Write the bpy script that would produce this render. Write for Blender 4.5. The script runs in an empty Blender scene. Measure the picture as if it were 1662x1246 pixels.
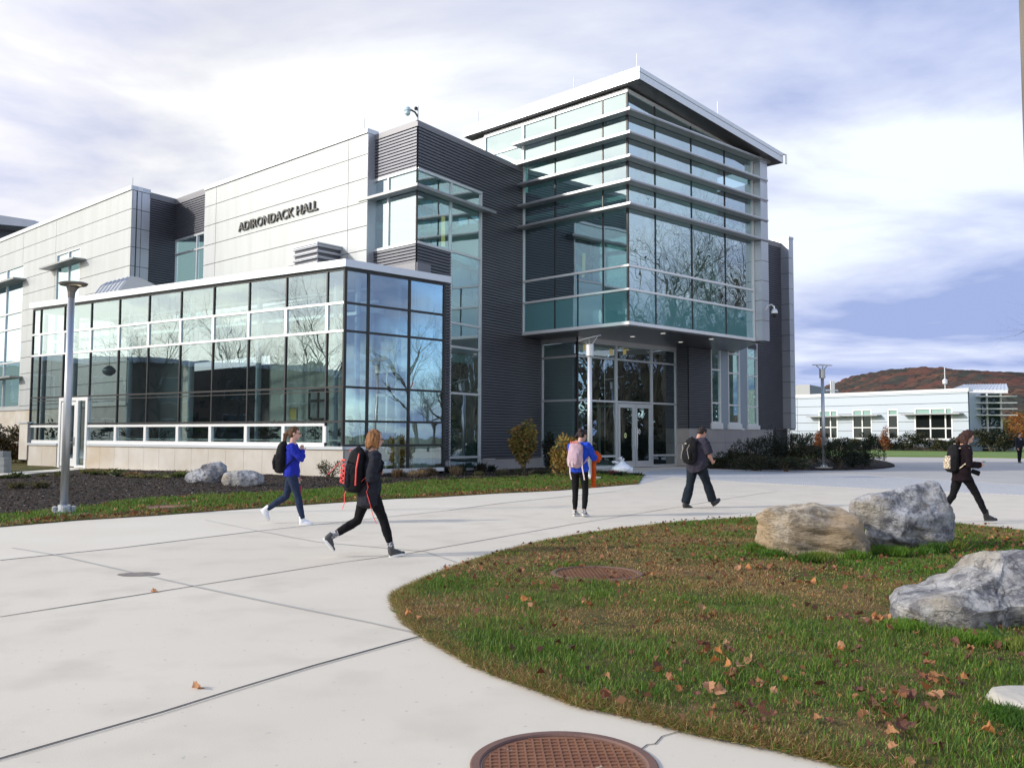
import bpy, bmesh, math, random
import numpy as np
from mathutils import Vector, Matrix, noise as mnoise
PI = math.pi
SC = bpy.context.scene
COL = SC.collection
# ------------------------------------------------------------------ camera
F_ = 1400.0; CAM_H = 1.5
PITCH = math.atan((708 - 623) / F_); ROLL = math.radians(0.2)
cp, sp = math.cos(PITCH), math.sin(PITCH); cr, sr = math.cos(ROLL), math.sin(ROLL)
FW = np.array([0, cp, sp]); UP = np.array([0, -sp, cp]); RT = np.array([1., 0, 0])
R2 = cr * RT + sr * UP; U2 = -sr * RT + cr * UP
ORG = np.array([0, 0, CAM_H])
cam = bpy.data.cameras.new('camera'); cam_o = bpy.data.objects.new('camera', cam); COL.objects.link(cam_o)
cam.sensor_fit = 'HORIZONTAL'; cam.sensor_width = 36.0; cam.lens = F_ / 1662 * 36.0
cam.clip_start = 0.1; cam.clip_end = 9000
m = Matrix.Identity(4)
for i in range(3):
    m[i][0] = R2[i]; m[i][1] = U2[i]; m[i][2] = -FW[i]; m[i][3] = ORG[i]
cam_o.matrix_world = m
SC.camera = cam_o
# ------------------------------------------------------------------ world
SUN_AZ = math.radians(-104)   # clockwise from +Y
SUN_EL = math.radians(24)
w = bpy.data.worlds.new('World'); SC.world = w; w.use_nodes = True
nt = w.node_tree; N = nt.nodes; LK = nt.links
for n in list(N): N.remove(n)
def nn(tree, t, **kw):
    n = tree.nodes.new(t)
    for k, v in kw.items():
        if k.startswith('i_'):
            n.inputs[k[2:].replace('_', ' ')].default_value = v
        else: setattr(n, k, v)
    return n
out = nn(nt, 'ShaderNodeOutputWorld')
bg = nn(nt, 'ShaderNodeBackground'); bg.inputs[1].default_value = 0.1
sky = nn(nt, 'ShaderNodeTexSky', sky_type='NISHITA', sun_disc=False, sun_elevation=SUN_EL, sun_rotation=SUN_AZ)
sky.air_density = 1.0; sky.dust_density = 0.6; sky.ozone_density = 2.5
tc = nn(nt, 'ShaderNodeTexCoord')
sep = nn(nt, 'ShaderNodeSeparateXYZ'); LK.new(tc.outputs['Generated'], sep.inputs[0])
def mth(tree, op, a, b=None, c=None):
    n = tree.nodes.new('ShaderNodeMath'); n.operation = op
    for i, x in enumerate((a, b, c)):
        if x is None: continue
        if isinstance(x, (int, float)): n.inputs[i].default_value = x
        else: tree.links.new(x, n.inputs[i])
    return n.outputs[0]
zz = mth(nt, 'ADD', mth(nt, 'MAXIMUM', sep.outputs[2], 0.0), 0.13)
px = mth(nt, 'DIVIDE', sep.outputs[0], zz); py = mth(nt, 'DIVIDE', sep.outputs[1], zz)
cmb = nn(nt, 'ShaderNodeCombineXYZ'); LK.new(px, cmb.inputs[0]); LK.new(py, cmb.inputs[1])
mp = nn(nt, 'ShaderNodeMapping'); LK.new(cmb.outputs[0], mp.inputs[0])
mp.inputs['Rotation'].default_value = (0, 0, math.radians(-28)); mp.inputs['Scale'].default_value = (0.85, 1.2, 1)
mp.inputs['Location'].default_value = (3.7, 1.9, 0)
n1 = nn(nt, 'ShaderNodeTexNoise'); n1.inputs['Scale'].default_value = 0.8; n1.inputs['Detail'].default_value = 7; n1.inputs['Roughness'].default_value = 0.54; n1.inputs['Distortion'].default_value = 0.35
LK.new(mp.outputs[0], n1.inputs['Vector'])
n2 = nn(nt, 'ShaderNodeTexNoise'); n2.inputs['Scale'].default_value = 0.42; n2.inputs['Detail'].default_value = 5
mp2 = nn(nt, 'ShaderNodeMapping'); mp2.inputs['Location'].default_value = (9.3, -4.2, 2); mp2.inputs['Scale'].default_value = (0.6, 1.3, 1); mp2.inputs['Rotation'].default_value = (0, 0, math.radians(-20))
LK.new(cmb.outputs[0], mp2.inputs[0]); LK.new(mp2.outputs[0], n2.inputs['Vector'])
# towards +X there is more blue and grey, towards the sun the cloud is thin and bright
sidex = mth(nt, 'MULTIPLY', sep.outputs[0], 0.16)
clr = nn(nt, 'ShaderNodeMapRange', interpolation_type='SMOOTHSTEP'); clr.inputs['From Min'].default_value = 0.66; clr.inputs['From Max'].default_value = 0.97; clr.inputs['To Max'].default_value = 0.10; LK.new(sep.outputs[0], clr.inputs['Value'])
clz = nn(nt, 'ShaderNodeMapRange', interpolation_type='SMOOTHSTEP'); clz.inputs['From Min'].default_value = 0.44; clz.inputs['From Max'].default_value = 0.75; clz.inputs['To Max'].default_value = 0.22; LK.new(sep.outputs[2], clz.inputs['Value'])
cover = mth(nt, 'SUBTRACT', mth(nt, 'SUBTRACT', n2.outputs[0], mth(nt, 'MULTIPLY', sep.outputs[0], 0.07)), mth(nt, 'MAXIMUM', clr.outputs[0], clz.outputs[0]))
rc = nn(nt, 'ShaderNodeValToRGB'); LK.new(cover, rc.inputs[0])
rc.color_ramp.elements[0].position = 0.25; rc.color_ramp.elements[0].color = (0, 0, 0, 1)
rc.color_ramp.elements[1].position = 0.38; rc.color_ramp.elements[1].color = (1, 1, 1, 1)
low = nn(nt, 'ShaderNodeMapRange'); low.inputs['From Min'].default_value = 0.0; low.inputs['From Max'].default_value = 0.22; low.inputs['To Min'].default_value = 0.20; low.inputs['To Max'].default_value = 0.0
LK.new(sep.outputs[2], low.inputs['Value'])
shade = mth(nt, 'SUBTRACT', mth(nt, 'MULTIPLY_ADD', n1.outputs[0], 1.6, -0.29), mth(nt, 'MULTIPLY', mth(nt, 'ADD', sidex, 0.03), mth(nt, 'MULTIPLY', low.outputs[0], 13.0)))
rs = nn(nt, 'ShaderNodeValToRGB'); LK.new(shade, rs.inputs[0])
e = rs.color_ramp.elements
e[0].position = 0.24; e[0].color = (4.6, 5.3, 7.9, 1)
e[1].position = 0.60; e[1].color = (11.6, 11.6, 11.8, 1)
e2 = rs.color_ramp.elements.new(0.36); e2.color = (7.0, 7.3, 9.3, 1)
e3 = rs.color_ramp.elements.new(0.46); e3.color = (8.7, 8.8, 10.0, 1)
# thin cloud is brighter on the sun's side
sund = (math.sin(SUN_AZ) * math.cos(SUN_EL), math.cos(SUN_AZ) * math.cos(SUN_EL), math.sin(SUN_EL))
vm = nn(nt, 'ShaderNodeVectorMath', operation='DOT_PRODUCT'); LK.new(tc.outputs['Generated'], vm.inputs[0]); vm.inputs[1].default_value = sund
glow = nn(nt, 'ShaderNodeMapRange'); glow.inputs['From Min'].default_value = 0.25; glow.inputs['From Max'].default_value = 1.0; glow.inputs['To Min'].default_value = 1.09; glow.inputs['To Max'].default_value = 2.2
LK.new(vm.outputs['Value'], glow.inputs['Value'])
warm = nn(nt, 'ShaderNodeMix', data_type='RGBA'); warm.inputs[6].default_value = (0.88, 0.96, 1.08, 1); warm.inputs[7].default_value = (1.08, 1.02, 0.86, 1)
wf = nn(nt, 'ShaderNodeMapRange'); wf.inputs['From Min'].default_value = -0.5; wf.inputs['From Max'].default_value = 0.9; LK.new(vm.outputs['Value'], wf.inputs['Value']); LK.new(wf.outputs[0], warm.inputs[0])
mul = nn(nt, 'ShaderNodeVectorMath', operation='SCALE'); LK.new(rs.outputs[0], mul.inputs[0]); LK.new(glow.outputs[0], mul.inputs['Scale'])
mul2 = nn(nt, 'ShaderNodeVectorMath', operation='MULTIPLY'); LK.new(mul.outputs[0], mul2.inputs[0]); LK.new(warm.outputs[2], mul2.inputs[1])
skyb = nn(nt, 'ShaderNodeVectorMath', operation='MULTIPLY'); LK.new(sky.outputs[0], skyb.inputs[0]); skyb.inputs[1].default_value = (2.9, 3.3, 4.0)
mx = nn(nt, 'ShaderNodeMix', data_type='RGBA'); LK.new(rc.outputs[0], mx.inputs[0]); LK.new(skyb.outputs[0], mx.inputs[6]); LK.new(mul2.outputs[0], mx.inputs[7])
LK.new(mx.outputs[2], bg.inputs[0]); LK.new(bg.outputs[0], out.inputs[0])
# ------------------------------------------------------------------ sun
sl = bpy.data.lights.new('sun', 'SUN'); sl.energy = 4.0; sl.angle = math.radians(3); sl.color = (1.0, 0.94, 0.85)
so = bpy.data.objects.new('sun', sl); COL.objects.link(so)
so.rotation_euler = Vector(sund).to_track_quat('Z', 'Y').to_euler(); so.location = (-40, -10, 40)
SC.view_settings.view_transform = 'Standard'; SC.view_settings.look = 'None'; SC.view_settings.exposure = -0.22; SC.view_settings.gamma = 1.0
SC.cycles.max_bounces = 8; SC.cycles.transparent_max_bounces = 10
try: SC.cycles.use_denoising = True
except Exception: pass
# ------------------------------------------------------------------ picture <-> place helpers
def ray(u, v): return FW * F_ + R2 * (u - 831) + U2 * (623 - v)
def PZ(u, v, z=0.0):
    d = ray(u, v); return ORG + d * ((z - CAM_H) / d[2])
def PD(u, v, y):
    d = ray(u, v); return ORG + d * (y / d[1])
def pix(X):
    X = np.array(X, float) - ORG; return 831 + F_ * (X @ R2) / (X @ FW), 623 - F_ * (X @ U2) / (X @ FW)
class Wall:
    """vertical plane through plan point A running along azimuth az; n points at the camera side"""
    def __init__(s, A, az, flip=False):
        s.A = np.array(A[:2], float); a = math.radians(az); s.az = az
        s.e = np.array([math.sin(a), math.cos(a)]); n = np.array([s.e[1], -s.e[0]])
        if n @ (-s.A) < 0: n = -n
        s.n = n
    def P(s, t, z, o=0.0):
        q = s.A + s.e * t + s.n * o; return (q[0], q[1], z)
    def sz(s, u, v, o=0.0):
        A = s.A + s.n * o; d = ray(u, v); n = s.n
        t = (A @ n) / (d[:2] @ n); X = ORG + d * t
        return float((X[:2] - A) @ s.e), float(X[2])
    def s_(s, u, v, o=0.0): return s.sz(u, v, o)[0]
    def z_(s, u, v, o=0.0): return s.sz(u, v, o)[1]
    def at(s, u, v, o=0.0):
        t, z = s.sz(u, v, o); return s.P(t, z, o)
# ------------------------------------------------------------------ object helpers
def tag(o, label=None, cat=None, group=None, kind=None):
    if label: o['label'] = label
    if cat: o['category'] = cat
    if group: o['group'] = group
    if kind: o['kind'] = kind
    return o
def empty(name, loc, rz=0.0, label=None, cat=None, group=None):
    o = bpy.data.objects.new(name, None); COL.objects.link(o); o.location = loc; o.rotation_euler = (0, 0, rz)
    o.empty_display_size = 0.3
    return tag(o, label, cat, group)
class MB:
    def __init__(s): s.v = []; s.f = []; s.m = []
    def add(s, vs, fs, mi=0):
        b = len(s.v); s.v.extend([tuple(map(float, p)) for p in vs]); s.f.extend([tuple(i + b for i in f) for f in fs]); s.m.extend([mi] * len(fs)); return s
    def hexa(s, p, mi=0):   # p: 8 points bottom ring then top ring
        return s.add(p, [(0, 3, 2, 1), (4, 5, 6, 7), (0, 1, 5, 4), (1, 2, 6, 5), (2, 3, 7, 6), (3, 0, 4, 7)], mi)
    def box(s, x0, x1, y0, y1, z0, z1, mi=0):
        return s.hexa([(x0, y0, z0), (x1, y0, z0), (x1, y1, z0), (x0, y1, z0), (x0, y0, z1), (x1, y0, z1), (x1, y1, z1), (x0, y1, z1)], mi)
    def wbox(s, W, s0, s1, z0, z1, o0, o1, mi=0):
        return s.hexa([W.P(s0, z0, o0), W.P(s1, z0, o0), W.P(s1, z0, o1), W.P(s0, z0, o1), W.P(s0, z1, o0), W.P(s1, z1, o0), W.P(s1, z1, o1), W.P(s0, z1, o1)], mi)
    def prism(s, poly, z0, z1, mi=0, cap=True):
        n = len(poly); vs = [(p[0], p[1], z0) for p in poly] + [(p[0], p[1], z1) for p in poly]
        fs = [(i, (i + 1) % n, n + (i + 1) % n, n + i) for i in range(n)]
        if cap: fs += [tuple(range(n))[::-1], tuple(range(n, 2 * n))]
        return s.add(vs, fs, mi)
    def tube(s, pts, rad, n=8, mi=0, cap=True):
        pts = [Vector(p) for p in pts]; k = len(pts)
        if isinstance(rad, (int, float)): rad = [rad] * k
        vs = []; prev = None
        for i, p in enumerate(pts):
            t = (pts[min(i + 1, k - 1)] - pts[max(i - 1, 0)])
            t = t.normalized() if t.length > 1e-9 else Vector((0, 0, 1))
            if prev is None: a = t.orthogonal().normalized()
            else:
                a = prev - t * prev.dot(t); a = a.normalized() if a.length > 1e-6 else t.orthogonal().normalized()
            prev = a; b = t.cross(a)
            for j in range(n):
                th = 2 * PI * j / n; q = p + (a * math.cos(th) + b * math.sin(th)) * rad[i]; vs.append(q[:])
        fs = [(i * n + j, i * n + (j + 1) % n, (i + 1) * n + (j + 1) % n, (i + 1) * n + j) for i in range(k - 1) for j in range(n)]
        if cap: fs += [tuple(range(n))[::-1], tuple(range((k - 1) * n, k * n))]
        return s.add(vs, fs, mi)
    def lathe(s, prof, c=(0, 0, 0), n=24, mi=0):
        vs = []; k = len(prof)
        for r, z in prof:
            for j in range(n):
                th = 2 * PI * j / n; vs.append((c[0] + r * math.cos(th), c[1] + r * math.sin(th), c[2] + z))
        fs = [(i * n + j, i * n + (j + 1) % n, (i + 1) * n + (j + 1) % n, (i + 1) * n + j) for i in range(k - 1) for j in range(n)]
        fs += [tuple(range(n))[::-1], tuple(range((k - 1) * n, k * n))]
        return s.add(vs, fs, mi)
    def build(s, name, mats, parent=None, smooth=False, origin=None, bevel=0, label=None, world=True):
        me = bpy.data.meshes.new(name)
        if origin is None: origin = (0, 0, 0)
        vs = s.v
        o = bpy.data.objects.new(name, me); COL.objects.link(o)
        if parent is not None:
            o.parent = parent
            if world:   # vertices were given in world space: bring them into the parent's frame
                pm = pmat(parent).inverted(); vs = [tuple(pm @ Vector(p)) for p in vs]
        elif any(origin):
            vs = [(p[0] - origin[0], p[1] - origin[1], p[2] - origin[2]) for p in vs]; o.location = origin
        me.from_pydata(vs, [], s.f); me.update()
        if not isinstance(mats, (list, tuple)): mats = [mats]
        for mt in mats: me.materials.append(mt)
        if len(mats) > 1: me.polygons.foreach_set('material_index', s.m)
        if smooth: me.polygons.foreach_set('use_smooth', [True] * len(me.polygons))
        bm = bmesh.new(); bm.from_mesh(me); bmesh.ops.recalc_face_normals(bm, faces=bm.faces)
        bm.to_mesh(me); bm.free()
        if bevel:
            b = o.modifiers.new('bevel', 'BEVEL'); b.width = bevel; b.segments = 2; b.limit_method = 'ANGLE'
        if label: o['label'] = label
        return o
def pmat(o):
    m = Matrix.Translation(o.location) @ o.rotation_euler.to_matrix().to_4x4()
    return pmat(o.parent) @ m if o.parent else m
def np_mesh(name, verts, faces, mats, parent=None, matidx=None, col=None, smooth=False, origin=None):
    """verts (n,3), faces (m,k) numpy"""
    me = bpy.data.meshes.new(name); verts = np.asarray(verts, np.float32); faces = np.asarray(faces, np.int32)
    o = bpy.data.objects.new(name, me); COL.objects.link(o)
    if parent is not None:
        o.parent = parent; pm = np.array(pmat(parent).inverted()); verts = verts @ pm[:3, :3].T.astype(np.float32) + pm[:3, 3].astype(np.float32)
    elif origin is not None:
        verts = verts - np.array(origin, np.float32); o.location = origin
    k = faces.shape[1]
    me.vertices.add(len(verts)); me.vertices.foreach_set('co', verts.ravel())
    me.loops.add(faces.size); me.loops.foreach_set('vertex_index', faces.ravel())
    me.polygons.add(len(faces)); me.polygons.foreach_set('loop_start', np.arange(0, faces.size, k, dtype=np.int32)); me.polygons.foreach_set('loop_total', np.full(len(faces), k, np.int32))
    if not isinstance(mats, (list, tuple)): mats = [mats]
    for mt in mats: me.materials.append(mt)
    if matidx is not None: me.polygons.foreach_set('material_index', np.asarray(matidx, np.int32))
    if smooth: me.polygons.foreach_set('use_smooth', np.ones(len(faces), bool))
    me.update(calc_edges=True)
    if col is not None:
        ca = me.color_attributes.new('tint', 'FLOAT_COLOR', 'POINT'); c4 = np.ones((len(verts), 4), np.float32); c4[:, :3] = col; ca.data.foreach_set('color', c4.ravel())
    return o
# ------------------------------------------------------------------ materials
MATS = {}
def mat(name, c, rough=0.6, metal=0.0, c2=None, scale=3.0, detail=4, bump=0.0, bscale=30.0, spec=0.5, stretch=(1, 1, 1), lo=0.35, hi=0.65, attr=False, emit=None, estr=1.0, speck=None, c3=None, scale3=0.5, trans=None):
    if name in MATS: return MATS[name]
    mt = bpy.data.materials.new(name); mt.use_nodes = True; t = mt.node_tree; b = t.nodes['Principled BSDF']; L = t.links
    b.inputs['Roughness'].default_value = rough; b.inputs['Metallic'].default_value = metal; b.inputs['Specular IOR Level'].default_value = spec
    c = (*c, 1); b.inputs['Base Color'].default_value = c
    tcn = nn(t, 'ShaderNodeTexCoord'); mpn = nn(t, 'ShaderNodeMapping'); L.new(tcn.outputs['Object'], mpn.inputs[0]); mpn.inputs['Scale'].default_value = stretch
    last = None
    if attr:
        an = nn(t, 'ShaderNodeAttribute', attribute_name='tint'); last = an.outputs['Color']
    if c2 is not None:
        no = nn(t, 'ShaderNodeTexNoise'); no.inputs['Scale'].default_value = scale; no.inputs['Detail'].default_value = detail; L.new(mpn.outputs[0], no.inputs['Vector'])
        mr = nn(t, 'ShaderNodeMapRange'); mr.inputs['From Min'].default_value = lo; mr.inputs['From Max'].default_value = hi; L.new(no.outputs[0], mr.inputs['Value'])
        mi = nn(t, 'ShaderNodeMix', data_type='RGBA'); L.new(mr.outputs[0], mi.inputs[0]); mi.inputs[6].default_value = c; mi.inputs[7].default_value = (*c2, 1)
        if last is not None:
            mu = nn(t, 'ShaderNodeMix', data_type='RGBA', blend_type='MULTIPLY'); mu.inputs[0].default_value = 1; L.new(last, mu.inputs[6]); L.new(mi.outputs[2], mu.inputs[7]); last = mu.outputs[2]
        else: last = mi.outputs[2]
    if c3 is not None:
        no = nn(t, 'ShaderNodeTexNoise'); no.inputs['Scale'].default_value = scale3; no.inputs['Detail'].default_value = 6; L.new(tcn.outputs['Object'], no.inputs['Vector'])
        mr = nn(t, 'ShaderNodeMapRange'); mr.inputs['From Min'].default_value = 0.5; mr.inputs['From Max'].default_value = 0.7; L.new(no.outputs[0], mr.inputs['Value'])
        mi = nn(t, 'ShaderNodeMix', data_type='RGBA'); L.new(mr.outputs[0], mi.inputs[0]); L.new(last, mi.inputs[6]); mi.inputs[7].default_value = (*c3, 1); last = mi.outputs[2]
    if speck is not None:   # (color, scale, threshold)
        vo = nn(t, 'ShaderNodeTexNoise'); vo.inputs['Scale'].default_value = speck[1]; vo.inputs['Detail'].default_value = 2; L.new(tcn.outputs['Object'], vo.inputs['Vector'])
        mr = nn(t, 'ShaderNodeMapRange'); mr.inputs['From Min'].default_value = speck[2]; mr.inputs['From Max'].default_value = speck[2] + 0.05; L.new(vo.outputs[0], mr.inputs['Value'])
        mi = nn(t, 'ShaderNodeMix', data_type='RGBA'); L.new(mr.outputs[0], mi.inputs[0])
        if last is not None: L.new(last, mi.inputs[6])
        else: mi.inputs[6].default_value = c
        mi.inputs[7].default_value = (*speck[0], 1); last = mi.outputs[2]
    if last is not None: L.new(last, b.inputs['Base Color'])
    if bump:
        no = nn(t, 'ShaderNodeTexNoise'); no.inputs['Scale'].default_value = bscale; no.inputs['Detail'].default_value = 5; L.new(mpn.outputs[0], no.inputs['Vector'])
        bn = nn(t, 'ShaderNodeBump'); bn.inputs['Strength'].default_value = bump; bn.inputs['Distance'].default_value = 0.02; L.new(no.outputs[0], bn.inputs['Height']); L.new(bn.outputs[0], b.inputs['Normal'])
    if emit is not None:
        b.inputs['Emission Color'].default_value = (*emit, 1); b.inputs['Emission Strength'].default_value = estr
    if trans is not None:   # thin leaf: let some light through
        tr = nn(t, 'ShaderNodeBsdfTranslucent'); ms = nn(t, 'ShaderNodeMixShader'); ms.inputs[0].default_value = trans
        if last is not None: L.new(last, tr.inputs[0])
        else: tr.inputs[0].default_value = c
        L.new(b.outputs[0], ms.inputs[1]); L.new(tr.outputs[0], ms.inputs[2]); L.new(ms.outputs[0], t.nodes['Material Output'].inputs[0])
    MATS[name] = mt; return mt
def glass(name, tint, refl=0.3, rcol=(0.76, 0.93, 1.0), wob=0.004, rough=0.0, wsc=0.9):
    if name in MATS: return MATS[name]
    mt = bpy.data.materials.new(name); mt.use_nodes = True; t = mt.node_tree; L = t.links
    t.nodes.remove(t.nodes['Principled BSDF']); o = t.nodes['Material Output']
    gl = nn(t, 'ShaderNodeBsdfGlossy'); gl.inputs['Color'].default_value = (*rcol, 1); gl.inputs['Roughness'].default_value = rough
    tr = nn(t, 'ShaderNodeBsdfTransparent'); tr.inputs[0].default_value = (*tint, 1)
    lw = nn(t, 'ShaderNodeLayerWeight'); lw.inputs[0].default_value = 0.5
    p = mth(t, 'POWER', lw.outputs['Facing'], 3.0)
    fac = mth(t, 'ADD', mth(t, 'MULTIPLY', p, 1 - refl), refl)
    ms = nn(t, 'ShaderNodeMixShader'); L.new(fac, ms.inputs[0]); L.new(tr.outputs[0], ms.inputs[1]); L.new(gl.outputs[0], ms.inputs[2]); L.new(ms.outputs[0], o.inputs[0])
    g = nn(t, 'ShaderNodeTexCoord'); no = nn(t, 'ShaderNodeTexNoise'); no.inputs['Scale'].default_value = wsc; no.inputs['Detail'].default_value = 1.5; L.new(g.outputs['Object'], no.inputs['Vector'])
    bn = nn(t, 'ShaderNodeBump'); bn.inputs['Strength'].default_value = 1.0; bn.inputs['Distance'].default_value = wob; L.new(no.outputs[0], bn.inputs['Height']); L.new(bn.outputs[0], gl.inputs['Normal'])
    MATS[name] = mt; return mt
def opaque_glass(name, base, refl=0.3, wob=0.004):
    if name in MATS: return MATS[name]
    mt = bpy.data.materials.new(name); mt.use_nodes = True; t = mt.node_tree; L = t.links
    t.nodes.remove(t.nodes['Principled BSDF']); o = t.nodes['Material Output']
    gl = nn(t, 'ShaderNodeBsdfGlossy'); gl.inputs['Color'].default_value = (0.8, 0.93, 1.0, 1); gl.inputs['Roughness'].default_value = 0.0
    tr = nn(t, 'ShaderNodeBsdfDiffuse'); tr.inputs[0].default_value = (*base, 1)
    lw = nn(t, 'ShaderNodeLayerWeight'); lw.inputs[0].default_value = 0.5
    fac = mth(t, 'ADD', mth(t, 'MULTIPLY', mth(t, 'POWER', lw.outputs['Facing'], 3.0), 1 - refl), refl)
    ms = nn(t, 'ShaderNodeMixShader'); L.new(fac, ms.inputs[0]); L.new(tr.outputs[0], ms.inputs[1]); L.new(gl.outputs[0], ms.inputs[2]); L.new(ms.outputs[0], o.inputs[0])
    g = nn(t, 'ShaderNodeTexCoord'); no = nn(t, 'ShaderNodeTexNoise'); no.inputs['Scale'].default_value = 0.9; L.new(g.outputs['Object'], no.inputs['Vector'])
    bn = nn(t, 'ShaderNodeBump'); bn.inputs['Distance'].default_value = wob; L.new(no.outputs[0], bn.inputs['Height']); L.new(bn.outputs[0], gl.inputs['Normal'])
    MATS[name] = mt; return mt
M_panel = mat('white_panel', (0.46, 0.485, 0.49), 0.45, 0.2, c2=(0.425, 0.446, 0.448), scale=2.2, stretch=(1, 1, .12))
M_silver = mat('silver_panel', (0.52, 0.55, 0.60), 0.38, 0.55, c2=(0.46, 0.49, 0.54), scale=0.8)
M_dkjoint = mat('joint_dark', (0.05, 0.05, 0.055), 0.8)
M_siding = mat('dark_siding', (0.145, 0.15, 0.175), 0.42, 0.6, c2=(0.125, 0.13, 0.152), scale=0.7)
M_groove_shade = mat('groove_shade', (0.022, 0.023, 0.03), 0.7)  # near-black backing puts the shade between the ribs into the colour
M_coping_dk = mat('dark_coping', (0.20, 0.20, 0.22), 0.45, 0.3)
M_alu = mat('aluminium', (0.62, 0.64, 0.66), 0.35, 0.6)
M_aluw = mat('white_aluminium', (0.74, 0.75, 0.75), 0.4, 0.3)
M_blk = mat('black_mullion', (0.018, 0.018, 0.02), 0.4)
M_coping = mat('light_coping', (0.62, 0.65, 0.68), 0.35, 0.4)
M_soffit = mat('soffit_metal', (0.12, 0.12, 0.125), 0.3, 0.5, c2=(0.10, 0.10, 0.105), scale=0.5)
M_shade = mat('sunshade_metal', (0.30, 0.31, 0.32), 0.4, 0.5)
M_stone = mat('cast_stone', (0.50, 0.46, 0.40), 0.85, c2=(0.56, 0.53, 0.48), scale=1.2, c3=(0.44, 0.37, 0.28), scale3=0.5, bump=0.1, bscale=60)
M_stone2 = mat('grey_cast_stone', (0.34, 0.33, 0.32), 0.85, c2=(0.30, 0.29, 0.29), scale=1.0, bump=0.1, bscale=60)
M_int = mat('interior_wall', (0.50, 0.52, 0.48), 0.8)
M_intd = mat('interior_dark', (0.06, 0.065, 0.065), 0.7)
M_intf = mat('interior_floor', (0.16, 0.15, 0.14), 0.5)
M_intg = mat('interior_teal', (0.50, 0.66, 0.64), 0.7)
M_roofm = mat('roof_membrane', (0.4, 0.4, 0.4), 0.8)
M_letter = mat('letter_metal', (0.09, 0.09, 0.09), 0.4, 0.6)
G_tower = glass('tower_glass', (0.48, 0.76, 0.76), 0.52, wob=0.004)
G_cons = glass('conservatory_glass', (0.62, 0.76, 0.76), 0.37, wob=0.003)
G_entry = glass('entry_glass', (0.42, 0.50, 0.48), 0.34, wob=0.006)
G_span = opaque_glass('spandrel_glass', (0.09, 0.27, 0.28), 0.34)
# ------------------------------------------------------------------ ground
def poly_px(pts, z=0.0): return [tuple(PZ(u, v, z)[:2]) for u, v in pts]
def smooth_poly(p, it=2):
    for _ in range(it):
        q = []
        for i in range(len(p)):
            a, b = p[i], p[(i + 1) % len(p)]
            q.append((a[0] * .75 + b[0] * .25, a[1] * .75 + b[1] * .25)); q.append((a[0] * .25 + b[0] * .75, a[1] * .25 + b[1] * .75))
        p = q
    return p
def inpoly(x, y, poly):
    x = np.asarray(x); y = np.asarray(y); r = np.zeros(x.shape, bool); n = len(poly)
    for i in range(n):
        x0, y0 = poly[i]; x1, y1 = poly[(i + 1) % n]
        if y0 == y1: continue
        c = ((y0 > y) != (y1 > y)) & (x < (x1 - x0) * (y - y0) / (y1 - y0) + x0); r ^= c
    return r
def slab(name, poly, z0, z1, m_, skirt=0.0, label=None, kind='structure'):
    """a ground slab whose top is triangulated"""
    bm = bmesh.new(); vs = [bm.verts.new((p[0], p[1], z1)) for p in poly]
    f = bm.faces.new(vs)
    if f.normal.z < 0: f.normal_flip()
    ext = [bm.verts.new((p[0], p[1], z0)) for p in poly]; n = len(poly)
    for i in range(n): bm.faces.new((vs[i], vs[(i + 1) % n], ext[(i + 1) % n], ext[i]))
    bmesh.ops.triangulate(bm, faces=[f]); bmesh.ops.recalc_face_normals(bm, faces=bm.faces)
    me = bpy.data.meshes.new(name); bm.to_mesh(me); bm.free(); me.materials.append(m_)
    o = bpy.data.objects.new(name, me); COL.objects.link(o)
    tag(o, label, None, None, kind); return o
M_ground = mat('ground_grass', (0.07, 0.09, 0.03), 0.95, c2=(0.11, 0.10, 0.045), scale=0.3)
gm = MB(); gm.add([(-6000, -6000, -0.12), (6000, -6000, -0.12), (6000, 6000, -0.12), (-6000, 6000, -0.12)], [(0, 1, 2, 3)])
tag(gm.build('ground', M_ground), kind='structure')
M_conc = mat('concrete', (0.585, 0.53, 0.435), 0.85, c2=(0.625, 0.57, 0.47), scale=0.45, c3=(0.545, 0.49, 0.40), scale3=1.5, bump=0.14, bscale=140, speck=((0.44, 0.41, 0.365), 20, 0.69))
M_conc2 = mat('warm_concrete', (0.61, 0.555, 0.455), 0.85, c2=(0.65, 0.60, 0.50), scale=0.5, bump=0.12, bscale=90, speck=((0.36, 0.33, 0.30), 60, 0.70))
M_joint = mat('concrete_joint', (0.055, 0.06, 0.07), 0.9)
M_jsoft = mat('tooled_joint', (0.40, 0.385, 0.355), 0.9)
pv = MB(); pv.box(-70, 75, -14, 64, -0.2, 0.0, 0)
def strip(mb, pts, wd, z, mi, seg=None, wob=0.0):
    P = [PZ(u, v) for u, v in pts]
    Q = []
    for i in range(len(P) - 1):
        k = max(1, int(np.linalg.norm(P[i + 1] - P[i]) / 0.5))
        for j in range(k): Q.append(P[i] + (P[i + 1] - P[i]) * j / k)
    Q.append(P[-1]); rnd = random.Random(int(pts[0][0] * 7 + pts[0][1]))
    L_, R_ = [], []
    for i, q in enumerate(Q):
        t = Q[min(i + 1, len(Q) - 1)] - Q[max(i - 1, 0)]; t = t[:2] / max(1e-6, np.linalg.norm(t[:2])); n = np.array([-t[1], t[0]])
        c = q[:2] + n * rnd.uniform(-wob, wob); h = wd / 2 * rnd.uniform(0.7, 1.2)
        L_.append((*(c + n * h), z)); R_.append((*(c - n * h), z))
    k = len(Q); mb.add(L_ + R_, [(i, i + 1, k + i + 1, k + i) for i in range(k - 1)], mi)
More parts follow.
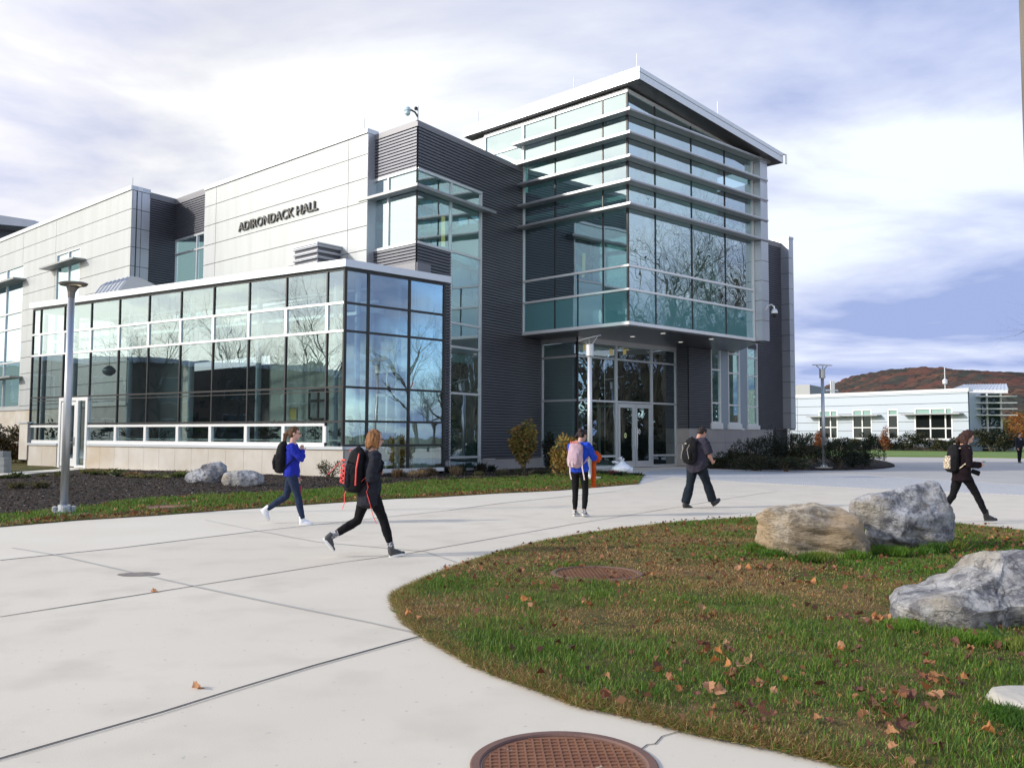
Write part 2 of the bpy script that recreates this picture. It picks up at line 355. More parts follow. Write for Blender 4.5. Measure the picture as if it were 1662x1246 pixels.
# saw-cut and expansion joints
strip(pv, [(0, 1001), (314, 951), (552, 913), (660, 898.6), (929, 850.7), (1095, 823.6), (1200, 806), (1262, 797)], 0.018, 0.004, 1, wob=.002)
strip(pv, [(-60, 1247), (0, 1231), (262, 1155.6), (389, 1115.9), (508, 1080), (660, 1038), (683, 1032)], 0.016, 0.004, 1, wob=.002)
strip(pv, [(-60, 1251), (0, 1235), (262, 1160), (389, 1120), (508, 1083.5), (660, 1041.5), (683, 1035)], 0.006, 0.004, 1)
strip(pv, [(0, 909), (191, 889.5), (417, 861.7)], 0.026, 0.004, 1, wob=.003)
strip(pv, [(417, 861.7), (729, 827.8)], 0.018, 0.004, 2)
strip(pv, [(729, 827.8), (812, 816.6), (1000, 797)], 0.022, 0.004, 1)
strip(pv, [(20, 889), (91, 900.6), (314, 951), (437, 977), (600, 1010), (676, 1027)], 0.035, 0.004, 2)
strip(pv, [(333, 844), (421, 861.7), (516, 879.6), (690, 895), (740, 912)], 0.03, 0.004, 2)
strip(pv, [(1240, 1219), (1280, 1208)], 0.0, 0.004, 2)
strip(pv, [(1035, 1219), (1052, 1209), (1062, 1207), (1078, 1196), (1100, 1187)], 0.007, 0.004, 1, wob=.012)
pv.add([(*PZ(u, v)[:2], .002) for u, v in [(-300, 933), (0, 909), (191, 889.5), (417, 861.7), (729, 827.8), (812, 816.6), (1000, 797), (1040, 785), (1030, 778), (700, 800), (330, 824), (0, 848), (-300, 872)]], [tuple(range(13))], 3)
tag(pv.build('pavement', [M_conc, M_joint, M_jsoft, M_conc2]), kind='structure')
# paver band and the darker walk beyond
M_pav = bpy.data.materials.new('paver_band'); M_pav.use_nodes = True
_t = M_pav.node_tree; _b = _t.nodes['Principled BSDF']; _b.inputs['Roughness'].default_value = 0.8
_tc = nn(_t, 'ShaderNodeTexCoord'); _br = nn(_t, 'ShaderNodeTexBrick'); _t.links.new(_tc.outputs['Object'], _br.inputs[0])
_br.inputs['Scale'].default_value = 2.4; _br.inputs['Color1'].default_value = (0.60, 0.59, 0.57, 1); _br.inputs['Color2'].default_value = (0.50, 0.495, 0.48, 1); _br.inputs['Mortar'].default_value = (0.25, 0.25, 0.26, 1); _br.inputs['Mortar Size'].default_value = 0.03
_t.links.new(_br.outputs[0], _b.inputs['Base Color'])
pb = poly_px([(1036, 786), (1090, 774), (1200, 781.8), (1400, 792), (1662, 803.5), (1800, 812), (1800, 793), (1662, 787), (1530, 779), (1400, 771), (1200, 764), (1100, 760.5), (1050, 765)])
slab('path', pb, -0.02, 0.004, M_pav)
M_walk = mat('grey_walk', (0.40, 0.38, 0.35), 0.85, c2=(0.46, 0.435, 0.40), scale=0.4, bump=0.1, bscale=60)
slab('road', poly_px([(1200, 763.6), (1400, 770.6), (1530, 778.6), (1662, 786.6), (1800, 793), (1800, 744), (1662, 741), (1440, 739), (1400, 745), (1300, 750)]), -0.02, 0.003, M_walk)
# lawns ------------------------------------------------------------
island = [(640, 975), (645, 964), (672, 950), (712, 932), (755, 916), (799, 902), (850, 887), (911, 874), (960, 866), (1019, 858), (1109, 847), (1217, 840.5), (1300, 838), (1420, 840), (1549, 851), (1662, 862), (1800, 880), (2300, 960), (2600, 1200), (2300, 1500), (1700, 1320), (1500, 1273), (1377, 1245), (1303, 1226), (1201, 1204), (1127, 1191), (1059, 1172), (1001, 1157.5), (940, 1146), (907, 1132), (842, 1109), (784, 1088), (730, 1058), (680, 1027.6), (652, 1003)]
ISL = smooth_poly(poly_px(island), 2)
M_lawn = mat('lawn_soil', (0.055, 0.075, 0.016), 0.95, c2=(0.15, 0.10, 0.045), spec=0.1, scale=0.9, lo=0.42, hi=0.6, c3=(0.05, 0.045, 0.025), scale3=6, bump=0.6, bscale=40)
slab('lawn', ISL, -0.05, 0.02, M_lawn)
left = [(-500, 893), (0, 855.5), (120, 845), (250, 837), (330, 831), (450, 822.5), (640, 809.5), (700, 807.5), (803, 801), (900, 796.5), (980, 790), (1036, 785.5), (1044, 773), (1000, 768), (966, 765.5), (930, 770), (800, 778), (700, 782), (600, 790), (470, 799), (330, 806), (200, 815), (120, 828), (0, 838), (-500, 870)]
LFT = poly_px(left)
slab('lawn', LFT, -0.05, 0.02, M_lawn)
# mulch bed between the left lawn and the building
mul_ = [(-500, 870), (0, 838), (120, 828), (200, 815), (330, 806), (470, 799), (600, 790), (700, 782), (800, 778), (930, 770), (966, 765.5), (965, 757), (880, 756), (780, 756), (720, 760), (560, 770), (240, 764), (150, 761), (0, 772), (-500, 790)]
MUL = poly_px(mul_)
M_mulch = mat('mulch', (0.016, 0.012, 0.010), 0.95, c2=(0.055, 0.042, 0.035), spec=0.1, scale=9, lo=0.45, hi=0.58, bump=1.0, bscale=25, speck=((0.16, 0.145, 0.14), 14, 0.68))
slab('mulch_bed', MUL, -0.05, 0.03, M_mulch)
slab('path', poly_px([(0, 770), (100, 762), (120, 764), (60, 769), (0, 776), (-60, 780), (-60, 774)]), -0.02, 0.045, M_conc2)
# grass left of the conservatory
slab('lawn', poly_px([(-400, 766), (0, 767), (60, 763), (98, 760.5), (40, 745), (0, 734), (-200, 730), (-700, 740)]), -0.05, 0.03, M_lawn)
# bush bed right of the entrance
BED = poly_px([(1140, 760.3), (1200, 762), (1300, 763.5), (1400, 763), (1440, 760), (1456, 756.5), (1440, 750), (1405, 744), (1330, 740), (1295, 744), (1150, 755)])
slab('mulch_bed', smooth_poly(BED, 1), -0.05, 0.06, M_mulch)
FAR = poly_px([(1300, 748), (1330, 741), (1430, 741.3), (1540, 742), (1662, 743.8), (2200, 748), (3200, 740), (3200, 722), (1662, 721), (1400, 722), (1250, 724)])
M_farl = mat('far_lawn', (0.10, 0.20, 0.025), 0.95, c2=(0.14, 0.19, 0.04), scale=0.4, bump=0.6, bscale=8)
slab('lawn', FAR, -0.05, 0.08, M_farl)
# ------------------------------------------------------------------ the campus hall
rnd = random.Random(5)
TL, TR, CLZ, CRZ, WLZ, WRZ = -47.2, 48.7, -58.2, 46.6, -48.8, 34.9
C1 = PZ(556, 775)
WCL = Wall(C1, CLZ); WCR = Wall(C1, CRZ)
D0 = np.array(WCR.at(722, 600)); D0 = ORG + (D0 - ORG) * 1.024; W0 = Wall(D0, WRZ)
K = np.array(W0.at(677, 300)); WDR = Wall(K, WRZ); WDL = Wall(K, WLZ)
KW = K[:2] + WDL.n * 0.35; WW = Wall(KW, WLZ)
T0 = np.array(W0.at(848, 500)); TC = np.array(Wall(T0, TL).at(1020.5, 500))
WTL = Wall(TC, TL); WTR = Wall(TC, TR)
TE = np.array(WTR.at(1224, 500))
LV = np.array(W0.at(878.5, 700)); VC = np.array(Wall(LV, TL).at(936.5, 700)); WVL = Wall(VC, TL); WVR = Wall(VC, TR)
VR = np.array(WVR.at(1098.5, 700)); WJL = Wall(VR, TL + 180); J = np.array(Wall(VR, TL).at(1117.5, 680)); WE = Wall(J, TR)
def corner(P, WA, WB, a, b):
    """plan point offset a along WA's normal and b along WB's normal"""
    M_ = np.array([WA.n, WB.n]); return np.array(P[:2]) + np.linalg.solve(M_, np.array([a, b]))
HALL = empty('campus_hall', (0, 39, 0), 0, 'grey and white two storey campus hall with a projecting glass corner tower', 'building')
def part(mb, name, mats, label=None, bevel=0, smooth=False): return mb.build(name, mats, HALL, label=label, bevel=bevel, smooth=smooth)
def siding(mb, W, s0, s1, z0, z1, pitch=0.125, back=0.2, mi=0):
    if s1 < s0: s0, s1 = s1, s0
    mb.wbox(W, s0, s1, z0, z1, -back, 0.0, mi + 1)
    n = max(1, int(round((z1 - z0) / pitch))); p = (z1 - z0) / n
    prof = [(0.0, 0.0), (0.06, 0.045), (0.66, 0.045), (0.74, 0.0)]
    for i in range(n):
        z = z0 + i * p
        for k in range(3):
            a, b = prof[k], prof[k + 1]
            mb.add([W.P(s0, z + a[0] * p, a[1] + .002), W.P(s1, z + a[0] * p, a[1] + .002), W.P(s1, z + b[0] * p, b[1] + .002), W.P(s0, z + b[0] * p, b[1] + .002)], [(0, 1, 2, 3)], mi)
def panels(mb, W, s0, s1, zs, ss, gap=0.03, th=0.06, back=0.25):
    """rain-screen panels over a dark backing. mats: 0 panel 1 joint"""
    if s1 < s0: s0, s1 = s1, s0
    mb.wbox(W, s0, s1, zs[0], zs[-1], -back, 0.0, 1)
    S = sorted([s0] + [s for s in ss if s0 + .05 < s < s1 - .05] + [s1])
    for i in range(len(zs) - 1):
        for j in range(len(S) - 1):
            a = S[j] + (gap / 2 if j else 0); b = S[j + 1] - (gap / 2 if j < len(S) - 2 else 0)
            mb.wbox(W, a, b, zs[i] + (gap / 2 if i else 0), zs[i + 1] - (gap / 2 if i < len(zs) - 2 else 0), -0.01, th, 0)
def panes(mb, W, cells, o=-0.02, tilt=0.0022, mi=0):
    for c in cells:
        s0, s1, z0, z1 = c[:4]; z2 = c[4] if len(c) > 4 else z1   # top height at s0, s1
        a, b = rnd.gauss(0, tilt), rnd.gauss(0, tilt); sc, zc = (s0 + s1) / 2, (z0 + z1) / 2
        q = [(s0, z0), (s1, z0), (s1, z2), (s0, z1)]
        mb.add([W.P(s, z, o + a * (s - sc) + b * (z - zc)) for s, z in q], [(0, 1, 2, 3)], mi)
def grid(ss, zs, skip=()):
    return [(ss[i], ss[i + 1], zs[j], zs[j + 1]) for i in range(len(ss) - 1) for j in range(len(zs) - 1) if (i, j) not in skip]
def vbar(mb, W, s, z0, z1, wd=0.05, o0=-0.06, o1=0.04, mi=0): mb.wbox(W, s - wd / 2, s + wd / 2, z0, z1, o0, o1, mi)
def hbar(mb, W, z, s0, s1, h=0.06, o0=-0.06, o1=0.038, mi=0):
    if s1 < s0: s0, s1 = s1, s0
    mb.wbox(W, s0, s1, z - h / 2, z + h / 2, o0, o1, mi)
# ================= conservatory (glazed one-storey wing)
zc = [WCL.z_(559.5, v) for v in (422, 436, 490.9, 536.4, 627.5, 683, 723)]
ZCT, ZG, Z5, Z4, Z3, Z2, Z1 = zc
sl_ = [WCL.s_(u, v) for u, v in ((53.3, 560), (65.5, 560), (104, 560), (147.5, 560), (193, 560), (241, 560), (293, 560), (346, 560), (403.5, 560), (464, 560), (530.5, 560))][::-1]
SS = [0.0] + sl_; SEND = SS[-1]
d0, d1 = WCL.s_(143.5, 700), WCL.s_(97, 700)   # door bay
f = MB(); g = MB()
for i, s in enumerate(SS):
    zb = Z1
    vbar(f, WCL, s, zb, ZG, 0.055 if i not in (0,) else 0.07, mi=1)
for z in (Z4, Z5): hbar(f, WCL, z, 0, SEND, 0.09, mi=0, o1=0.05)
hbar(f, WCL, Z3, 0, SEND, 0.06, mi=1); hbar(f, WCL, Z3 - .16, 0, SEND, 0.03, mi=1)
hbar(f, WCL, Z2 - .02, 0, d0, 0.07, mi=1, o1=.036); hbar(f, WCL, Z2 - .02, d1, SEND, 0.07, mi=1, o1=.036)
hbar(f, WCL, Z2 - 0.13, SS[1], d0, 0.10, mi=0, o1=.07); hbar(f, WCL, Z2 - .13, d1, SEND, 0.10, mi=0, o1=.07)
hbar(f, WCL, Z1 + .03, SS[1], d0, 0.14, mi=0, o1=.07); hbar(f, WCL, Z1 + .03, d1, SEND - .3, 0.14, mi=0, o1=.07)
for s in SS[1:-2]:
    if not (d0 - .1 < s < d1 + .1): vbar(f, WCL, s, Z1 + .1, Z2 - .18, 0.16, mi=0, o1=.068)
for s in SS[1:-1]: vbar(f, WCL, s, Z4 + .045, Z5 - .045, 0.13, mi=0, o1=.045)
hbar(f, WCL, ZG - .02, 0, SEND, 0.06, mi=1)
SR = [0.0] + [WCR.s_(u, v) for u, v in ((596.5, 600), (663.5, 600), (720.2, 600))]; RE = SR[-1]
for i, s in enumerate(SR): vbar(f, WCR, s, Z1 if i < 2 else 0.22, ZG, 0.085 if i else .11, mi=1)
for z in (ZG - .02, Z5, Z4, Z3, Z2, Z1): hbar(f, WCR, z, 0, RE, 0.08, mi=1)
hbar(f, WCR, .2, SR[1], RE, 0.14, mi=0, o1=.07)
fr = part(f, 'conservatory_frame', [M_aluw, M_blk])
cl = [c for c in grid(SS, [Z1, Z2, Z3, Z4, Z5, ZG]) if not (d0 - .1 < (c[0] + c[1]) / 2 < d1 + .1 and c[2] < Z3 - .1)]
panes(g, WCL, cl, -0.01)
panes(g, WCR, grid(SR, [Z1, Z2, Z3, Z4, Z5, ZG]) + grid(SR[1:], [.27, Z1]), -0.01)
g.build('glazing', G_cons, fr)
# stone plinth with joints, and its sill
b = MB()
def plinth(W, s0, s1, z0, z1, n, o=0.10):
    st = (s1 - s0) / n
    b.wbox(W, s0, s1, z0, z1, -0.15, o - .012, 1)
    for i in range(n): b.wbox(W, s0 + i * st + .006, s0 + (i + 1) * st - .006, z0 + .001, z1, -0.1, o, 0)
plinth(WCL, -0.1, d0 - .05, 0, Z1 - .14, 15); plinth(WCL, d1 + .05, SEND - .1, 0, Z1 - .14, 2)
plinth(WCL, SEND - .1, SEND + .62, 0.3, Z2 + .02, 1, .16)
plinth(WCR, 0.0, SR[1] + .05, 0, Z1 - .14, 2)
part(b, 'stone_base', [M_stone, M_stone2])
b = MB(); hbar(b, WCL, Z1 - .09, -.12, d0 - .02, .11, -.1, .16); hbar(b, WCL, Z1 - .09, d1 + .02, SEND - .1, .11, -.1, .16); hbar(b, WCL, Z2 + .05, SEND - .15, SEND + .68, .06, -.1, .22)
hbar(b, WCR, Z1 - .09, 0, SR[1] + .05, .11, -.1, .155); part(b, 'sill', M_coping)
# coping and roof
pt = lambda W, s, o: np.array(W.P(s, 0, o)[:2])
co = corner(C1, WCL, WCR, .16, .16); ci = corner(C1, WCL, WCR, -.3, -.3)
b = MB()
def strip3(mb, a, b_, c, d, z0, z1, mi=0): mb.hexa([(*a, z0), (*b_, z0), (*c, z0), (*d, z0), (*a, z1), (*b_, z1), (*c, z1), (*d, z1)], mi)
LEo, LEi = pt(WCL, SEND + .15, .16), pt(WCL, SEND + .15, -.3); REo, REi = pt(WCR, RE + .22, .16), pt(WCR, RE + .22, -.3)
strip3(b, co, LEo, LEi, ci, ZG + .05, ZCT); strip3(b, REo, co, ci, REi, ZG + .05, ZCT)
part(b, 'conservatory_coping', M_coping)
b = MB(); back_l = pt(WCL, SEND, -4.2); b.prism([tuple(ci), tuple(pt(WCR, RE, -.1)), tuple(K[:2] + WDR.e * 1.0), tuple(K[:2] - WDL.n * .2), tuple(back_l), tuple(pt(WCL, SEND, -.3))], ZG - .12, ZG + .1)
part(b, 'conservatory_roof', M_roofm)
# left end wall of the conservatory, glazed columns, interior
b = MB()
for x in [WCL.P(s + .25, 0, -.75) for s in SS[1::2] + [SS[-1]]] + [WCR.P(s, 0, -.7) for s in SR[1:]]:
    b = MB(); b.tube([(x[0], x[1], 0), (x[0], x[1], ZG - .12)], .11, 10); part(b, 'conservatory_column', mat('column_paint', (.42, .47, .52), .5))
b = MB(); hbar(b, WCL, 1.33, .6, SEND - .5, .05, -.55, -.50); hbar(b, WCL, .9, .4, SEND - .5, .04, -1.3, -.5)
hbar(b, WCL, Z5 - .25, .3, SEND, .12, -1.1, -.95); hbar(b, WCL, Z5 + .35, .3, SEND, .1, -2.2, -2.05); hbar(b, WCL, Z5 + .75, .3, SEND, .08, -1.6, -1.5)
hbar(b, WCR, Z5 + .1, .8, 2.6, .25, -1.4, -1.3)
part(b, 'rail', M_aluw)
# interior walls: the hall's own outer wall line, painted
b = MB()
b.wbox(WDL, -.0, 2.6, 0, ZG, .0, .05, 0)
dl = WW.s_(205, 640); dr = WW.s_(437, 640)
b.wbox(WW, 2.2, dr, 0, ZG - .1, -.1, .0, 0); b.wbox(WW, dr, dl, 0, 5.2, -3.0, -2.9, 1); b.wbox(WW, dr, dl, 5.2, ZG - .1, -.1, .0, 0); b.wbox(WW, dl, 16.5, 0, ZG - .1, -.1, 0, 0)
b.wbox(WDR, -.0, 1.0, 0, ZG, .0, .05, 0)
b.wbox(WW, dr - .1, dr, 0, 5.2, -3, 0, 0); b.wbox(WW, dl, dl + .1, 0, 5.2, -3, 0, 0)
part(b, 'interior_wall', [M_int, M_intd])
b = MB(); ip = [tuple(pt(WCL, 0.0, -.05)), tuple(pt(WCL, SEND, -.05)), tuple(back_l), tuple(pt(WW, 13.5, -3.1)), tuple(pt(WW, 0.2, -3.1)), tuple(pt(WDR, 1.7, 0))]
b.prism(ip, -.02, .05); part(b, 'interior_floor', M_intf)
# inner door set (white frame, dark glass) in the wall behind the corner
b = MB(); u0, z0 = WDL.sz(607, 700, .13); u1, _ = WDL.sz(661, 700, .13); zt = WDL.z_(634, 602, .13); zm = WDL.z_(634, 640, .13); um = WDL.s_(629.5, 640, .13); s0, s1 = sorted((u0, u1))
for s in (s0, s1, um): vbar(b, WDL, s, 0.05, zt, .1, .12, .2)
for z in (zt, zm, 1.05): hbar(b, WDL, z, s0, s1, .12, .12, .2)
dq = part(b, 'inner_door', M_aluw); b = MB(); b.wbox(WDL, s0, s1, .05, zt, .125, .14); b.build('door_glass', mat('dark_door_glass', (.02, .02, .02), .1), dq)
b = MB(); s, z = WDL.sz(668, 628, .14); b.wbox(WDL, s - .16, s + .16, z - .16, z + .16, .13, .16); sg = part(b, 'wall_sign', mat('sign_red', (.6, .04, .03), .5))
b = MB(); b.wbox(WDL, s - .09, s + .05, z + .07, z + .10, .161, .168); b.wbox(WDL, s - .09, s - .05, z - .01, z + .07, .161, .168); b.wbox(WDL, s - .09, s + .05, z - .03, z, .161, .168); b.wbox(WDL, s + .02, s + .06, z - .10, z - .03, .161, .168); b.wbox(WDL, s - .09, s + .06, z - .13, z - .10, .161, .168)
b.build('sign_figure', M_aluw, sg)
# brown framed window and notice seen on the inner wall
b = MB(); s0, s1 = sorted((WW.s_(503, 660), WW.s_(532, 660))); zt, zb = WW.z_(515, 633), WW.z_(515, 680)
for s in (s0, s1, (s0 + s1) / 2): vbar(b, WW, s, zb, zt, .09, .0, .07)
for z in (zt, zt - .45, zb): hbar(b, WW, z, s0, s1, .09, .0, .068)
wn = part(b, 'inner_window', mat('brown_frame', (.05, .035, .03), .6)); b = MB(); b.wbox(WW, s0, s1, zb, zt, .005, .02); b.build('pane', mat('inner_pane', (.35, .38, .38), .2), wn)
b = MB(); s0, s1 = sorted((WW.s_(472, 670), WW.s_(482, 670))); zt, zb = WW.z_(477, 663), WW.z_(477, 682); b.wbox(WW, s0 - .06, s1 + .06, zb - .06, zt + .06, .0, .03, 1); b.wbox(WW, s0, s1, zb, zt, .03, .04, 0)
part(b, 'notice_board', [mat('yellow_paper', (.6, .47, .12), .7), M_shade])
# conservatory door
b = MB(); zt = WCL.z_(120, 645)
dm = WCL.s_(126.5, 700)
b.wbox(WCL, d0, d0 + .16, 0, zt, -.1, .09); b.wbox(WCL, d1 - .16, d1, 0, zt, -.1, .09); b.wbox(WCL, d0 + .16, d1 - .16, zt - .16, zt, -.1, .09); b.wbox(WCL, dm - .08, dm + .08, 0, zt - .16, -.1, .09)
b.wbox(WCL, d0 + .16, dm - .08, 0.02, .12, -.1, .09)
df = part(b, 'door_frame', M_aluw); g = MB(); panes(g, WCL, [(d0 + .16, dm - .08, .12, zt - .16)], .02); g.build('side_light', G_entry, df)
b = MB(); a0, a1 = dm + .10, d1 - .18; b.wbox(WCL, a0, a0 + .14, .06, zt - .2, -.03, .06); b.wbox(WCL, a1 - .14, a1, .06, zt - .2, -.03, .06); b.wbox(WCL, a0 + .14, a1 - .14, .06, .42, -.03, .06); b.wbox(WCL, a0 + .14, a1 - .14, zt - .36, zt - .2, -.03, .06)
dd = part(b, 'door', M_aluw); g = MB(); panes(g, WCL, [(a0 + .14, a1 - .14, .42, zt - .36)], .02); g.build('door_glass', G_entry, dd)
b = MB(); b.wbox(WCL, a0 + .02, a0 + .12, 1.0, 1.4, .065, .09); x = WCL.P(a0 + .07, 1.15, .09); y = WCL.P(a0 + .07, 1.15, .15); y2 = WCL.P(a0 + .25, 1.15, .15); b.tube([x, y, y2], .015, 6); b.build('handle', M_shade, dd)
# ================= lettered white wall and its neighbours
ZW = [WW.z_(597, 218)] ; zj = [WW.z_(593, 252), WW.z_(561, 300), WW.z_(565.8, 336.9), WW.z_(565.8, 374.2)]
dz = (zj[0] - zj[3]) / 3; zs = [zj[0] - dz * k for k in range(0, 7)]
zs = sorted([z for z in zs if z > ZG - .3] + [ZG - .1, ZW[0]])
sR, sL = WW.s_(598, 300), WW.s_(333, 380)
b = MB(); panels(b, WW, sR, sL, zs, [WW.s_(565.8, 380), WW.s_(351, 400)])
part(b, 'panel_wall', [M_panel, M_dkjoint], 'white metal panel wall carrying the raised hall name')
b = MB(); ztop = WW.z_(598, 209.5); b.wbox(WW, sR - .02, sL, ZW[0] + .02, ztop, -.5, .12); part(b, 'coping', M_coping)
b = MB(); b.wbox(WW, sR - .015, sR + .0, ZG, ZW[0], -.42, .05); part(b, 'wall_return', M_silver)
# lettering
cu = bpy.data.curves.new('lettering', 'FONT'); cu.body = 'ADIRONDACK HALL'; cu.offset = 0.012; cu.extrude = 0.02; cu.size = 1.0; cu.space_character = 1.02
to = bpy.data.objects.new('lettering_tmp', cu); COL.objects.link(to); bpy.context.view_layer.update()
me = bpy.data.meshes.new_from_object(to.evaluated_get(bpy.context.evaluated_depsgraph_get())); bpy.data.objects.remove(to)
co_ = np.array([v.co[:] for v in me.vertices]); mn, mxx = co_.min(0), co_.max(0)
sA, zA = WW.sz(387.2, 377, .1); sB, zB = WW.sz(515.7, 340.1, .1); zTp = WW.z_(514, 324.8, .1); zBs = (zA + zB) / 2
hgt = zTp - zB
q = (co_ - mn) / (mxx - mn)
s = sA + (sB - sA) * q[:, 0]; z = zBs + hgt * q[:, 1]; o_ = .07 + .07 * q[:, 2]
V = np.array([WW.P(a, c, d) for a, c, d in zip(s, z, o_)]) - np.array(HALL.location)
for v, p in zip(me.vertices, V): v.co = p
me.materials.clear(); me.materials.append(M_letter); lo_ = bpy.data.objects.new('lettering', me); COL.objects.link(lo_); lo_.parent = HALL; lo_['label'] = 'raised dark grey metal capitals reading ADIRONDACK HALL'
# recess between the two white walls
RC = np.array(WDL.at(285, 400)); WRC = Wall(RC, WRZ + 180); WRC2 = Wall(RC, WRZ)
zrt = WDL.z_(285, 324.5); zrc = zrt - .32
b = MB()
siding(b, WDL, WDL.s_(285, 400), sL - .01, WDL.z_(308, 384), zrc)
sq = WRC2.s_(241.5, 400)
siding(b, WRC2, sq, 0.0, ZG - .2, zrc)
part(b, 'siding_wall', [M_siding, M_groove_shade], 'dark ribbed metal siding in the recess between the white walls')
b = MB(); b.wbox(WDL, sL - .02, WDL.s_(285, 400), zrc, zrt, -.4, .08); part(b, 'dark_coping', M_coping_dk); b = MB(); b.wbox(WRC2, sq, 0, zrc, zrt - .004, -.4, .08); part(b, 'dark_coping', M_coping_dk)
a0, a1 = WDL.s_(284.5, 430), sL - .02; zt, zm, zb = WDL.z_(308, 385), WDL.z_(308, 408), ZG - .2; sm = WDL.s_(320.5, 400); a0, a1 = sorted((a0, a1))
b = MB()
for s in (a0 + .04, sm, a1 - .04): vbar(b, WDL, s, zb, zt, .08, -.05, .05)
for z in (zt, zm): hbar(b, WDL, z, a0, a1, .09, -.05, .048)
wn = part(b, 'window', M_alu); g = MB(); panes(g, WDL, grid([a0, sm, a1], [zb, zm, zt])); g.build('glazing', G_tower, wn)
# second white wall
P2 = np.array(WRC2.at(213.5, 400)); WS = Wall(P2, WLZ)
zs0 = WS.z_(213.5, 310); zj = [WS.z_(213, 339.6), WS.z_(211, 370.2), WS.z_(210, 401), WS.z_(209, 432)]; dz = (zj[0] - zj[3]) / 3
zs2 = sorted([zs0] + [zj[0] - dz * k for k in range(0, 12) if zj[0] - dz * k > 3.1]); zbot = WS.z_(45, 665); zs2 = sorted([z for z in zs2 if z > zbot + .1] + [zbot])
wA0, wA1 = WS.s_(131.6, 420), WS.s_(92.5, 440); wAt = WS.z_(131.6, 401)
wB0 = WS.s_(37.5, 500); wBt = WS.z_(38, 430); wBb = WS.z_(30, 660); SE2 = WS.s_(-130, 500)
js = [WS.s_(39.8, 400), WS.s_(93, 380), WS.s_(133, 380)]
b = MB()
zt_ = [z for z in zs2 if z > max(wAt, wBt) + .05]; 
def rows(z0, z1): return sorted([z0] + [z for z in zs2 if z0 + .05 < z < z1 - .05] + [z1])
ztopw = max(wAt, wBt)
panels(b, WS, 0, wA0, rows(zbot, zs0), js)
panels(b, WS, wA0, wA1, rows(wAt, zs0), js); panels(b, WS, wA0, wA1, rows(zbot, 6.2), [])
panels(b, WS, wA1, wB0, rows(zbot, zs0), js)
panels(b, WS, wB0, SE2, rows(wBt, zs0), js); panels(b, WS, wB0, SE2, rows(zbot, wBb), [])
part(b, 'panel_wall', [M_panel, M_dkjoint], 'plain white metal panel wall at the far left end')
b = MB(); b.wbox(WS, -.02, SE2, zs0 + .02, WS.z_(213.5, 302.5), -.5, .12)
part(b, 'coping', M_coping)
b = MB(); WQ = Wall(P2, WRZ); sm_ = WQ.s_(227.5, 400); se = WQ.s_(241.5, 400)
panels(b, WQ, 0.0, se, rows(ZG - .2, zs0), [sm_], gap=.03, th=.02, back=.2); b.wbox(WQ, -.0, se, zs0 + .02, WS.z_(213.5, 302.5) - .004, -.3, .05, 0)
part(b, 'wall_return', [M_silver, M_dkjoint])
# window with sun shelf
b = MB(); zsh = WS.z_(112, 430); sm = WS.s_(112.5, 430); a0, a1 = sorted((wA0, wA1))
for s in (a0 + .04, sm, a1 - .04): vbar(b, WS, s, 6.2, wAt, .08, -.1, .05)
for z in (wAt - .04, zsh): hbar(b, WS, z, a0, a1, .08, -.1, .048)
wn = part(b, 'window', M_alu); g = MB(); panes(g, WS, grid([a0, sm, a1], [6.2, zsh, wAt])); g.build('glazing', G_tower, wn)
b = MB(); b.wbox(WS, a0 - .75, a1 + .75, zsh - .06, zsh + .04, .07, .75); part(b, 'sunshade', M_shade)
b = MB(); a0, a1 = sorted((wB0, SE2)); zl = [wBb, WS.z_(36, 586), WS.z_(36, 531), WS.z_(36, 505), WS.z_(38, 455), wBt]; zl = [wBb] + [WS.z_(36, v) for v in (612, 586, 531, 505, 456)] + [wBt]
sv = [a0] + [WS.s_(u, 500) for u in (10.5, -32, -80)] + [a1]
for s in sv: vbar(b, WS, s, wBb, wBt, .1, -.1, .05)
for z in zl: hbar(b, WS, z, a0, a1, .1, -.1, .048)
wn = part(b, 'curtain_wall', M_alu); g = MB(); panes(g, WS, grid(sv, zl)); g.build('glazing', G_tower, wn)
b = MB()
for z in (WS.z_(36, 456), WS.z_(36, 612)): b.wbox(WS, a0 - .5, a1, z - .06, z + .05, .07, .8)
part(b, 'sunshade', M_shade)
b = MB(); b.wbox(WS, -.1, SE2, 0, zbot, -.2, -.02, 1); st = WS.s_(47, 690); n = 18
for i in range(n): b.wbox(WS, 8 + i * .9, 8 + (i + 1) * .9 - .015, 0.001, zbot - .03, -.1, .0, 0)
part(b, 'stone_base', [M_stone, M_stone2])
# upper roof far left with blue-grey fascia, dark wall beneath
b = MB(); q0, q1 = PD(-120, 345, 62), PD(56, 363, 66); 
zr0 = q1[2]; b.hexa([(q0[0] - 3, q0[1], zr0 - .3), (q1[0], q1[1], zr0 - .3), (q1[0] + 1, q1[1] + 8, zr0 - .3), (q0[0] - 3, q0[1] + 8, zr0 - .3), (q0[0] - 3, q0[1], zr0 + .9), (q1[0], q1[1], zr0 + .25), (q1[0] + 1, q1[1] + 8, zr0 + .25), (q0[0] - 3, q0[1] + 8, zr0 + .9)], 0)
b.hexa([(q0[0] - 3, q0[1] + 1.5, 10), (q1[0] - 1.5, q1[1] + 1.5, 10), (q1[0] - 1.5, q1[1] + 6, 10), (q0[0] - 3, q0[1] + 6, 10), (q0[0] - 3, q0[1] + 1.5, zr0 - .3), (q1[0] - 1.5, q1[1] + 1.5, zr0 - .3), (q1[0] - 1.5, q1[1] + 6, zr0 - .3), (q0[0] - 3, q0[1] + 6, zr0 - .3)], 1)
part(b, 'upper_roof', [M_silver, M_siding])
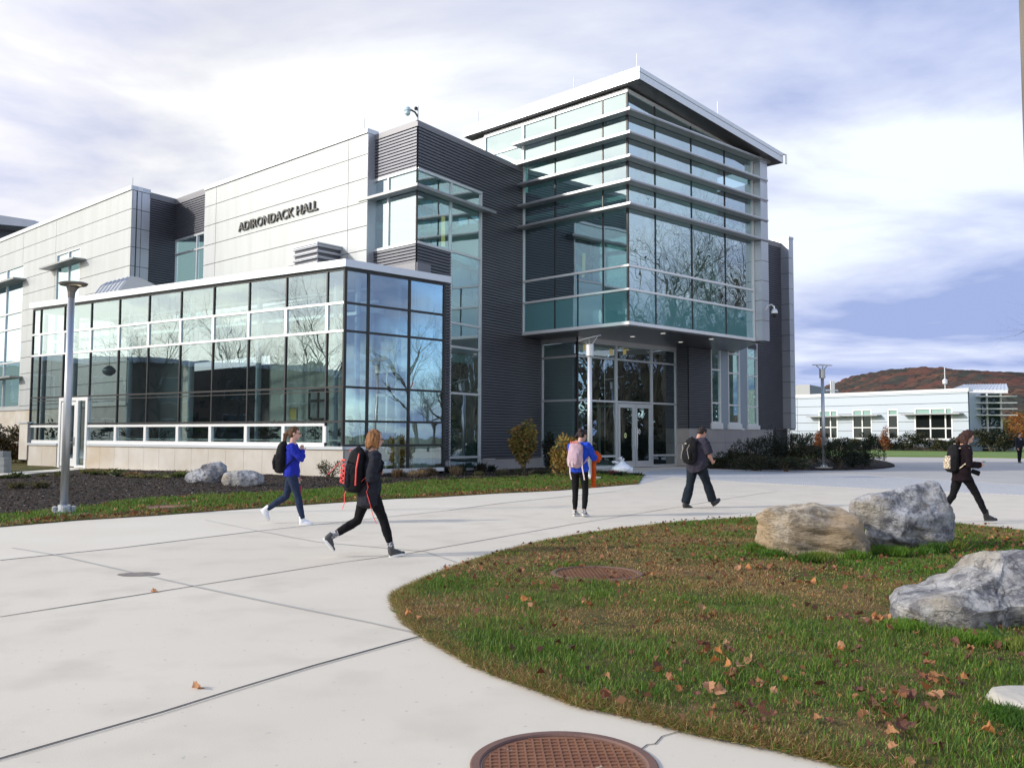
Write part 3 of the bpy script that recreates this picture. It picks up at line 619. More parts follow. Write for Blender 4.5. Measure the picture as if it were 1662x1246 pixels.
# ================= dark corner wing
zt = WDR.z_(678, 196); zc0 = WDR.z_(677, 205); ztR = zt
wz = WDR.z_(677, 272.5); zsill = WDL.z_(676, 394); sLe = WDL.s_(601, 330); zsh = None
sWE = WDR.s_(781.5, 330); sST = WDR.s_(730.5, 500); sT0 = float((T0[:2] - WDR.A) @ WDR.e); sLV = float((LV[:2] - WDR.A) @ WDR.e)
b = MB()
siding(b, WDL, 0, sLe + .3, wz, zc0); siding(b, WDL, 0, sLe + .3, WDL.z_(676, 425), zsill)
siding(b, WDR, 0, sT0 + .03, wz, zc0)
siding(b, WDR, sWE, sT0 + .03, 6.1, wz); siding(b, WDR, sWE, sLV - .04, .52, 6.1)
siding(b, WDR, 0, sST, WDR.z_(676, 425), zsill)
siding(b, WDR, WDR.s_(722, 500) + .02, sST, .52, WDR.z_(676, 425)); siding(b, WDR, WDR.s_(698, 440), WDR.s_(722, 500) + .02, ZG, WDR.z_(676, 425))
part(b, 'siding_wall', [M_siding, M_groove_shade], 'dark ribbed metal siding on the corner wing')
b = MB(); cA = corner(K, WDL, WDR, .07, .07); cB = corner(K, WDL, WDR, -.35, -.35)
strip3(b, cA, pt(WDL, sLe + .3, .07), pt(WDL, sLe + .3, -.35), cB, zc0, zt); strip3(b, pt(WDR, sT0, .07), cA, cB, pt(WDR, sT0, -.35), zc0, zt)
part(b, 'dark_coping', M_coping_dk)
b = MB(); b.wbox(WDL, 0.01, 1.6, ZG, WDL.z_(676, 425), -.1, .045); b.wbox(WDR, -.0, WDR.s_(698, 440), ZG, WDR.z_(676, 425), -.1, .045)
part(b, 'base_cladding', M_coping_dk)
b = MB(); b.wbox(WDR, sWE + .05, sLV - .03, 0, .5, -.2, -.0); part(b, 'stone_base', M_stone2)
b = MB(); b.wbox(WDR, WDR.s_(722, 500), sST - .05, 0, .5, -.2, 0); part(b, 'stone_base', M_stone2)
b = MB(); qe = np.array(WCR.P(RE, 0, 0)[:2]); qd = qe + (D0[:2] - qe); b.hexa([(*qe, 0), (*qd, 0), (*(qd + WCR.e * .06), 0), (*(qe + WCR.e * .06), 0), (*qe, ZG), (*qd, ZG), (*(qd + WCR.e * .06), ZG), (*(qe + WCR.e * .06), ZG)]); part(b, 'end_panel', M_blk)
# corner window and tall strip
b = MB(); g = MB()
sm = WDL.s_(630.5, 330); uT = (wz + zsill) / 2; zshd = WDR.z_(677, 306)
cw = corner(K, WDL, WDR, .03, .03)
for s in (sm, sLe - .02): vbar(b, WDL, s, zsill, wz, .09)
for z in (wz - .03, zsill + .03): hbar(b, WDL, z, 0, sLe, .10, o1=.06)
hbar(b, WDL, zshd, 0, sLe, .06)
for z in (wz - .03,): hbar(b, WDR, z, 0, sWE, .10, o1=.06)
hbar(b, WDR, zshd, 0, sWE, .06); hbar(b, WDR, zsill + .03, 0, sST, .1, o1=.06)
zst = [0.12] + [WDR.z_(780, v) for v in (741, 640.8, 568.5, 531.7, 421)]
vbar(b, WDR, sST, .05, wz, .09); vbar(b, WDR, sWE - .03, .05, wz, .1)
for z in zst: hbar(b, WDR, z, sST, sWE, .09)
b.tube([(*K[:2], zsill), (*K[:2], wz)], .045, 6, mi=1)
wn = part(b, 'corner_window', [M_alu, M_blk])
panes(g, WDL, grid([0.03, sm, sLe], [zsill, zshd, wz])); panes(g, WDR, grid([0.03, sST], [zsill, zshd, wz]) + grid([sST, sWE], zst + [zshd, wz]))
g.build('glazing', G_tower, wn)
b = MB(); so_, si_ = .45, .05
oC = corner(K, WDL, WDR, so_, so_); iC = corner(K, WDL, WDR, si_, si_)
strip3(b, oC, pt(WDL, sLe + .25, so_), pt(WDL, sLe + .25, si_), iC, zshd - .07, zshd + .04); strip3(b, pt(WDR, sWE + .5, so_), oC, iC, pt(WDR, sWE + .5, si_), zshd - .07, zshd + .04)
part(b, 'sunshade', M_shade)
# interior of the wing: floors, beams, walls
b = MB()
di = K[:2] + WDL.e * 6.0
for z in (4.6, 8.9):
    b.prism([tuple(corner(K, WDL, WDR, -.3, -.3)), tuple(pt(WDR, sWE + 1.5, -.3)), tuple(pt(WDR, sWE + 1.5, -7)), tuple(pt(WDL, 6.5, -.3))], z, z + .35, 0)
b.wbox(WDR, 1.3, 9, 0, 13, -3.6, -3.4, 1)
b.wbox(WDR, sWE + .1, sWE + .25, 0, 13, -3.4, -.25, 2)
part(b, 'interior_floor', [M_intg, M_intd, M_int])
b = MB()
for z, s in ((12.3, .6), (11.4, 1.0), (10.3, .6), (7.6, 3.2), (6.2, 3.2), (5.5, 3.4)):
    a = WDR.P(s, z, -2.9); c = WDR.P(s + 5, z + .8, -.7); b.tube([a, c], .14, 6)
part(b, 'stair_beam', M_intg)
b = MB(); X = PD(719, 400, float(WDR.at(719, 400)[1]) + 1.4); Xt = PD(719, 352, X[1]); b.tube([(X[0], X[1], X[2]), (X[0], X[1], Xt[2])], .085, 14)
part(b, 'tube_light', mat('lit_yellow_tube', (.8, .6, .2), .5, emit=(1.0, .72, .22), estr=.8))
b = MB(); b.prism([tuple(corner(K, WDL, WDR, -.2, -.2)), tuple(pt(WDR, sT0, -.2)), tuple(pt(WDR, sT0, -.2) + WTL.e * 16), tuple(pt(WDL, 26, -.2))], 13.0, 13.2); part(b, 'roof', M_roofm)
# ================= glass tower
ze, zd, zf = WTR.z_(1020.5, 469), WTR.z_(1020.5, 430.5), WTR.z_(1020.5, 524)
PR = .47
tip = corner(TC, WTL, WTR, PR, PR)
def z_at(plan, v):   # height of plan point seen at picture row v
    lo, hi = 0., 30.
    for _ in range(40):
        md = (lo + hi) / 2
        if pix((plan[0], plan[1], md))[1] > v: lo = md
        else: hi = md
    return lo
zshs = [z_at(tip, v) for v in (329, 290.5, 251.5, 213.3, 175.5)]
ztopL = WTL.z_(1020.5, 147); zr_end = WTR.z_(1219, 257); sRe = WTR.s_(1222.5, 400); slope = (ztopL - zr_end) / WTR.s_(1219, 257)
ztr = lambda s: ztopL - slope * s
sv = [0.0] + [WTR.s_(u, 400) for u in (1064.3, 1123.3, 1177.5)] + [sRe]
sw = [0.0] + [WTL.s_(u, 400) for u in (978.4, 900.7)] + [WTL.s_(848.3, 400)]
f = MB(); g = MB(); sp = MB()
for i, s in enumerate(sv[:-1]): vbar(f, WTR, s, zf, ztr(s), .05 if i else .07, -.08, .012, mi=1)
vbar(f, WTR, sRe - .03, zf, ztr(sRe), .10, -.08, .04, mi=0)
for s in sw[1:-1]: vbar(f, WTL, s, zf, ztopL, .05, -.08, .012, mi=1)
vbar(f, WTL, sw[-1] - .03, zf, ztopL, .12, -.08, .05, mi=0)
swx = WTL.s_(937.5, 480); vbar(f, WTL, swx, zf, zd, .045, -.08, .012, mi=1)
for z, h, o in ((zf, .14, .06), (ze, .09, .05), (zd, .09, .05)):
    hbar(f, WTL, z, -0.03, sw[-1], h, -.08, o, 0); hbar(f, WTR, z, -0.03, sRe, h, -.08, o, 0)
for z in zshs: hbar(f, WTL, z, 0, sw[-1], .05, -.08, .012, 1); hbar(f, WTR, z, 0, min(sRe, (ztopL - z) / slope), .05, -.08, .012, 1)
hbar(f, WTL, ztopL + .03, 0, WTL.s_(787, 210), .16, -.1, .045, 0)
f.hexa([WTR.P(0, ztopL - .05, -.08), WTR.P(sRe, zr_end - .05, -.08), WTR.P(sRe, zr_end - .05, .03), WTR.P(0, ztopL - .05, .03), WTR.P(0, ztopL + .08, -.08), WTR.P(sRe, zr_end + .08, -.08), WTR.P(sRe, zr_end + .08, .03), WTR.P(0, ztopL + .08, .03)], 0)
# upper left extension window beyond the wing roof
sx = WTL.s_(787.5, 215); sy = WTL.s_(764, 220); zx = [WTL.z_(848, 236), WTL.z_(848, 261)]
vbar(f, WTL, sx, 12.5, ztopL, .12, -.08, .05, 0)
for z in zx: hbar(f, WTL, z, sw[-1], sx, .1, -.08, .045, 0)
tw = part(f, 'tower_frame', [M_aluw, M_blk])
zl = [ze, zd] + zshs
panes(g, WTL, grid(sw, zl + [ztopL])); panes(g, WTL, grid([sw[-1], sx], [12.5, zx[1], zx[0], ztopL]))
for i in range(len(sv) - 1):
    for j in range(len(zl)):
        z0 = zl[j]; z1 = zl[j + 1] if j + 1 < len(zl) else 99; a, c = sv[i], sv[i + 1]
        ta, tb = min(z1, ztr(a)), min(z1, ztr(c))
        if ta > z0 + .02 and tb > z0 + .02: panes(g, WTR, [(a, c, z0, ta, tb)])
        elif ta > z0 + .02: sx2 = (ztopL - z0) / slope; panes(g, WTR, [(a, sx2, z0, ta, z0 + .005)])
g.build('glazing', G_tower, tw)
panes(sp, WTL, grid([sw[0], sw[1], swx, sw[2], sw[3]], [zf, ze])); panes(sp, WTR, grid(sv, [zf, ze])); sp.build('spandrel_glass', G_span, tw)
b = MB(); b.wbox(WTL, sx, sy, 12.0, ztopL, -.2, .03); part(b, 'panel_wall', M_panel, 'small white wall under the tower roof')
# sun shelves round the tower
for k, z in enumerate(zshs):
    b = MB(); iC = corner(TC, WTL, WTR, .015, .015)
    eR = WTR.s_(1233, 300) if k < 4 else (ztopL - z) / slope + .1
    eL = WTL.s_(841.5, 330)
    strip3(b, tip, pt(WTL, eL, PR), pt(WTL, eL, .015), iC, z - .05, z + .02); strip3(b, pt(WTR, eR, PR - .003), tip, iC, pt(WTR, eR, .015), z - .05, z + .02)
    strip3(b, tip, pt(WTL, eL, PR), pt(WTL, eL, PR - .03), corner(TC, WTL, WTR, PR - .03, PR - .03), z + .02, z + .05, 1); strip3(b, pt(WTR, eR, PR - .003), tip, corner(TC, WTL, WTR, PR - .03, PR - .03), pt(WTR, eR, PR - .03), z + .02, z + .05, 1)
    part(b, 'sunshade', [M_shade, M_alu])
# end column
b = MB(); pc = .42; wc = .62; s0 = sRe + .04
zc_t = ztr(s0) + .1; zz_ = [zf - .25 + .0]; dzp = (WTR.z_(1238, 488.5, pc) - WTR.z_(1238, 519.5, pc)); zb_ = z_at(pt(WTR, s0, pc), 552.5)
zz_ = [zb_]; zq = z_at(pt(WTR, s0, pc), 519.5)
while zq < zc_t - .1: zz_.append(zq); zq += z_at(pt(WTR, s0, pc), 487) - z_at(pt(WTR, s0, pc), 519.5)
for i in range(len(zz_)):
    z0 = zz_[i] + .012; z1 = (zz_[i + 1] if i + 1 < len(zz_) else zc_t + .25) - .012
    b.wbox(WTR, s0, s0 + wc, z0, z1, -.3, pc, 0)
b.wbox(WTR, s0 + .01, s0 + wc - .01, zb_ + .02, zc_t, -.25, pc - .015, 1)
part(b, 'panel_column', [M_silver, M_dkjoint], 'silver panelled column at the end of the glass tower')
# roof with overhang
tp = np.array([0., 0.]); r0 = corner(TC, WTL, WTR, .34, .84)
zrt = z_at(r0, 108); zrm = z_at(r0, 115.5); zrb = z_at(r0, 127.5)
aL = WTL.s_(752, 215, .34); Pl = np.array(WTL.P(aL, 0, .34)[:2])
sRr = WTR.s_(1271, 255, .84); Pr = np.array(WTR.P(sRr, 0, .84)[:2]); zre = z_at(Pr, 248.5); zrm_e = z_at(Pr, 252.5); dzr = zre - zrt
Pb = Pl + (Pr - r0)
def roof_layer(z_top, z_bot, inset, mats_top):
    b = MB(); q = [r0, Pl, Pb, Pr]; c = sum(q) / 4; q = [p + (c - p) / np.linalg.norm(c - p) * inset for p in q]; ds = [0, 0, dzr, dzr]
    b.add([(*q[i], z_bot + ds[i]) for i in range(4)] + [(*q[i], z_top + ds[i]) for i in range(4)], [(0, 1, 5, 4), (1, 2, 6, 5), (2, 3, 7, 6), (3, 0, 4, 7), (4, 5, 6, 7)], 0)
    b.add([(*q[i], z_bot + ds[i]) for i in range(4)], [(0, 1, 2, 3)], 1)
    return b
ra = roof_layer(zrm - .015, zrb, 0, 0); rb_ = roof_layer(zrt, zrm + .012, .0, 0); rj = roof_layer(zrm + .05, zrm - .05, .06, 0)
ra.v += rb_.v; nb = len(ra.v) - len(rb_.v); ra.f += [tuple(i + nb for i in f_) for f_ in rb_.f]; ra.m += rb_.m
part(ra, 'tower_roof', [M_coping, M_soffit])
part(rj, 'roof_joint', [M_dkjoint, M_dkjoint])
# lightning rods along roof edges
b = MB()
def rod(P, z, h=.55):
    b = MB(); b.tube([(P[0], P[1], z), (P[0], P[1], z + h)], .012, 5); part(b, 'lightning_rod', M_shade)
for t in (0.01, .33, .9): p = r0 + (Pl - r0) * t; rod(p, zrt)
for t in (.5,): p = r0 + (Pr - r0) * t; rod(p, zrt + dzr * t)
p = pt(WW, sR + .3, 0); rod(p, ztop, .5); p = pt(WS, .3, -.1); rod(p, WS.z_(213.5, 302.5), .5)
b = MB(); x = Pr; b.tube([(x[0], x[1] + .03, zre - .05), (x[0] + .15, x[1], zre - .1), (x[0] + .15, x[1], zre - .55)], .05, 8); part(b, 'downpipe', M_alu)
# tower underside
b = MB(); fz = zf - .07
und = [corner(TC, WTL, WTR, .02, .02), pt(WTL, sw[-1], .02), np.array(LV[:2]) + WTL.e * .0, np.array(LV[:2]) - W0.n * .8, np.array(VR[:2]) - W0.n * 1.2, pt(WE, 4.5, -.3), pt(WTR, sRe + .6, -.35), pt(WTR, sRe + .6, .0)]
b.prism([tuple(p) for p in und], fz - .06, fz)
part(b, 'soffit', M_soffit)
for u, v in ((1026.5, 546), (1076, 540.8), (1104.5, 555), (1154.4, 550.2)):
    q = PZ(u, v, fz - .06); b = MB(); b.lathe([(0.11, -.012), (.11, .0), (.0, .0)], (q[0], q[1], fz - .062), 16, 0); b.lathe([(0.14, -.006), (.14, .0), (.0, 0)], (q[0], q[1], fz - .060), 16, 1)
    part(b, 'downlight', [mat('lamp_lens', (.9, .9, .85), .4, emit=(1, .95, .85), estr=.7), M_alu])
# tower interior
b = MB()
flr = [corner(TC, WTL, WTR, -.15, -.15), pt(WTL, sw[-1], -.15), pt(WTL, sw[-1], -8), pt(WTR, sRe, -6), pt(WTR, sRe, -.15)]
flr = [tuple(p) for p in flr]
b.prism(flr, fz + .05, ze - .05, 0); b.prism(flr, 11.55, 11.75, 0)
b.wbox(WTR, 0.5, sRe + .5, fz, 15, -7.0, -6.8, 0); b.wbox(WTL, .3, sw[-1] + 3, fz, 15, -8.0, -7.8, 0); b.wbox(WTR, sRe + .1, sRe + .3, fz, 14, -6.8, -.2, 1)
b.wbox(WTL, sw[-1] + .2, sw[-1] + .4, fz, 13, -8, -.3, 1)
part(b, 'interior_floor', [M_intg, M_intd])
# ================= entrance vestibule
VT = fz - .05; zv1, zv2, zv3 = WVL.z_(936.5, 577.3), WVL.z_(936.5, 649), WVR.z_(964.7, 740.5)
sVL = float((LV[:2] - VC[:2]) @ WVL.e); sVR = float((VR[:2] - VC[:2]) @ WVR.e)
vd = [WVR.s_(u, 650) for u in (1000.3, 1057.8)]
f = MB(); g = MB()
for s in [0.0, sVL - .05]: vbar(f, WVL, s, 0.02, VT, .10, mi=1 if s == 0 else 0)
for s in vd + [sVR - .05]: vbar(f, WVR, s, .02, VT, .11)
for z in (zv1, zv2): hbar(f, WVL, z, 0, sVL, .09, o1=.045); hbar(f, WVR, z, 0, sVR, .09, o1=.045)
for W, e_ in ((WVL, sVL), (WVR, sVR)): hbar(f, W, VT - .12, 0, e_, .24, o1=.045)
hbar(f, WVL, .07, 0, sVL, .12, o1=.045); hbar(f, WVR, .07, 0, vd[0], .12, o1=.045); hbar(f, WVR, .07, vd[1], sVR, .12, o1=.045)
hbar(f, WVL, zv3, 0, sVL, .09, o1=.045); hbar(f, WVR, zv3, 0, vd[0], .09, o1=.045); hbar(f, WVR, zv3, vd[1], sVR, .09, o1=.045)
ef = part(f, 'entrance_frame', [M_alu, M_blk])
panes(g, WVL, grid([0, sVL], [.1, zv3, zv2, zv1, VT])); panes(g, WVR, grid([0, vd[0]], [.1, zv3, zv2, zv1, VT]) + grid([vd[1], sVR], [.1, zv3, zv2, zv1, VT]) + grid(vd, [zv2, zv1, VT]))
g.build('glazing', G_entry, ef)
mid = (vd[0] + vd[1]) / 2; zh = zv2 - .07
for k, (a, c) in enumerate(((vd[0] + .08, mid - .01), (mid + .01, vd[1] - .08))):
    b = MB(); W = WVR; t_ = .15
    b.wbox(W, a, a + t_, .03, zh, -.03, .05); b.wbox(W, c - t_, c, .03, zh, -.03, .05); b.wbox(W, a + t_, c - t_, .03, .33, -.03, .05); b.wbox(W, a + t_, c - t_, zh - .2, zh, -.03, .05)
    dr_ = part(b, 'entrance_door', M_alu); g = MB(); panes(g, W, [(a + t_, c - t_, .33, zh - .2)], .01); g.build('door_glass', G_entry, dr_)
    hs = c - .07 if k == 0 else a + .07; b = MB(); b.tube([W.P(hs, .95, .12), W.P(hs, 1.95, .12)], .017, 8)
    for z in (1.1, 1.75): b.tube([W.P(hs, z, .05), W.P(hs, z, .12)], .014, 6)
    b.build('handle', M_alu, dr_)
    if k == 0:
        b = MB(); q = WVR.sz(1015.2, 706.5, .02); ring = [WVR.P(q[0] + .09 * math.cos(t), q[1] + .13 * math.sin(t), .018) for t in np.linspace(0, 2 * PI, 20)[:-1]]; b.add(ring, [tuple(range(19))]); ring = [WVR.P(q[0] + .05 * math.cos(t), q[1] + .035 * math.sin(t), .022) for t in np.linspace(0, 2 * PI, 12)[:-1]]; b.add(ring, [tuple(range(11))], 1)
        b.build('door_sticker', [mat('sticker_green', (.62, .68, .32), .6), M_dkjoint], dr_)
    else:
        cu = bpy.data.curves.new('fig', 'FONT'); cu.body = '00'; cu.size = .34; cu.extrude = .002; cu.offset = .008; to = bpy.data.objects.new('fig_tmp', cu); COL.objects.link(to); bpy.context.view_layer.update()
        me = bpy.data.meshes.new_from_object(to.evaluated_get(bpy.context.evaluated_depsgraph_get())); bpy.data.objects.remove(to)
        q = WVR.sz(1034.2, 704, .02); me.transform(Matrix.Scale(.8, 4, (1, 0, 0)))
        for v in me.vertices: v.co = Vector(WVR.P(q[0] + v.co.x - .03, q[1] + v.co.y, .02 + v.co.z)) - HALL.location
        me.materials.clear(); me.materials.append(M_aluw); oo = bpy.data.objects.new('door_number', me); COL.objects.link(oo); oo.parent = dr_
# vestibule interior
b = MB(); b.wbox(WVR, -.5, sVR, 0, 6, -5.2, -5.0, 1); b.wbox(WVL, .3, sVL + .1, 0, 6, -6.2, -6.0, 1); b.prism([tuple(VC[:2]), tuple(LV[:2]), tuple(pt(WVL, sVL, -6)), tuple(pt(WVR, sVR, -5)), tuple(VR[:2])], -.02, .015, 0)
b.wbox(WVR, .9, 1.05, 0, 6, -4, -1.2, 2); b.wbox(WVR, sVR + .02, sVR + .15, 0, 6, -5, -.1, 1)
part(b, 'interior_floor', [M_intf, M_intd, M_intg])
b = MB(); o_ = -3.2
for s in (.2, 1.1, 2.2): vbar(b, WVL, s, 0, 3, .1, o_, o_ + .08)
hbar(b, WVL, 3.0, .2, 2.2, .12, o_, o_ + .078); hbar(b, WVL, .2, .2, 2.2, .3, o_, o_ + .078)
part(b, 'inner_door', M_intg)
# ================= wall right of the entrance
b = MB(); zb1 = 1.92; sE = WE.s_(1269, 600); WJ = Wall(VR, TL); sJ = float((J[:2] - VR[:2]) @ WJ.e); sj0, sj1 = sorted((0, sJ))
siding(b, WJ, sj0, sj1, zb1, fz - .06); zt_e = WE.z_(1262, 394); 
wx = [WE.s_(u, 620) for u in (1153.5, 1168.8, 1181, 1199.8, 1211.8, 1228.8)]
siding(b, WE, 0, wx[0] - .03, zb1, fz - .06); siding(b, WE, wx[5] + .05, sE + 1.3, zb1, zt_e - .3); siding(b, WE, 3.0, wx[5] + .05, 6.4, zt_e - .3)
part(b, 'siding_wall', [M_siding, M_groove_shade], 'dark ribbed metal siding right of the entrance')
b = MB(); b.wbox(WE, 3.0, sE + 1.3, zt_e - .3, zt_e, -.3, .08); part(b, 'dark_coping', M_coping_dk)
b = MB(); b.wbox(WE, 0, sE + .5, .0, zb1, -.3, -.02, 1); b.wbox(WJ, sj0, sj1 - .0, 0, zb1, -.3, -.02, 1)
for i in range(5): b.wbox(WE, .0 + i * 1.55, (i + 1) * 1.55 - .015, .02, 1.2, -.1, .04, 0); b.wbox(WE, .0 + i * 1.55, (i + 1) * 1.55 - .015, 1.215, zb1, -.1, .04, 0)
b.wbox(WJ, sj0, sj1, .02, 1.2, -.1, .03, 0); b.wbox(WJ, sj0, sj1, 1.215, zb1, -.1, .03, 0)
part(b, 'stone_base', [M_stone2, M_dkjoint])
b = MB(); b.wbox(WE, wx[1], wx[2], zb1 + .02, 6.6, -.1, .03); b.wbox(WE, wx[3], wx[4], zb1 + .02, 6.6, -.1, .03); part(b, 'pilaster_panel', mat('blue_grey_panel', (.30, .36, .42), .4, .3))
for i, uu in enumerate((1161, 1190, 1220)):
    a, c = wx[2 * i], wx[2 * i + 1]; b = MB(); vv = [(566, 600, 653.8, 685), (574.5, 605.8, 657.5, 686.5), (581, 610.5, 660.5, 689)][i]
    zz = [WE.z_(uu, v) for v in vv][::-1]; zz = zz + [6.7]
    for s in (a + .03, c - .03): vbar(b, WE, s, zz[0], zz[-1], .07, -.1, .05)
    for z in zz: hbar(b, WE, z, a, c, .08, -.1, .048)
    b.wbox(WE, a - .1, c + .1, zb1 + .005, zz[0] - .04, -.1, .1)
    wn = part(b, 'tall_window', M_aluw); g = MB(); panes(g, WE, grid([a, c], zz)); g.build('glazing', G_tower, wn)
b = MB(); b.wbox(WE, 2.0, 6.0, zb1, 6.6, -1.5, -1.4); part(b, 'interior_wall', M_intg)
# far pier
b = MB(); pp, wp = .55, .5; s0 = sE; zpt = z_at(pt(WE, s0, pp), 387); zpb = z_at(pt(WE, s0, pp), 695.5); zz_ = [zpb]; zq = z_at(pt(WE, s0, pp), 670.5); stp = z_at(pt(WE, s0, pp), 645) - zq
while zq < zpt - .5: zz_.append(zq); zq += stp
zz_.append(zpt)
for i in range(len(zz_) - 1): b.wbox(WE, s0, s0 + wp, zz_[i] + .012, zz_[i + 1] - .012, -.9, pp, 0)
b.wbox(WE, s0 + .01, s0 + wp - .01, zpb + .02, zpt - .1, -.85, pp - .015, 1); b.wbox(WE, s0 - .02, s0 + wp + .02, zpt - .0, zpt + .12, -.92, pp + .03, 0)
part(b, 'panel_column', [M_silver, M_dkjoint], 'silver panelled pier at the right end of the hall')
b = MB(); x = WE.P(s0 + .1, 0, .3); b.tube([(x[0], x[1], 0), (x[0], x[1], zpb)], .09, 10); x = WE.P(s0 + wp + .1, 0, -.5); b.tube([(x[0], x[1], 0), (x[0], x[1], zpb + .1)], .1, 10); part(b, 'steel_post', M_alu)
# ================= things fixed on the hall
b = MB(); q = pt(WTR, s0 * 0 + sRe + .35, pc); zq = z_at(q, 503); q3 = np.array([q[0], q[1]])
n_ = WTR.n; P_ = lambda o, z: (q[0] + n_[0] * o + .0, q[1] + n_[1] * o, z)
b.tube([P_(0, zq), P_(.12, zq + .18), P_(.32, zq + .22), P_(.46, zq + .12), P_(.48, zq - .02)], .04, 8, 0)
b.lathe([(0.0, .12), (.1, .1), (.15, .0), (.15, -.1), (.0, -.1)], P_(.48, zq - .12), 14, 0); b.lathe([(.13, 0), (.12, -.08), (.07, -.16), (0, -.18)], P_(.48, zq - .22), 14, 1)
o_ = b.build('security_camera', [M_aluw, M_blk], HALL, smooth=False, label='white dome camera on a bent arm')
# roof camera and mast at the dark corner
b = MB(); x, y = K[0], K[1]; hz = lambda v: z_at((x, y), v)
b.tube([(x, y, zt), (x, y, hz(173))], .03, 8, 2); b.tube([(x, y, hz(175)), (x, y, hz(157))], .008, 5, 2)
cx = x + (661 - 677) / F_ * y; b.tube([(x, y, hz(190)), (x - .1, y - .1, hz(184)), (cx + .12, y - .2, hz(181.5)), (cx, y - .2, hz(180))], .035, 8, 1)
b.lathe([(0, .13), (.1, .1), (.13, 0.0), (.135, -.03)], (cx, y - .2, hz(182)), 14, 0); b.lathe([(.11, 0), (.11, -.14), (.06, -.2), (0, -.2)], (cx, y - .2, hz(182.5)), 14, 0)
b.lathe([(0, .08), (.06, .05), (.075, 0), (.06, -.06), (0, -.08)], (x - .07, y - .05, hz(177)), 10, 1)
part(b, 'roof_camera', [mat('cam_housing', (.45, .6, .65), .3), M_blk, M_alu], 'roof mounted camera with an antenna mast')
# louvred box and hood on the conservatory roof
LB = PD(515.6, 392.5, 35.2); zlt = LB[2]; WLa, WLb = Wall(LB, WLZ), Wall(LB, 41)
sa, sb = WLa.s_(476, 405), WLb.s_(560, 405); b = MB()
def louv(z0, z1, o, mi):
    a = corner(LB, WLa, WLb, o, o); A1 = pt(WLa, sa, o); B1 = pt(WLb, sb, o); C_ = A1 + (B1 - a); strip3(b, a, A1, C_, B1, z0, z1, mi)
zlb = ZG + .1
louv(zlb, zlt - .05, -.08, 1); louv(zlb, zlb + .3, .0, 0)
nl = 6; h = (zlt - zlb - .35) / nl
for i in range(nl):
    z = zlb + .35 + i * h; louv(z + h * .45, z + h * .62, .06, 0); louv(z + h * .3, z + h * .45, 0.02, 0)
louv(zlt - .06, zlt, .05, 0)
part(b, 'louvred_vent', [M_silver, M_siding])
b = MB(); H0 = PD(200, 470, 41.0); Wh = Wall(H0, WLZ)   # curved rain hood: left end ribbed and light, long side facing right
a0, a1 = Wh.s_(197, 470), Wh.s_(157, 476); zb_h = H0[2] - .05; zt_h = PD(200, 446, 41)[2]
Wr = Wall(H0, WRZ); L_ = Wr.s_(268, 462)
prof = [(0, 0), (.15, .0), (.95, .42), (1.0, .75), (.8, 1.0), (.0, 1.0)]
b.add([], [])
hh = zt_h - zb_h
A_ = np.array(Wh.P(0, 0)[:2])
def hp(t, s, z): q = A_ + Wr.e * t + Wh.e * s; return (q[0], q[1], z)
wd = a1 - a0
ring = lambda s: [hp(-.2, s, zb_h), hp(.15, s, zt_h - .25), hp(.5, s, zt_h), hp(L_ - 1.4, s, zt_h - .0), hp(L_ - .5, s, zt_h - .25), hp(L_, s, zb_h + .1), hp(L_, s, zb_h - .3), hp(.6, s, zb_h - .3), hp(.3, s, zb_h)]
r1 = ring(0); r2 = ring(wd); n = len(r1); b.add(r1 + r2, [(i, (i + 1) % n, n + (i + 1) % n, n + i) for i in range(n)] + [tuple(range(n)), tuple(range(n, 2 * n))], 0)
for i in range(7):
    s = wd * (i + .0) / 6; rr = [Vector(p) for p in ring(s)[:3]]; b.tube([p + Vector((-.03, -.03, .02)) for p in rr], .035, 5, 0)
part(b, 'rain_hood', [mat('galvanised', (.55, .58, .62), .4, .5)])
# pendants in the entrance (hang from the ceiling: things of their own)
for k, (u, v) in enumerate(((925, 566.2), (949.5, 564), (991.5, 571.4), (1015.5, 571.4))):
    Wq = WVL if u < 936 else WVR; q = Wq.at(u, v, -2.2 if k % 2 else -1.8); q = (q[0], q[1], q[2])
    e_ = empty('pendant_lamp', q, 0, ['small square amber pendant lamp behind the entrance glass, leftmost of the four', 'narrow amber pendant lamp just left of the thin grey lamp post, behind the entrance glass', 'pale narrow pendant lamp behind the glass left of the entrance doors', 'square amber pendant lamp hanging directly above the entrance doors'][k], 'pendant lamp', 'pendant lamps inside the entrance')
    b = MB(); r = .14 if k in (0, 3) else .08; b.box(q[0] - r, q[0] + r, q[1] - r, q[1] + r, q[2] - .14, q[2] + .14); b.build('lamp_shade', mat('amber_shade', (.75, .5, .15), .5, emit=(1, .66, .2), estr=.85), e_)
    b = MB(); b.tube([(q[0], q[1], q[2] + .14), (q[0], q[1], VT)], .008, 5); b.build('cord', M_blk, e_)
# two hanging wire globes in the conservatory
for k, (u, v) in enumerate(((177, 602), (546, 592))):
    q = WCL.at(u, v, -1.3 if k == 0 else -1.0); e_ = empty('hanging_globe', tuple(q), 0, ['ribbed globe hanging behind the second pane left of the tall lamp post side', 'ribbed globe hanging behind the glass at the conservatory corner'][k], 'globe', 'ribbed globes hanging in the conservatory')
    e_['label'] = ['ribbed grey globe hanging near the conservatory door end', 'ribbed grey globe hanging at the glass corner of the conservatory'][k]
    b = MB(); b.lathe([(.02, .26), (.12, .24), (.27, .1), (.31, 0), (.27, -.1), (.12, -.22), (.02, -.24)], q, 16); b.build('globe', M_shade, e_)
    b = MB(); b.tube([(q[0], q[1], q[2] + .2), (q[0], q[1], ZG - .12)], .012, 5); b.build('rod', M_blk, e_)
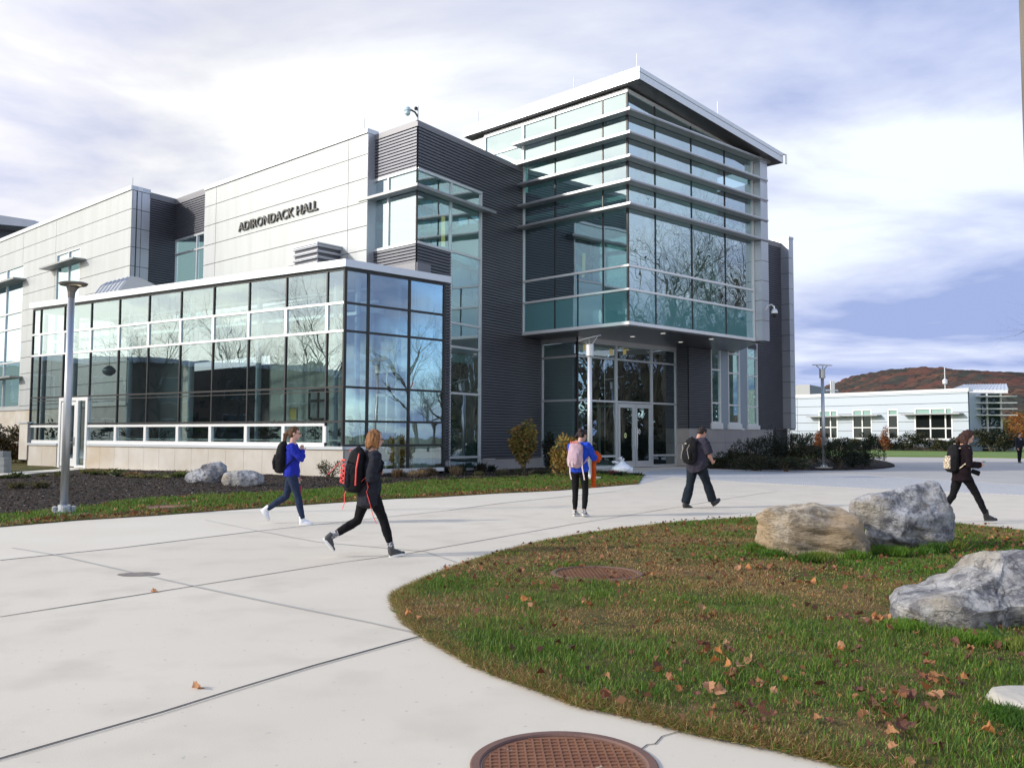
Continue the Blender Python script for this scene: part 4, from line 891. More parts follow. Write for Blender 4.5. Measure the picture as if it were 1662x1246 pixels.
# ------------------------------------------------------------------ hills
def hill(name, ridge, y0, depth, m_, seed, amp):
    rs_ = np.random.RandomState(seed); us = np.array([p[0] for p in ridge], float); vs_ = np.array([p[1] for p in ridge], float)
    nx, ny = 260, 46; uu = np.linspace(us[0], us[-1], nx); vv = np.interp(uu, us, vs_)
    V = []
    for j in range(ny):
        t = j / (ny - 1); y = y0 - depth * (1 - t) if t <= 1 else y0
        for i in range(nx):
            X = PD(uu[i], vv[i], y0); x = X[0] * 1.0; hgt = X[2] * (math.sin(t * PI / 2) ** 1.15)
            nz = mnoise.fractal(Vector((x / 260, y / 260, seed)), 1.0, 2.0, 5) * amp * min(1, (1 - t) * 4 + .0) * t
            nz += rs_.uniform(0, 5) * (.3 + .7 * t)
            V.append((x, y, hgt + nz - 3 * (1 - t)))
    F = [(j * nx + i, j * nx + i + 1, (j + 1) * nx + i + 1, (j + 1) * nx + i) for j in range(ny - 1) for i in range(nx - 1)]
    o = np_mesh(name, np.array(V), np.array(F), m_); tag(o, kind='structure'); return o
M_hill = mat('autumn_forest', (0.115, 0.06, 0.05), 1.0, c2=(0.05, 0.055, 0.05), scale=0.018, detail=8, lo=.42, hi=.58, c3=(0.15, 0.085, 0.06), scale3=0.035, speck=((0.05, 0.045, 0.04), .07, .56), spec=0)
hill('hill', [(1150, 690), (1290, 648), (1355, 624), (1380, 614), (1415, 606.5), (1432, 605.5), (1450, 607), (1480, 610), (1500, 609), (1530, 613), (1560, 616), (1590, 619), (1620, 621), (1662, 625), (1760, 640), (2000, 668)], 1700, 900, M_hill, 3, 26)
hill('hill', [(1350, 690), (1480, 672), (1560, 655), (1620, 652), (1662, 650), (1800, 656), (2200, 680)], 700, 350, M_hill, 7, 10)
# ------------------------------------------------------------------ far hall
FH = empty('far_hall', tuple(PD(1430, 728, 100)[:2]) + (0,), 0, 'low pale blue-white hall beyond the far lawn with a glazed right end', 'building')
ZR = 3.0
A_ = PD(1571, 635, 92.0); Bq = PD(1294, 644.3, 108.0); 
_az = math.degrees(math.atan2(Bq[0] - A_[0], Bq[1] - A_[1])); WF = Wall(A_, _az); zf1 = A_[2]; zf2 = zf1
s4 = 4.35; fx = lambda x: 1280 + x / s4; fy = lambda y: 580 + y / s4
M_fp = mat('shaded_panel', (0.44, 0.50, 0.57), .45, .2)  # white panel, base colour darkened and blued to stand in for shade
b = MB(); sW = WF.s_(1270, 680)
wins = [(218, 345, 378, 568, [298]), (457, 587, 372, 570, [522]), (706, 773, 369, 572, []), (896, 1156, 361, 575, [1003, 1110])]
ws = [(WF.s_(fx(c[0]), 690), WF.s_(fx(c[1]), 690), WF.z_(fx((c[0] + c[1]) / 2), fy(c[2])), WF.z_(fx((c[0] + c[1]) / 2), fy(c[3])), [WF.s_(fx(x), 690) for x in c[4]], WF.z_(fx((c[0] + c[1]) / 2), fy(c[2] + 38)), WF.z_(fx((c[0] + c[1]) / 2), fy(c[3] - 75))) for c in wins]
edges = [0.0]; cols = []
for c in ws[::-1]:
    a, d = sorted((c[0], c[1])); cols.append((edges[-1], a, None)); cols.append((a, d, c)); edges.append(d)
cols.append((edges[-1], sW, None))
hz_ = zf1 / 6.5
def rws(z0, z1): return sorted([z0] + [k * hz_ + .3 for k in range(1, 7) if z0 + .1 < k * hz_ + .3 < z1 - .1] + [z1])
for a, d, c in cols:
    if c is None: panels(b, WF, a, d, rws(.5, zf1), [a + 3, a + 6, a + 9], gap=.05)
    else: panels(b, WF, a, d, rws(c[2], zf1), [], gap=.05)
    if c: panels(b, WF, a, d, [.4, c[3]], [], gap=.05)
b.build('panel_wall', [M_fp, M_dkjoint], FH)
b = MB(); b.wbox(WF, -.1, sW, zf1, zf1 + .35, -1, .12); b.build('coping', M_coping, FH)
b = MB(); b.wbox(WF, 0, sW, 0, .5, -.2, .1); b.build('stone_base', mat('brown_stone', (.2, .16, .13), .9), FH)
for c in ws:
    a, d = sorted((c[0], c[1])); b = MB()
    for s in [a, d] + c[4]: vbar(b, WF, s, c[3], c[2], .14, -.1, .08)
    for z in (c[3], c[2], c[5], c[6]): hbar(b, WF, z, a, d, .12, -.1, .075)
    wn = b.build('window', M_aluw, FH); g = MB(); ss_ = sorted([a, d] + c[4]); panes(g, WF, grid(ss_, [c[3], c[6], c[5]])); g.build('glazing', opaque_glass('far_glass', (.012, .015, .015), .04), wn)
    g = MB(); panes(g, WF, grid(ss_, [c[5], c[2]])); g.build('blind', mat('green_blind', (.22, .38, .33), .5), wn)
    if len(c[4]) > 0: b = MB(); b.wbox(WF, a - 1.2, d + 1.2, c[5] - .08, c[5] + .06, .09, 1.0); b.build('sunshade', M_shade, FH)
b = MB(); b.prism([tuple(WF.P(0, 0, -.1)[:2]), tuple(WF.P(sW, 0, -.1)[:2]), tuple(WF.P(sW, 0, -6)[:2]), tuple(WF.P(0, 0, -6)[:2])], 0, zf1 - .1); b.build('hall_core', M_fp, FH)
# glazed end
G0 = PD(fx(1300), 700, 94.0); WG = Wall(G0, 97); sg1 = WG.s_(fx(1503), 690); zg = WG.z_(fx(1400), fy(250)); b = MB(); g = MB()
sG = [0, WG.s_(fx(1405), 690), sg1]; zG = [.4] + [WG.z_(fx(1400), fy(y)) for y in (495, 408, 364, 322, 276)] + [zg]
for s in sG: vbar(b, WG, s, .3, zg, .16, -.1, .08)
for z in zG: hbar(b, WG, z, 0, sg1, .12, -.1, .075)
for z in zG[2:6]: b.wbox(WG, -.0, sg1 + 1.3, z - .05, z + .06, .09, .9)
wn = b.build('glazed_end', M_aluw, FH); panes(g, WG, grid(sG, zG), -.02); g.build('glazing', opaque_glass('far_glass2', (.03, .06, .06), .22), wn)
b = MB(); b.wbox(WG, 0, sg1, 0, zg, -8, -.1, 0); b.wbox(WG, WG.s_(fx(1268), 690), -.05, 0, zg - .3, -3, .0, 1); b.build('end_block', [M_intd, M_silver], FH)
b = MB(); z0 = WG.z_(fx(1540), fy(247)); z1 = z0 + .5; sA_, sB_ = WG.s_(fx(1262), 640), WG.s_(fx(1550), 640)
p = [PD(1544, 637.5, 100), PD(1636, 638, 92), PD(1633, 627.5, 108), PD(1566, 628.5, 112)]
b.add([(q[0], q[1], q[2]) for q in p] + [(q[0], q[1], q[2] + .35) for q in p], [(0, 3, 2, 1), (4, 5, 6, 7), (0, 1, 5, 4), (1, 2, 6, 5), (2, 3, 7, 6), (3, 0, 4, 7)], 0)
for i in range(16):
    t = i / 15; a = np.array(p[0]) * (1 - t) + np.array(p[1]) * t; c = np.array(p[3]) * (1 - t) + np.array(p[2]) * t
    b.tube([(a[0], a[1], a[2] + .38), (c[0], c[1], c[2] + .38)], .05, 4)
b.build('seam_roof', M_coping, FH)
b = MB(); x = PD(fx(1105), 632, 100); b.tube([(x[0], x[1], zf1), (x[0], x[1], zf1 + 3.2)], .05, 6); b.lathe([(.0, 0), (.25, .1), (.28, .5), (.0, .8)], (x[0], x[1], zf1 + 1.2), 10); b.build('roof_mast', M_aluw, FH)
# plant-room behind
PR_ = empty('plant_room', tuple(PD(1330, 640, 125)[:2]) + (0,), 0, 'grey metal plant room rising behind the low white hall', 'building')
b = MB(); q0, q1, q2 = PD(fx(55), 640, 122), PD(fx(150), 640, 120), PD(fx(356), 640, 135); zt_ = PD(fx(150), fy(190), 120)[2]
b.hexa([(q0[0] - 3, q0[1] + 2, 0), (q1[0], q1[1], 0), (q1[0] + 6, q1[1] + 14, 0), (q0[0] - 3, q0[1] + 14, 0), (q0[0] - 3, q0[1] + 2, zt_), (q1[0], q1[1], zt_), (q1[0] + 6, q1[1] + 14, zt_), (q0[0] - 3, q0[1] + 14, zt_)], 0)
b.hexa([(q1[0] + .01, q1[1] + .2, 0), (q2[0], q2[1], 0), (q2[0], q2[1] + 9, 0), (q1[0] + .01, q1[1] + 9, 0), (q1[0] + .01, q1[1] + .2, zt_ - .02), (q2[0], q2[1], zt_ - .02), (q2[0], q2[1] + 9, zt_ - .02), (q1[0] + .01, q1[1] + 9, zt_ - .02)], 1)
b.build('wall', [mat('plant_light', (.42, .43, .43), .6), mat('plant_dark', (.2, .21, .24), .6)], PR_)
b = MB()
for k in range(8): b.hexa([(q0[0] + .2, q0[1] + .9, zt_ - 3.2 + k * .28), (q0[0] + 2.6, q0[1] + .6, zt_ - 3.2 + k * .28), (q0[0] + 2.6, q0[1] + 1.4, zt_ - 3.2 + k * .28), (q0[0] + .2, q0[1] + 1.6, zt_ - 3.2 + k * .28)] + [(q0[0] + .2, q0[1] + .9, zt_ - 3.08 + k * .28), (q0[0] + 2.6, q0[1] + .6, zt_ - 3.08 + k * .28), (q0[0] + 2.6, q0[1] + 1.4, zt_ - 3.08 + k * .28), (q0[0] + .2, q0[1] + 1.6, zt_ - 3.08 + k * .28)])
b.build('louvre', M_blk, PR_)
b = MB()
for x in (300, 312, 320): q = PD(fx(x), 640, 118); b.tube([(q[0], q[1], 0), (q[0], q[1], PD(fx(x), fy(165), 118)[2])], .12, 6)
q = PD(fx(306), 640, 118); b.box(q[0] - .8, q[0] + .8, q[1] - .1, q[1] + .1, zt_ - 1.0, zt_ - .85); b.build('vent_pipe', M_aluw, PR_)
# ------------------------------------------------------------------ lamps
M_pole = mat('lamp_pole', (0.45, 0.47, 0.50), .35, .6)
M_pole2 = mat('pale_lamp_pole', (0.60, 0.62, 0.64), .4, .4)
def base_bolts(b, x, y, r, mi=0):
    b.lathe([(r + .10, 0), (r + .10, .05), (r + .03, .07), (r + .02, .16), (r, .17)], (x, y, .03), 20, mi)
    for k in range(4):
        a = k * PI / 2 + .5; b.lathe([(.045, 0), (.045, .10), (.0, .12)], (x + (r + .07) * math.cos(a), y + (r + .07) * math.sin(a), .06), 8, mi)
P = PZ(103.5, 836); zt_ = PD(128, 484, P[1])[2]; xt = PD(126.5, 484, P[1])[0]
e_ = empty('street_lamp', (P[0], P[1], 0), 0, 'tall tapered metal lamp post with a flat oblong head in the left flower bed', 'street lamp')
b = MB(); b.tube([(P[0], P[1], .1), (P[0], P[1], zt_)], [.074, .062], 20); b.build('pole', M_pole, e_, smooth=True)
b = MB(); base_bolts(b, P[0], P[1], .09); b.build('base', M_pole, e_)
b = MB(); b.lathe([(.42, -.02), (.42, .025), (.0, .03)], (P[0], P[1], .01), 24); b.build('footing', M_conc2, e_)
b = MB(); zh_ = PD(128, 461, P[1])[2]; cxh = P[0] + .06
b.tube([(P[0], P[1], zt_), (P[0], P[1], zt_ + .12), (P[0] + .01, P[1], zh_ - .06), (P[0] + .03, P[1], zh_)], [.06, .07, .11, .15], 14, 1)
ring = lambda z, a, c: [(P[0] + .03 + a * math.cos(t), P[1] + c * math.sin(t), z) for t in np.linspace(0, 2 * PI, 25)[:-1]]
r1, r2, r3 = ring(zh_ - .03, .24, .19), ring(zh_ + .01, .27, .22), ring(zh_ + .035, .22, .17); n = 24
b.add(r1 + r2 + r3, [(i, (i + 1) % n, n + (i + 1) % n, n + i) for i in range(n)] + [(n + i, n + (i + 1) % n, 2 * n + (i + 1) % n, 2 * n + i) for i in range(n)] + [tuple(range(n)), tuple(range(2 * n, 3 * n))], 1)
h_ = b.build('lamp_head', [M_pole, mat('dark_lamp_head', (.16, .15, .14), .4, .5)], e_)
b = MB(); rr = [(P[0] + .07 + .13 * math.cos(t), P[1] - .04 + .10 * math.sin(t), zh_ - .036) for t in np.linspace(0, 2 * PI, 17)[:-1]]; b.add(rr, [tuple(range(16))]); b.build('lens', mat('lens_lit', (.9, .85, .7), .4, emit=(1, .85, .55), estr=.9), h_)
def disc_lamp(u, v, top, label, tilt=(0, 0), collar_v=None, rd=.42, rr=.09, mt=None, padw=.3):
    mt = mt or M_pole; P = PZ(u, v); z = lambda vv: PD(u, vv, P[1])[2]; zd = z(top); zc = zd - .62
    e_ = empty('disc_lamp', (P[0], P[1], 0), 0, label, 'street lamp')
    b = MB(); b.tube([(P[0], P[1], .05), (P[0], P[1], zc)], [rr, rr * .85], 16); b.build('pole', mt, e_, smooth=True)
    b = MB(); b.lathe([(rr + .05, 0), (rr + .05, .42), (0, .43)], (P[0], P[1], zc - .02), 16); b.build('collar', mt, e_)
    b = MB(); b.lathe([(rr + padw, -.05), (rr + padw, .07), (0, .08)], (P[0], P[1], .02), 20, 0); b.build('footing', M_conc2, e_)
    b = MB(); base_bolts(b, P[0], P[1], rr); b.build('base', mt, e_)
    R = Matrix.Rotation(tilt[1], 3, 'Y') @ Matrix.Rotation(tilt[0], 3, 'X'); c = Vector((P[0], P[1], zd))
    b = MB(); n = 32; vs = []
    for r_, h in ((0.01, .0), (rd * .6, .015), (rd, .0), (rd, -.02), (rd * .6, -.012), (.01, -.03)):
        vs += [c + R @ Vector((r_ * math.cos(2 * PI * j / n), r_ * math.sin(2 * PI * j / n), h)) for j in range(n)]
    b.add(vs, [(k * n + j, k * n + (j + 1) % n, (k + 1) * n + (j + 1) % n, (k + 1) * n + j) for k in range(5) for j in range(n)]); b.build('disc', mat('disc_metal', (.42, .43, .42), .4, .5), e_)
    b = MB()
    for k in range(3):
        b = MB(); a = k * 2 * PI / 3 + .3; q = c + R @ Vector((rd * .72 * math.cos(a), rd * .72 * math.sin(a), -.01)); b.tube([(P[0] + rr * math.cos(a), P[1] + rr * math.sin(a), zc + .4), q], .02, 5)
        b.build('strut', mt, e_)
disc_lamp(957.5, 778, 548.5, 'slim pale lamp post with a tilted disc in front of the entrance', (.03, -.26), mt=M_pole2)
disc_lamp(1337.5, 761, 592, 'grey lamp post with a round disc top in the bush bed right of the entrance', (.16, 0), rd=.47)
P = PZ(1511.5, 727.5); e_ = empty('lamp_post', (P[0], P[1], 0), 0, 'thin white lamp post standing on the far lawn before the low hall', 'street lamp')
b = MB(); zt_ = PD(1511, 668, P[1])[2]; b.tube([(P[0], P[1], 0), (P[0], P[1], zt_)], .12, 10); b.build('pole', M_aluw, e_)
b = MB(); b.lathe([(.12, 0), (.2, .1), (.2, .35), (0, .4)], (P[0], P[1], zt_), 12); b.build('collar', M_aluw, e_)
# tall grey post clipped by the right edge of the photo
P = PD(1657.5, 0, 10.0); x = P[0] + .16
b = MB(); b.tube([(x, 10, -.05), (x, 10, 9.5)], [.17, .16], 18); o = b.build('utility_pole', mat('weathered_wood', (.20, .18, .15), .9, c2=(.12, .11, .10), scale=6, stretch=(1, 1, .1), bump=.4), origin=(x, 10, 0)); tag(o, 'tall grey-brown pole cut off by the right edge of the photo', 'pole')
# ------------------------------------------------------------------ covers and small ground things
M_rust = mat('rust_iron', (0.20, 0.085, 0.05), .75, .3, c2=(0.27, 0.13, 0.07), scale=4, c3=(0.15, 0.06, 0.045), scale3=2, speck=((.42, .33, .25), 9, .69))
dt = PZ(906, 1189.5); 
def manhole(c, r, label, z=.0, grid_=True, name='manhole_cover'):
    e_ = empty(name, (c[0], c[1], z), 0, label, 'manhole cover')
    b = MB(); n = 64; prof = [(r * 1.0, -.05), (r * 1.0, .010), (r * .985, .014), (r * .90, .014), (r * .885, .006), (r * .88, -.02)]
    vs = []; 
    for q, h in prof: vs += [(c[0] + q * math.cos(2 * PI * j / n), c[1] + q * math.sin(2 * PI * j / n), z + h) for j in range(n)]
    b.add(vs, [(k * n + j, k * n + (j + 1) % n, (k + 1) * n + (j + 1) % n, (k + 1) * n + j) for k in range(5) for j in range(n)]); b.build('rim', mat('rust_rim', (0.15, 0.085, 0.07), .7, .3, c2=(.2, .11, .08), scale=5), e_)
    b = MB(); b.lathe([(r * .875, -.03), (r * .875, .002), (0, .002)], (c[0], c[1], z), 64)
    rg = r * .86
    if grid_:
        st = .042; k = int(rg / st)
        for i in range(-k, k + 1):
            h = math.sqrt(max(0, rg * rg - (i * st) ** 2)) - .01
            for ang in (math.radians(2), math.radians(92)):
                u_ = np.array([math.cos(ang), math.sin(ang)]); v_ = np.array([-u_[1], u_[0]])
                p0 = np.array(c[:2]) + v_ * i * st - u_ * h; p1 = np.array(c[:2]) + v_ * i * st + u_ * h; w_ = v_ * .0045
                zz2 = z + .0075 if ang < 1 else z + .0070
                strip3(b, p0 + w_, p1 + w_, p1 - w_, p0 - w_, z + .0, zz2)
    b.build('plate', M_rust, e_)
rm = .43; manhole((PZ(907, 1189.5)[0], dt[1] - rm), rm, 'large round rusty manhole cover with a square grid in the foreground concrete')
c = PZ(968, 930, .02); manhole((c[0], c[1]), .50, 'rust brown manhole cover half grown over in the lawn', .016, True)
c = PZ(273, 824.5, .02); manhole((c[0], c[1]), .42, 'rusty round cover in the grass strip by the tall left lamp', .05, False)
# worn spot in the concrete
c = PZ(225, 932); b = MB(); vs = [(c[0] + (.20 + .05 * rnd.random()) * math.cos(t), c[1] + (.12 + .04 * rnd.random()) * math.sin(t), .005) for t in np.linspace(0, 2 * PI, 19)[:-1]]; b.add(vs, [tuple(range(18))]); o = b.build('drain_grate', mat('worn_aggregate', (.12, .10, .09), .9, c2=(.28, .25, .22), scale=60), origin=(c[0], c[1], 0)); tag(o, 'small dark oval worn patch set in the pale concrete at left', 'drain')
# ------------------------------------------------------------------ boulders
def rock_mat(name, c, c2, vein, warmc=None, layered=False, seedv=0.):
    mt = bpy.data.materials.new(name); mt.use_nodes = True; t = mt.node_tree; L = t.links; b = t.nodes['Principled BSDF']; b.inputs['Roughness'].default_value = .85; b.inputs['Specular IOR Level'].default_value = .3
    tcn = nn(t, 'ShaderNodeTexCoord'); mp_ = nn(t, 'ShaderNodeMapping'); L.new(tcn.outputs['Object'], mp_.inputs[0]); mp_.inputs['Location'].default_value = (seedv, seedv * .7, 0)
    n0 = nn(t, 'ShaderNodeTexNoise'); n0.inputs['Scale'].default_value = 6.5; n0.inputs['Detail'].default_value = 10; n0.inputs['Roughness'].default_value = .68; L.new(mp_.outputs[0], n0.inputs[0])
    r0_ = nn(t, 'ShaderNodeValToRGB'); L.new(n0.outputs[0], r0_.inputs[0]); r0_.color_ramp.elements[0].position = .42; r0_.color_ramp.elements[0].color = (*c2, 1); r0_.color_ramp.elements[1].position = .58; r0_.color_ramp.elements[1].color = (*c, 1)
    # pale veins: thin bands of distorted noise
    n1_ = nn(t, 'ShaderNodeTexNoise'); n1_.inputs['Scale'].default_value = 2.6; n1_.inputs['Detail'].default_value = 10; n1_.inputs['Distortion'].default_value = .5; L.new(mp_.outputs[0], n1_.inputs[0])
    ab = mth(t, 'ABSOLUTE', mth(t, 'SUBTRACT', n1_.outputs[0], .5)); mr = nn(t, 'ShaderNodeMapRange'); mr.inputs['From Min'].default_value = .0; mr.inputs['From Max'].default_value = .025; mr.inputs['To Min'].default_value = .35; mr.inputs['To Max'].default_value = 0; L.new(ab, mr.inputs['Value'])
    m1 = nn(t, 'ShaderNodeMix', data_type='RGBA'); L.new(mr.outputs[0], m1.inputs[0]); L.new(r0_.outputs[0], m1.inputs[6]); m1.inputs[7].default_value = (*vein, 1); last = m1.outputs[2]
    if warmc:
        n2_ = nn(t, 'ShaderNodeTexNoise'); n2_.inputs['Scale'].default_value = 1.4; n2_.inputs['Detail'].default_value = 4; L.new(mp_.outputs[0], n2_.inputs[0])
        mr2 = nn(t, 'ShaderNodeMapRange'); mr2.inputs['From Min'].default_value = .42 if layered else .52; mr2.inputs['From Max'].default_value = .62 if layered else .68; L.new(n2_.outputs[0], mr2.inputs['Value'])
        m2 = nn(t, 'ShaderNodeMix', data_type='RGBA'); L.new(mr2.outputs[0], m2.inputs[0]); L.new(last, m2.inputs[6]); m2.inputs[7].default_value = (*warmc, 1); last = m2.outputs[2]
    # cracks
    vo = nn(t, 'ShaderNodeTexNoise'); vo.inputs['Scale'].default_value = 2.2; vo.inputs['Detail'].default_value = 12; vo.inputs['Roughness'].default_value = .62; vo.inputs['Distortion'].default_value = .3
    ms_ = nn(t, 'ShaderNodeMapping'); L.new(mp_.outputs[0], ms_.inputs[0]); ms_.inputs['Scale'].default_value = (1, 1, 5 if layered else 1.6); L.new(ms_.outputs[0], vo.inputs[0])
    ab2 = mth(t, 'ABSOLUTE', mth(t, 'SUBTRACT', vo.outputs[0], .47)); mr3 = nn(t, 'ShaderNodeMapRange'); mr3.inputs['From Min'].default_value = 0; mr3.inputs['From Max'].default_value = .012; mr3.inputs['To Min'].default_value = .35; mr3.inputs['To Max'].default_value = 0; L.new(ab2, mr3.inputs['Value'])
    m3 = nn(t, 'ShaderNodeMix', data_type='RGBA'); L.new(mr3.outputs[0], m3.inputs[0]); L.new(last, m3.inputs[6]); m3.inputs[7].default_value = (c2[0] * .35, c2[1] * .35, c2[2] * .35, 1); last = m3.outputs[2]
    L.new(last, b.inputs['Base Color'])
    n3 = nn(t, 'ShaderNodeTexNoise'); n3.inputs['Scale'].default_value = 16; n3.inputs['Detail'].default_value = 11; n3.inputs['Roughness'].default_value = .7; L.new(ms_.outputs[0], n3.inputs[0])
    hsum = mth(t, 'SUBTRACT', n3.outputs[0], mth(t, 'MULTIPLY', mr3.outputs[0], .45))
    bn = nn(t, 'ShaderNodeBump'); bn.inputs['Strength'].default_value = 1; bn.inputs['Distance'].default_value = .06; L.new(hsum, bn.inputs['Height']); L.new(bn.outputs[0], b.inputs['Normal'])
    return mt
def boulder(sil, base_v, T, mt, label, seed, sub=6, nplanes=22, facet=.86, rough=.05, layered=0.0, yoff=0.0, exp=.72, strong=None, group=None):
    uc = np.mean([p[0] for p in sil]); y0 = PZ(uc, base_v)[1] + T * .8 + yoff
    pts = [PD(u, v, y0) for u, v in sil]; cx = np.mean([p[0] for p in pts]); zs_ = [p[2] for p in pts]; cz = (max(zs_) + min(zs_)) / 2 * .9
    # polar radius of the outline
    poly = [(p[0] - cx, p[2] - cz) for p in pts]; m_ = len(poly)
    def R(phi):
        d = (math.cos(phi), math.sin(phi)); best = .1
        for i in range(m_):
            a, c = poly[i], poly[(i + 1) % m_]; ex, ez = c[0] - a[0], c[1] - a[1]; den = d[0] * ez - d[1] * ex
            if abs(den) < 1e-9: continue
            t = (a[0] * ez - a[1] * ex) / den; s = (a[0] * d[1] - a[1] * d[0]) / den
            if t > 0 and -1e-6 <= s <= 1 + 1e-6: best = max(best, t)
        return best
    tab = np.array([R(2 * PI * i / 720) for i in range(720)])
    tab = (np.roll(tab, 1) + tab + np.roll(tab, -1)) / 3
    bm = bmesh.new(); bmesh.ops.create_icosphere(bm, subdivisions=sub, radius=1); r_ = np.random.RandomState(seed)
    V = np.array([v.co[:] for v in bm.verts]); F = np.array([[v.index for v in f.verts] for f in bm.faces]); bm.free()
    phi = np.arctan2(V[:, 2], V[:, 0]) % (2 * PI); Rr = np.interp(phi, np.linspace(0, 2 * PI, 721), np.append(tab, tab[0])); c = np.hypot(V[:, 0], V[:, 2])
    rad = Rr * c ** exp; X = np.stack([rad * np.cos(phi), np.sign(V[:, 1]) * T * np.abs(V[:, 1]) ** .85, rad * np.sin(phi)], 1)
    pl = []
    for k in range(nplanes):
        n = r_.normal(size=3); n[1] = -abs(n[1]) - .35 if k % 3 else abs(n[1]); n[2] *= .45; n[0] *= .55; n /= np.linalg.norm(n); pl.append((n, facet * r_.uniform(.86, 1.06)))
    for q in (strong or []): n = np.array(q[:3], float); pl.append((n / np.linalg.norm(n), q[3]))
    for n, f_ in pl:
        d = X @ n; h = d.max() * f_; o_ = np.maximum(d - h, 0); X -= np.outer(o_ * .93, n)
    lo_, hi_ = X.min(0), X.max(0); px_ = [p[0] for p in poly]; pz_ = [p[1] for p in poly]   # keep the outline's real extent after the facets
    for ax, q in ((0, px_), (2, pz_)): X[:, ax] = (X[:, ax] - lo_[ax]) / (hi_[ax] - lo_[ax]) * (max(q) - min(q)) + min(q)
    for k in range(80):   # small hard facets
        n = r_.normal(size=3); n[2] *= .8; n /= np.linalg.norm(n); d = X @ n; h = d.max() * r_.uniform(.90, .985); X -= np.outer(np.maximum(d - h, 0), n)
    ph2 = np.arctan2(X[:, 2], X[:, 0]) % (2 * PI); rr2 = np.hypot(X[:, 0], X[:, 2]); bi = (ph2 / (2 * PI) * 60).astype(int) % 60; mxr = np.array([rr2[bi == q].max() if (bi == q).any() else 1 for q in range(60)]); tb = np.array([tab[q * 12 + 6] for q in range(60)]); fc = np.clip(tb / mxr, .8, 1.9); fc = (np.roll(fc, 1) + fc + np.roll(fc, -1)) / 3
    X[:, [0, 2]] *= np.interp(ph2, (np.arange(62) - .5) / 60 * 2 * PI, np.concatenate([[fc[-1]], fc, [fc[0]]]))[:, None]
    # displacement
    ctr = np.zeros(3); N_ = X / (np.linalg.norm(X, axis=1)[:, None] + 1e-6)
    dsp = np.array([mnoise.fractal(Vector(p) * 1.6 + Vector((seed, 0, 0)), 1.0, 2.3, 9) * rough * .8 + (abs(mnoise.noise(Vector((p[0] * 1.2, p[1] * 1.2, p[2] * 7 + p[0] * 1.3)) + Vector((seed, 3, 0)))) - .2) * layered + max(0, mnoise.noise(Vector(p) * 3.3 + Vector((seed, 9, 1)))) * -rough * .9 for p in X])
    X = X + N_ * dsp[:, None]
    X += np.array([cx, y0, cz]); o = np_mesh('boulder', X, F, mt, smooth=False, origin=(cx, y0, 0))
    bev = o.data; bev.polygons.foreach_set('use_smooth', np.ones(len(F), bool))
    try: bev.set_sharp_from_angle(angle=math.radians(24))
    except Exception: pass
    tag(o, label, 'boulder', group); return o
MR1 = rock_mat('warm_layered_rock', (0.62, 0.53, 0.41), (0.28, 0.23, 0.17), (0.70, 0.64, 0.55), (0.56, 0.42, 0.27), True, 1.0)
MR2 = rock_mat('blue_grey_rock', (0.50, 0.51, 0.54), (0.17, 0.175, 0.20), (0.72, 0.71, 0.70), (0.40, 0.36, 0.30), False, 5.0)
MR3 = rock_mat('grey_veined_rock', (0.54, 0.53, 0.52), (0.19, 0.19, 0.205), (0.74, 0.72, 0.68), (0.42, 0.37, 0.30), False, 9.0)
boulder([(1231, 835), (1236, 826), (1252, 819), (1280, 817), (1315, 815.5), (1340, 820), (1362, 824), (1385, 830), (1394, 845), (1400, 868), (1406, 895), (1396, 903), (1350, 908), (1300, 908), (1260, 903), (1240, 892), (1232, 875), (1230, 850)], 908, .62, MR1, 'rounded tan layered boulder, left of the pair on the lawn', 3, facet=.93, rough=.05, layered=.10, exp=.55)
boulder([(1376, 818), (1384, 808), (1410, 800), (1440, 789), (1475, 784), (1505, 783), (1528, 787), (1533, 803), (1534, 812), (1546, 818), (1548, 850), (1546, 885), (1530, 892), (1500, 895), (1475, 903), (1450, 899), (1432, 896), (1410, 880), (1395, 850), (1380, 830)], 902, .8, MR2, 'big angular blue-grey boulder, right of the pair on the lawn', 11, facet=.80, rough=.07, layered=.05, nplanes=26, exp=.6, strong=[(.25, -1, .45, .72), (-.5, -.8, -.1, .80), (.9, -.7, .1, .82), (.1, -.9, -.4, .75)])
boulder([(1451, 985), (1458, 968), (1470, 963), (1500, 962), (1530, 955), (1560, 945), (1600, 930), (1612, 905), (1632, 899), (1680, 893), (1720, 905), (1760, 940), (1790, 1000), (1780, 1045), (1700, 1052), (1640, 1045), (1580, 1040), (1560, 1030), (1530, 1018), (1510, 1030), (1490, 1032), (1462, 1022), (1453, 1005)], 1040, .75, MR3, 'long grey boulder with a raised shoulder, cut by the right edge', 23, facet=.84, rough=.085, layered=.05, nplanes=26, exp=.6, strong=[(.0, -.9, .75, .70), (0, -1, -.5, .75)])
boulder([(1612, 1140), (1622, 1128), (1650, 1124), (1700, 1123), (1740, 1135), (1750, 1165), (1700, 1185), (1650, 1172), (1622, 1158)], 1172, .28, mat('pale_flat_stone', (.42, .39, .34), .8, c2=(.48, .45, .39), scale=3, bump=.3, bscale=25), 'smooth pale flat stone at the lower right corner of the lawn', 31, sub=5, facet=.97, rough=.012, nplanes=5, exp=.5)
boulder([(295, 778), (305, 766), (320, 758), (345, 750), (362, 747), (368, 757), (370, 765), (352, 778), (345, 785), (310, 785)], 786, .7, MR2, 'jagged grey boulder leaning up beside the stone plinth', 41, sub=5, facet=.78, rough=.10, nplanes=24, exp=.6)
boulder([(359, 775), (366, 765), (385, 762), (412, 763), (428, 770), (431, 783), (420, 789), (390, 791), (363, 788)], 791, .6, MR3, 'low blocky white-grey boulder next to the jagged one', 43, sub=5, facet=.88, rough=.06, nplanes=14, exp=.5)
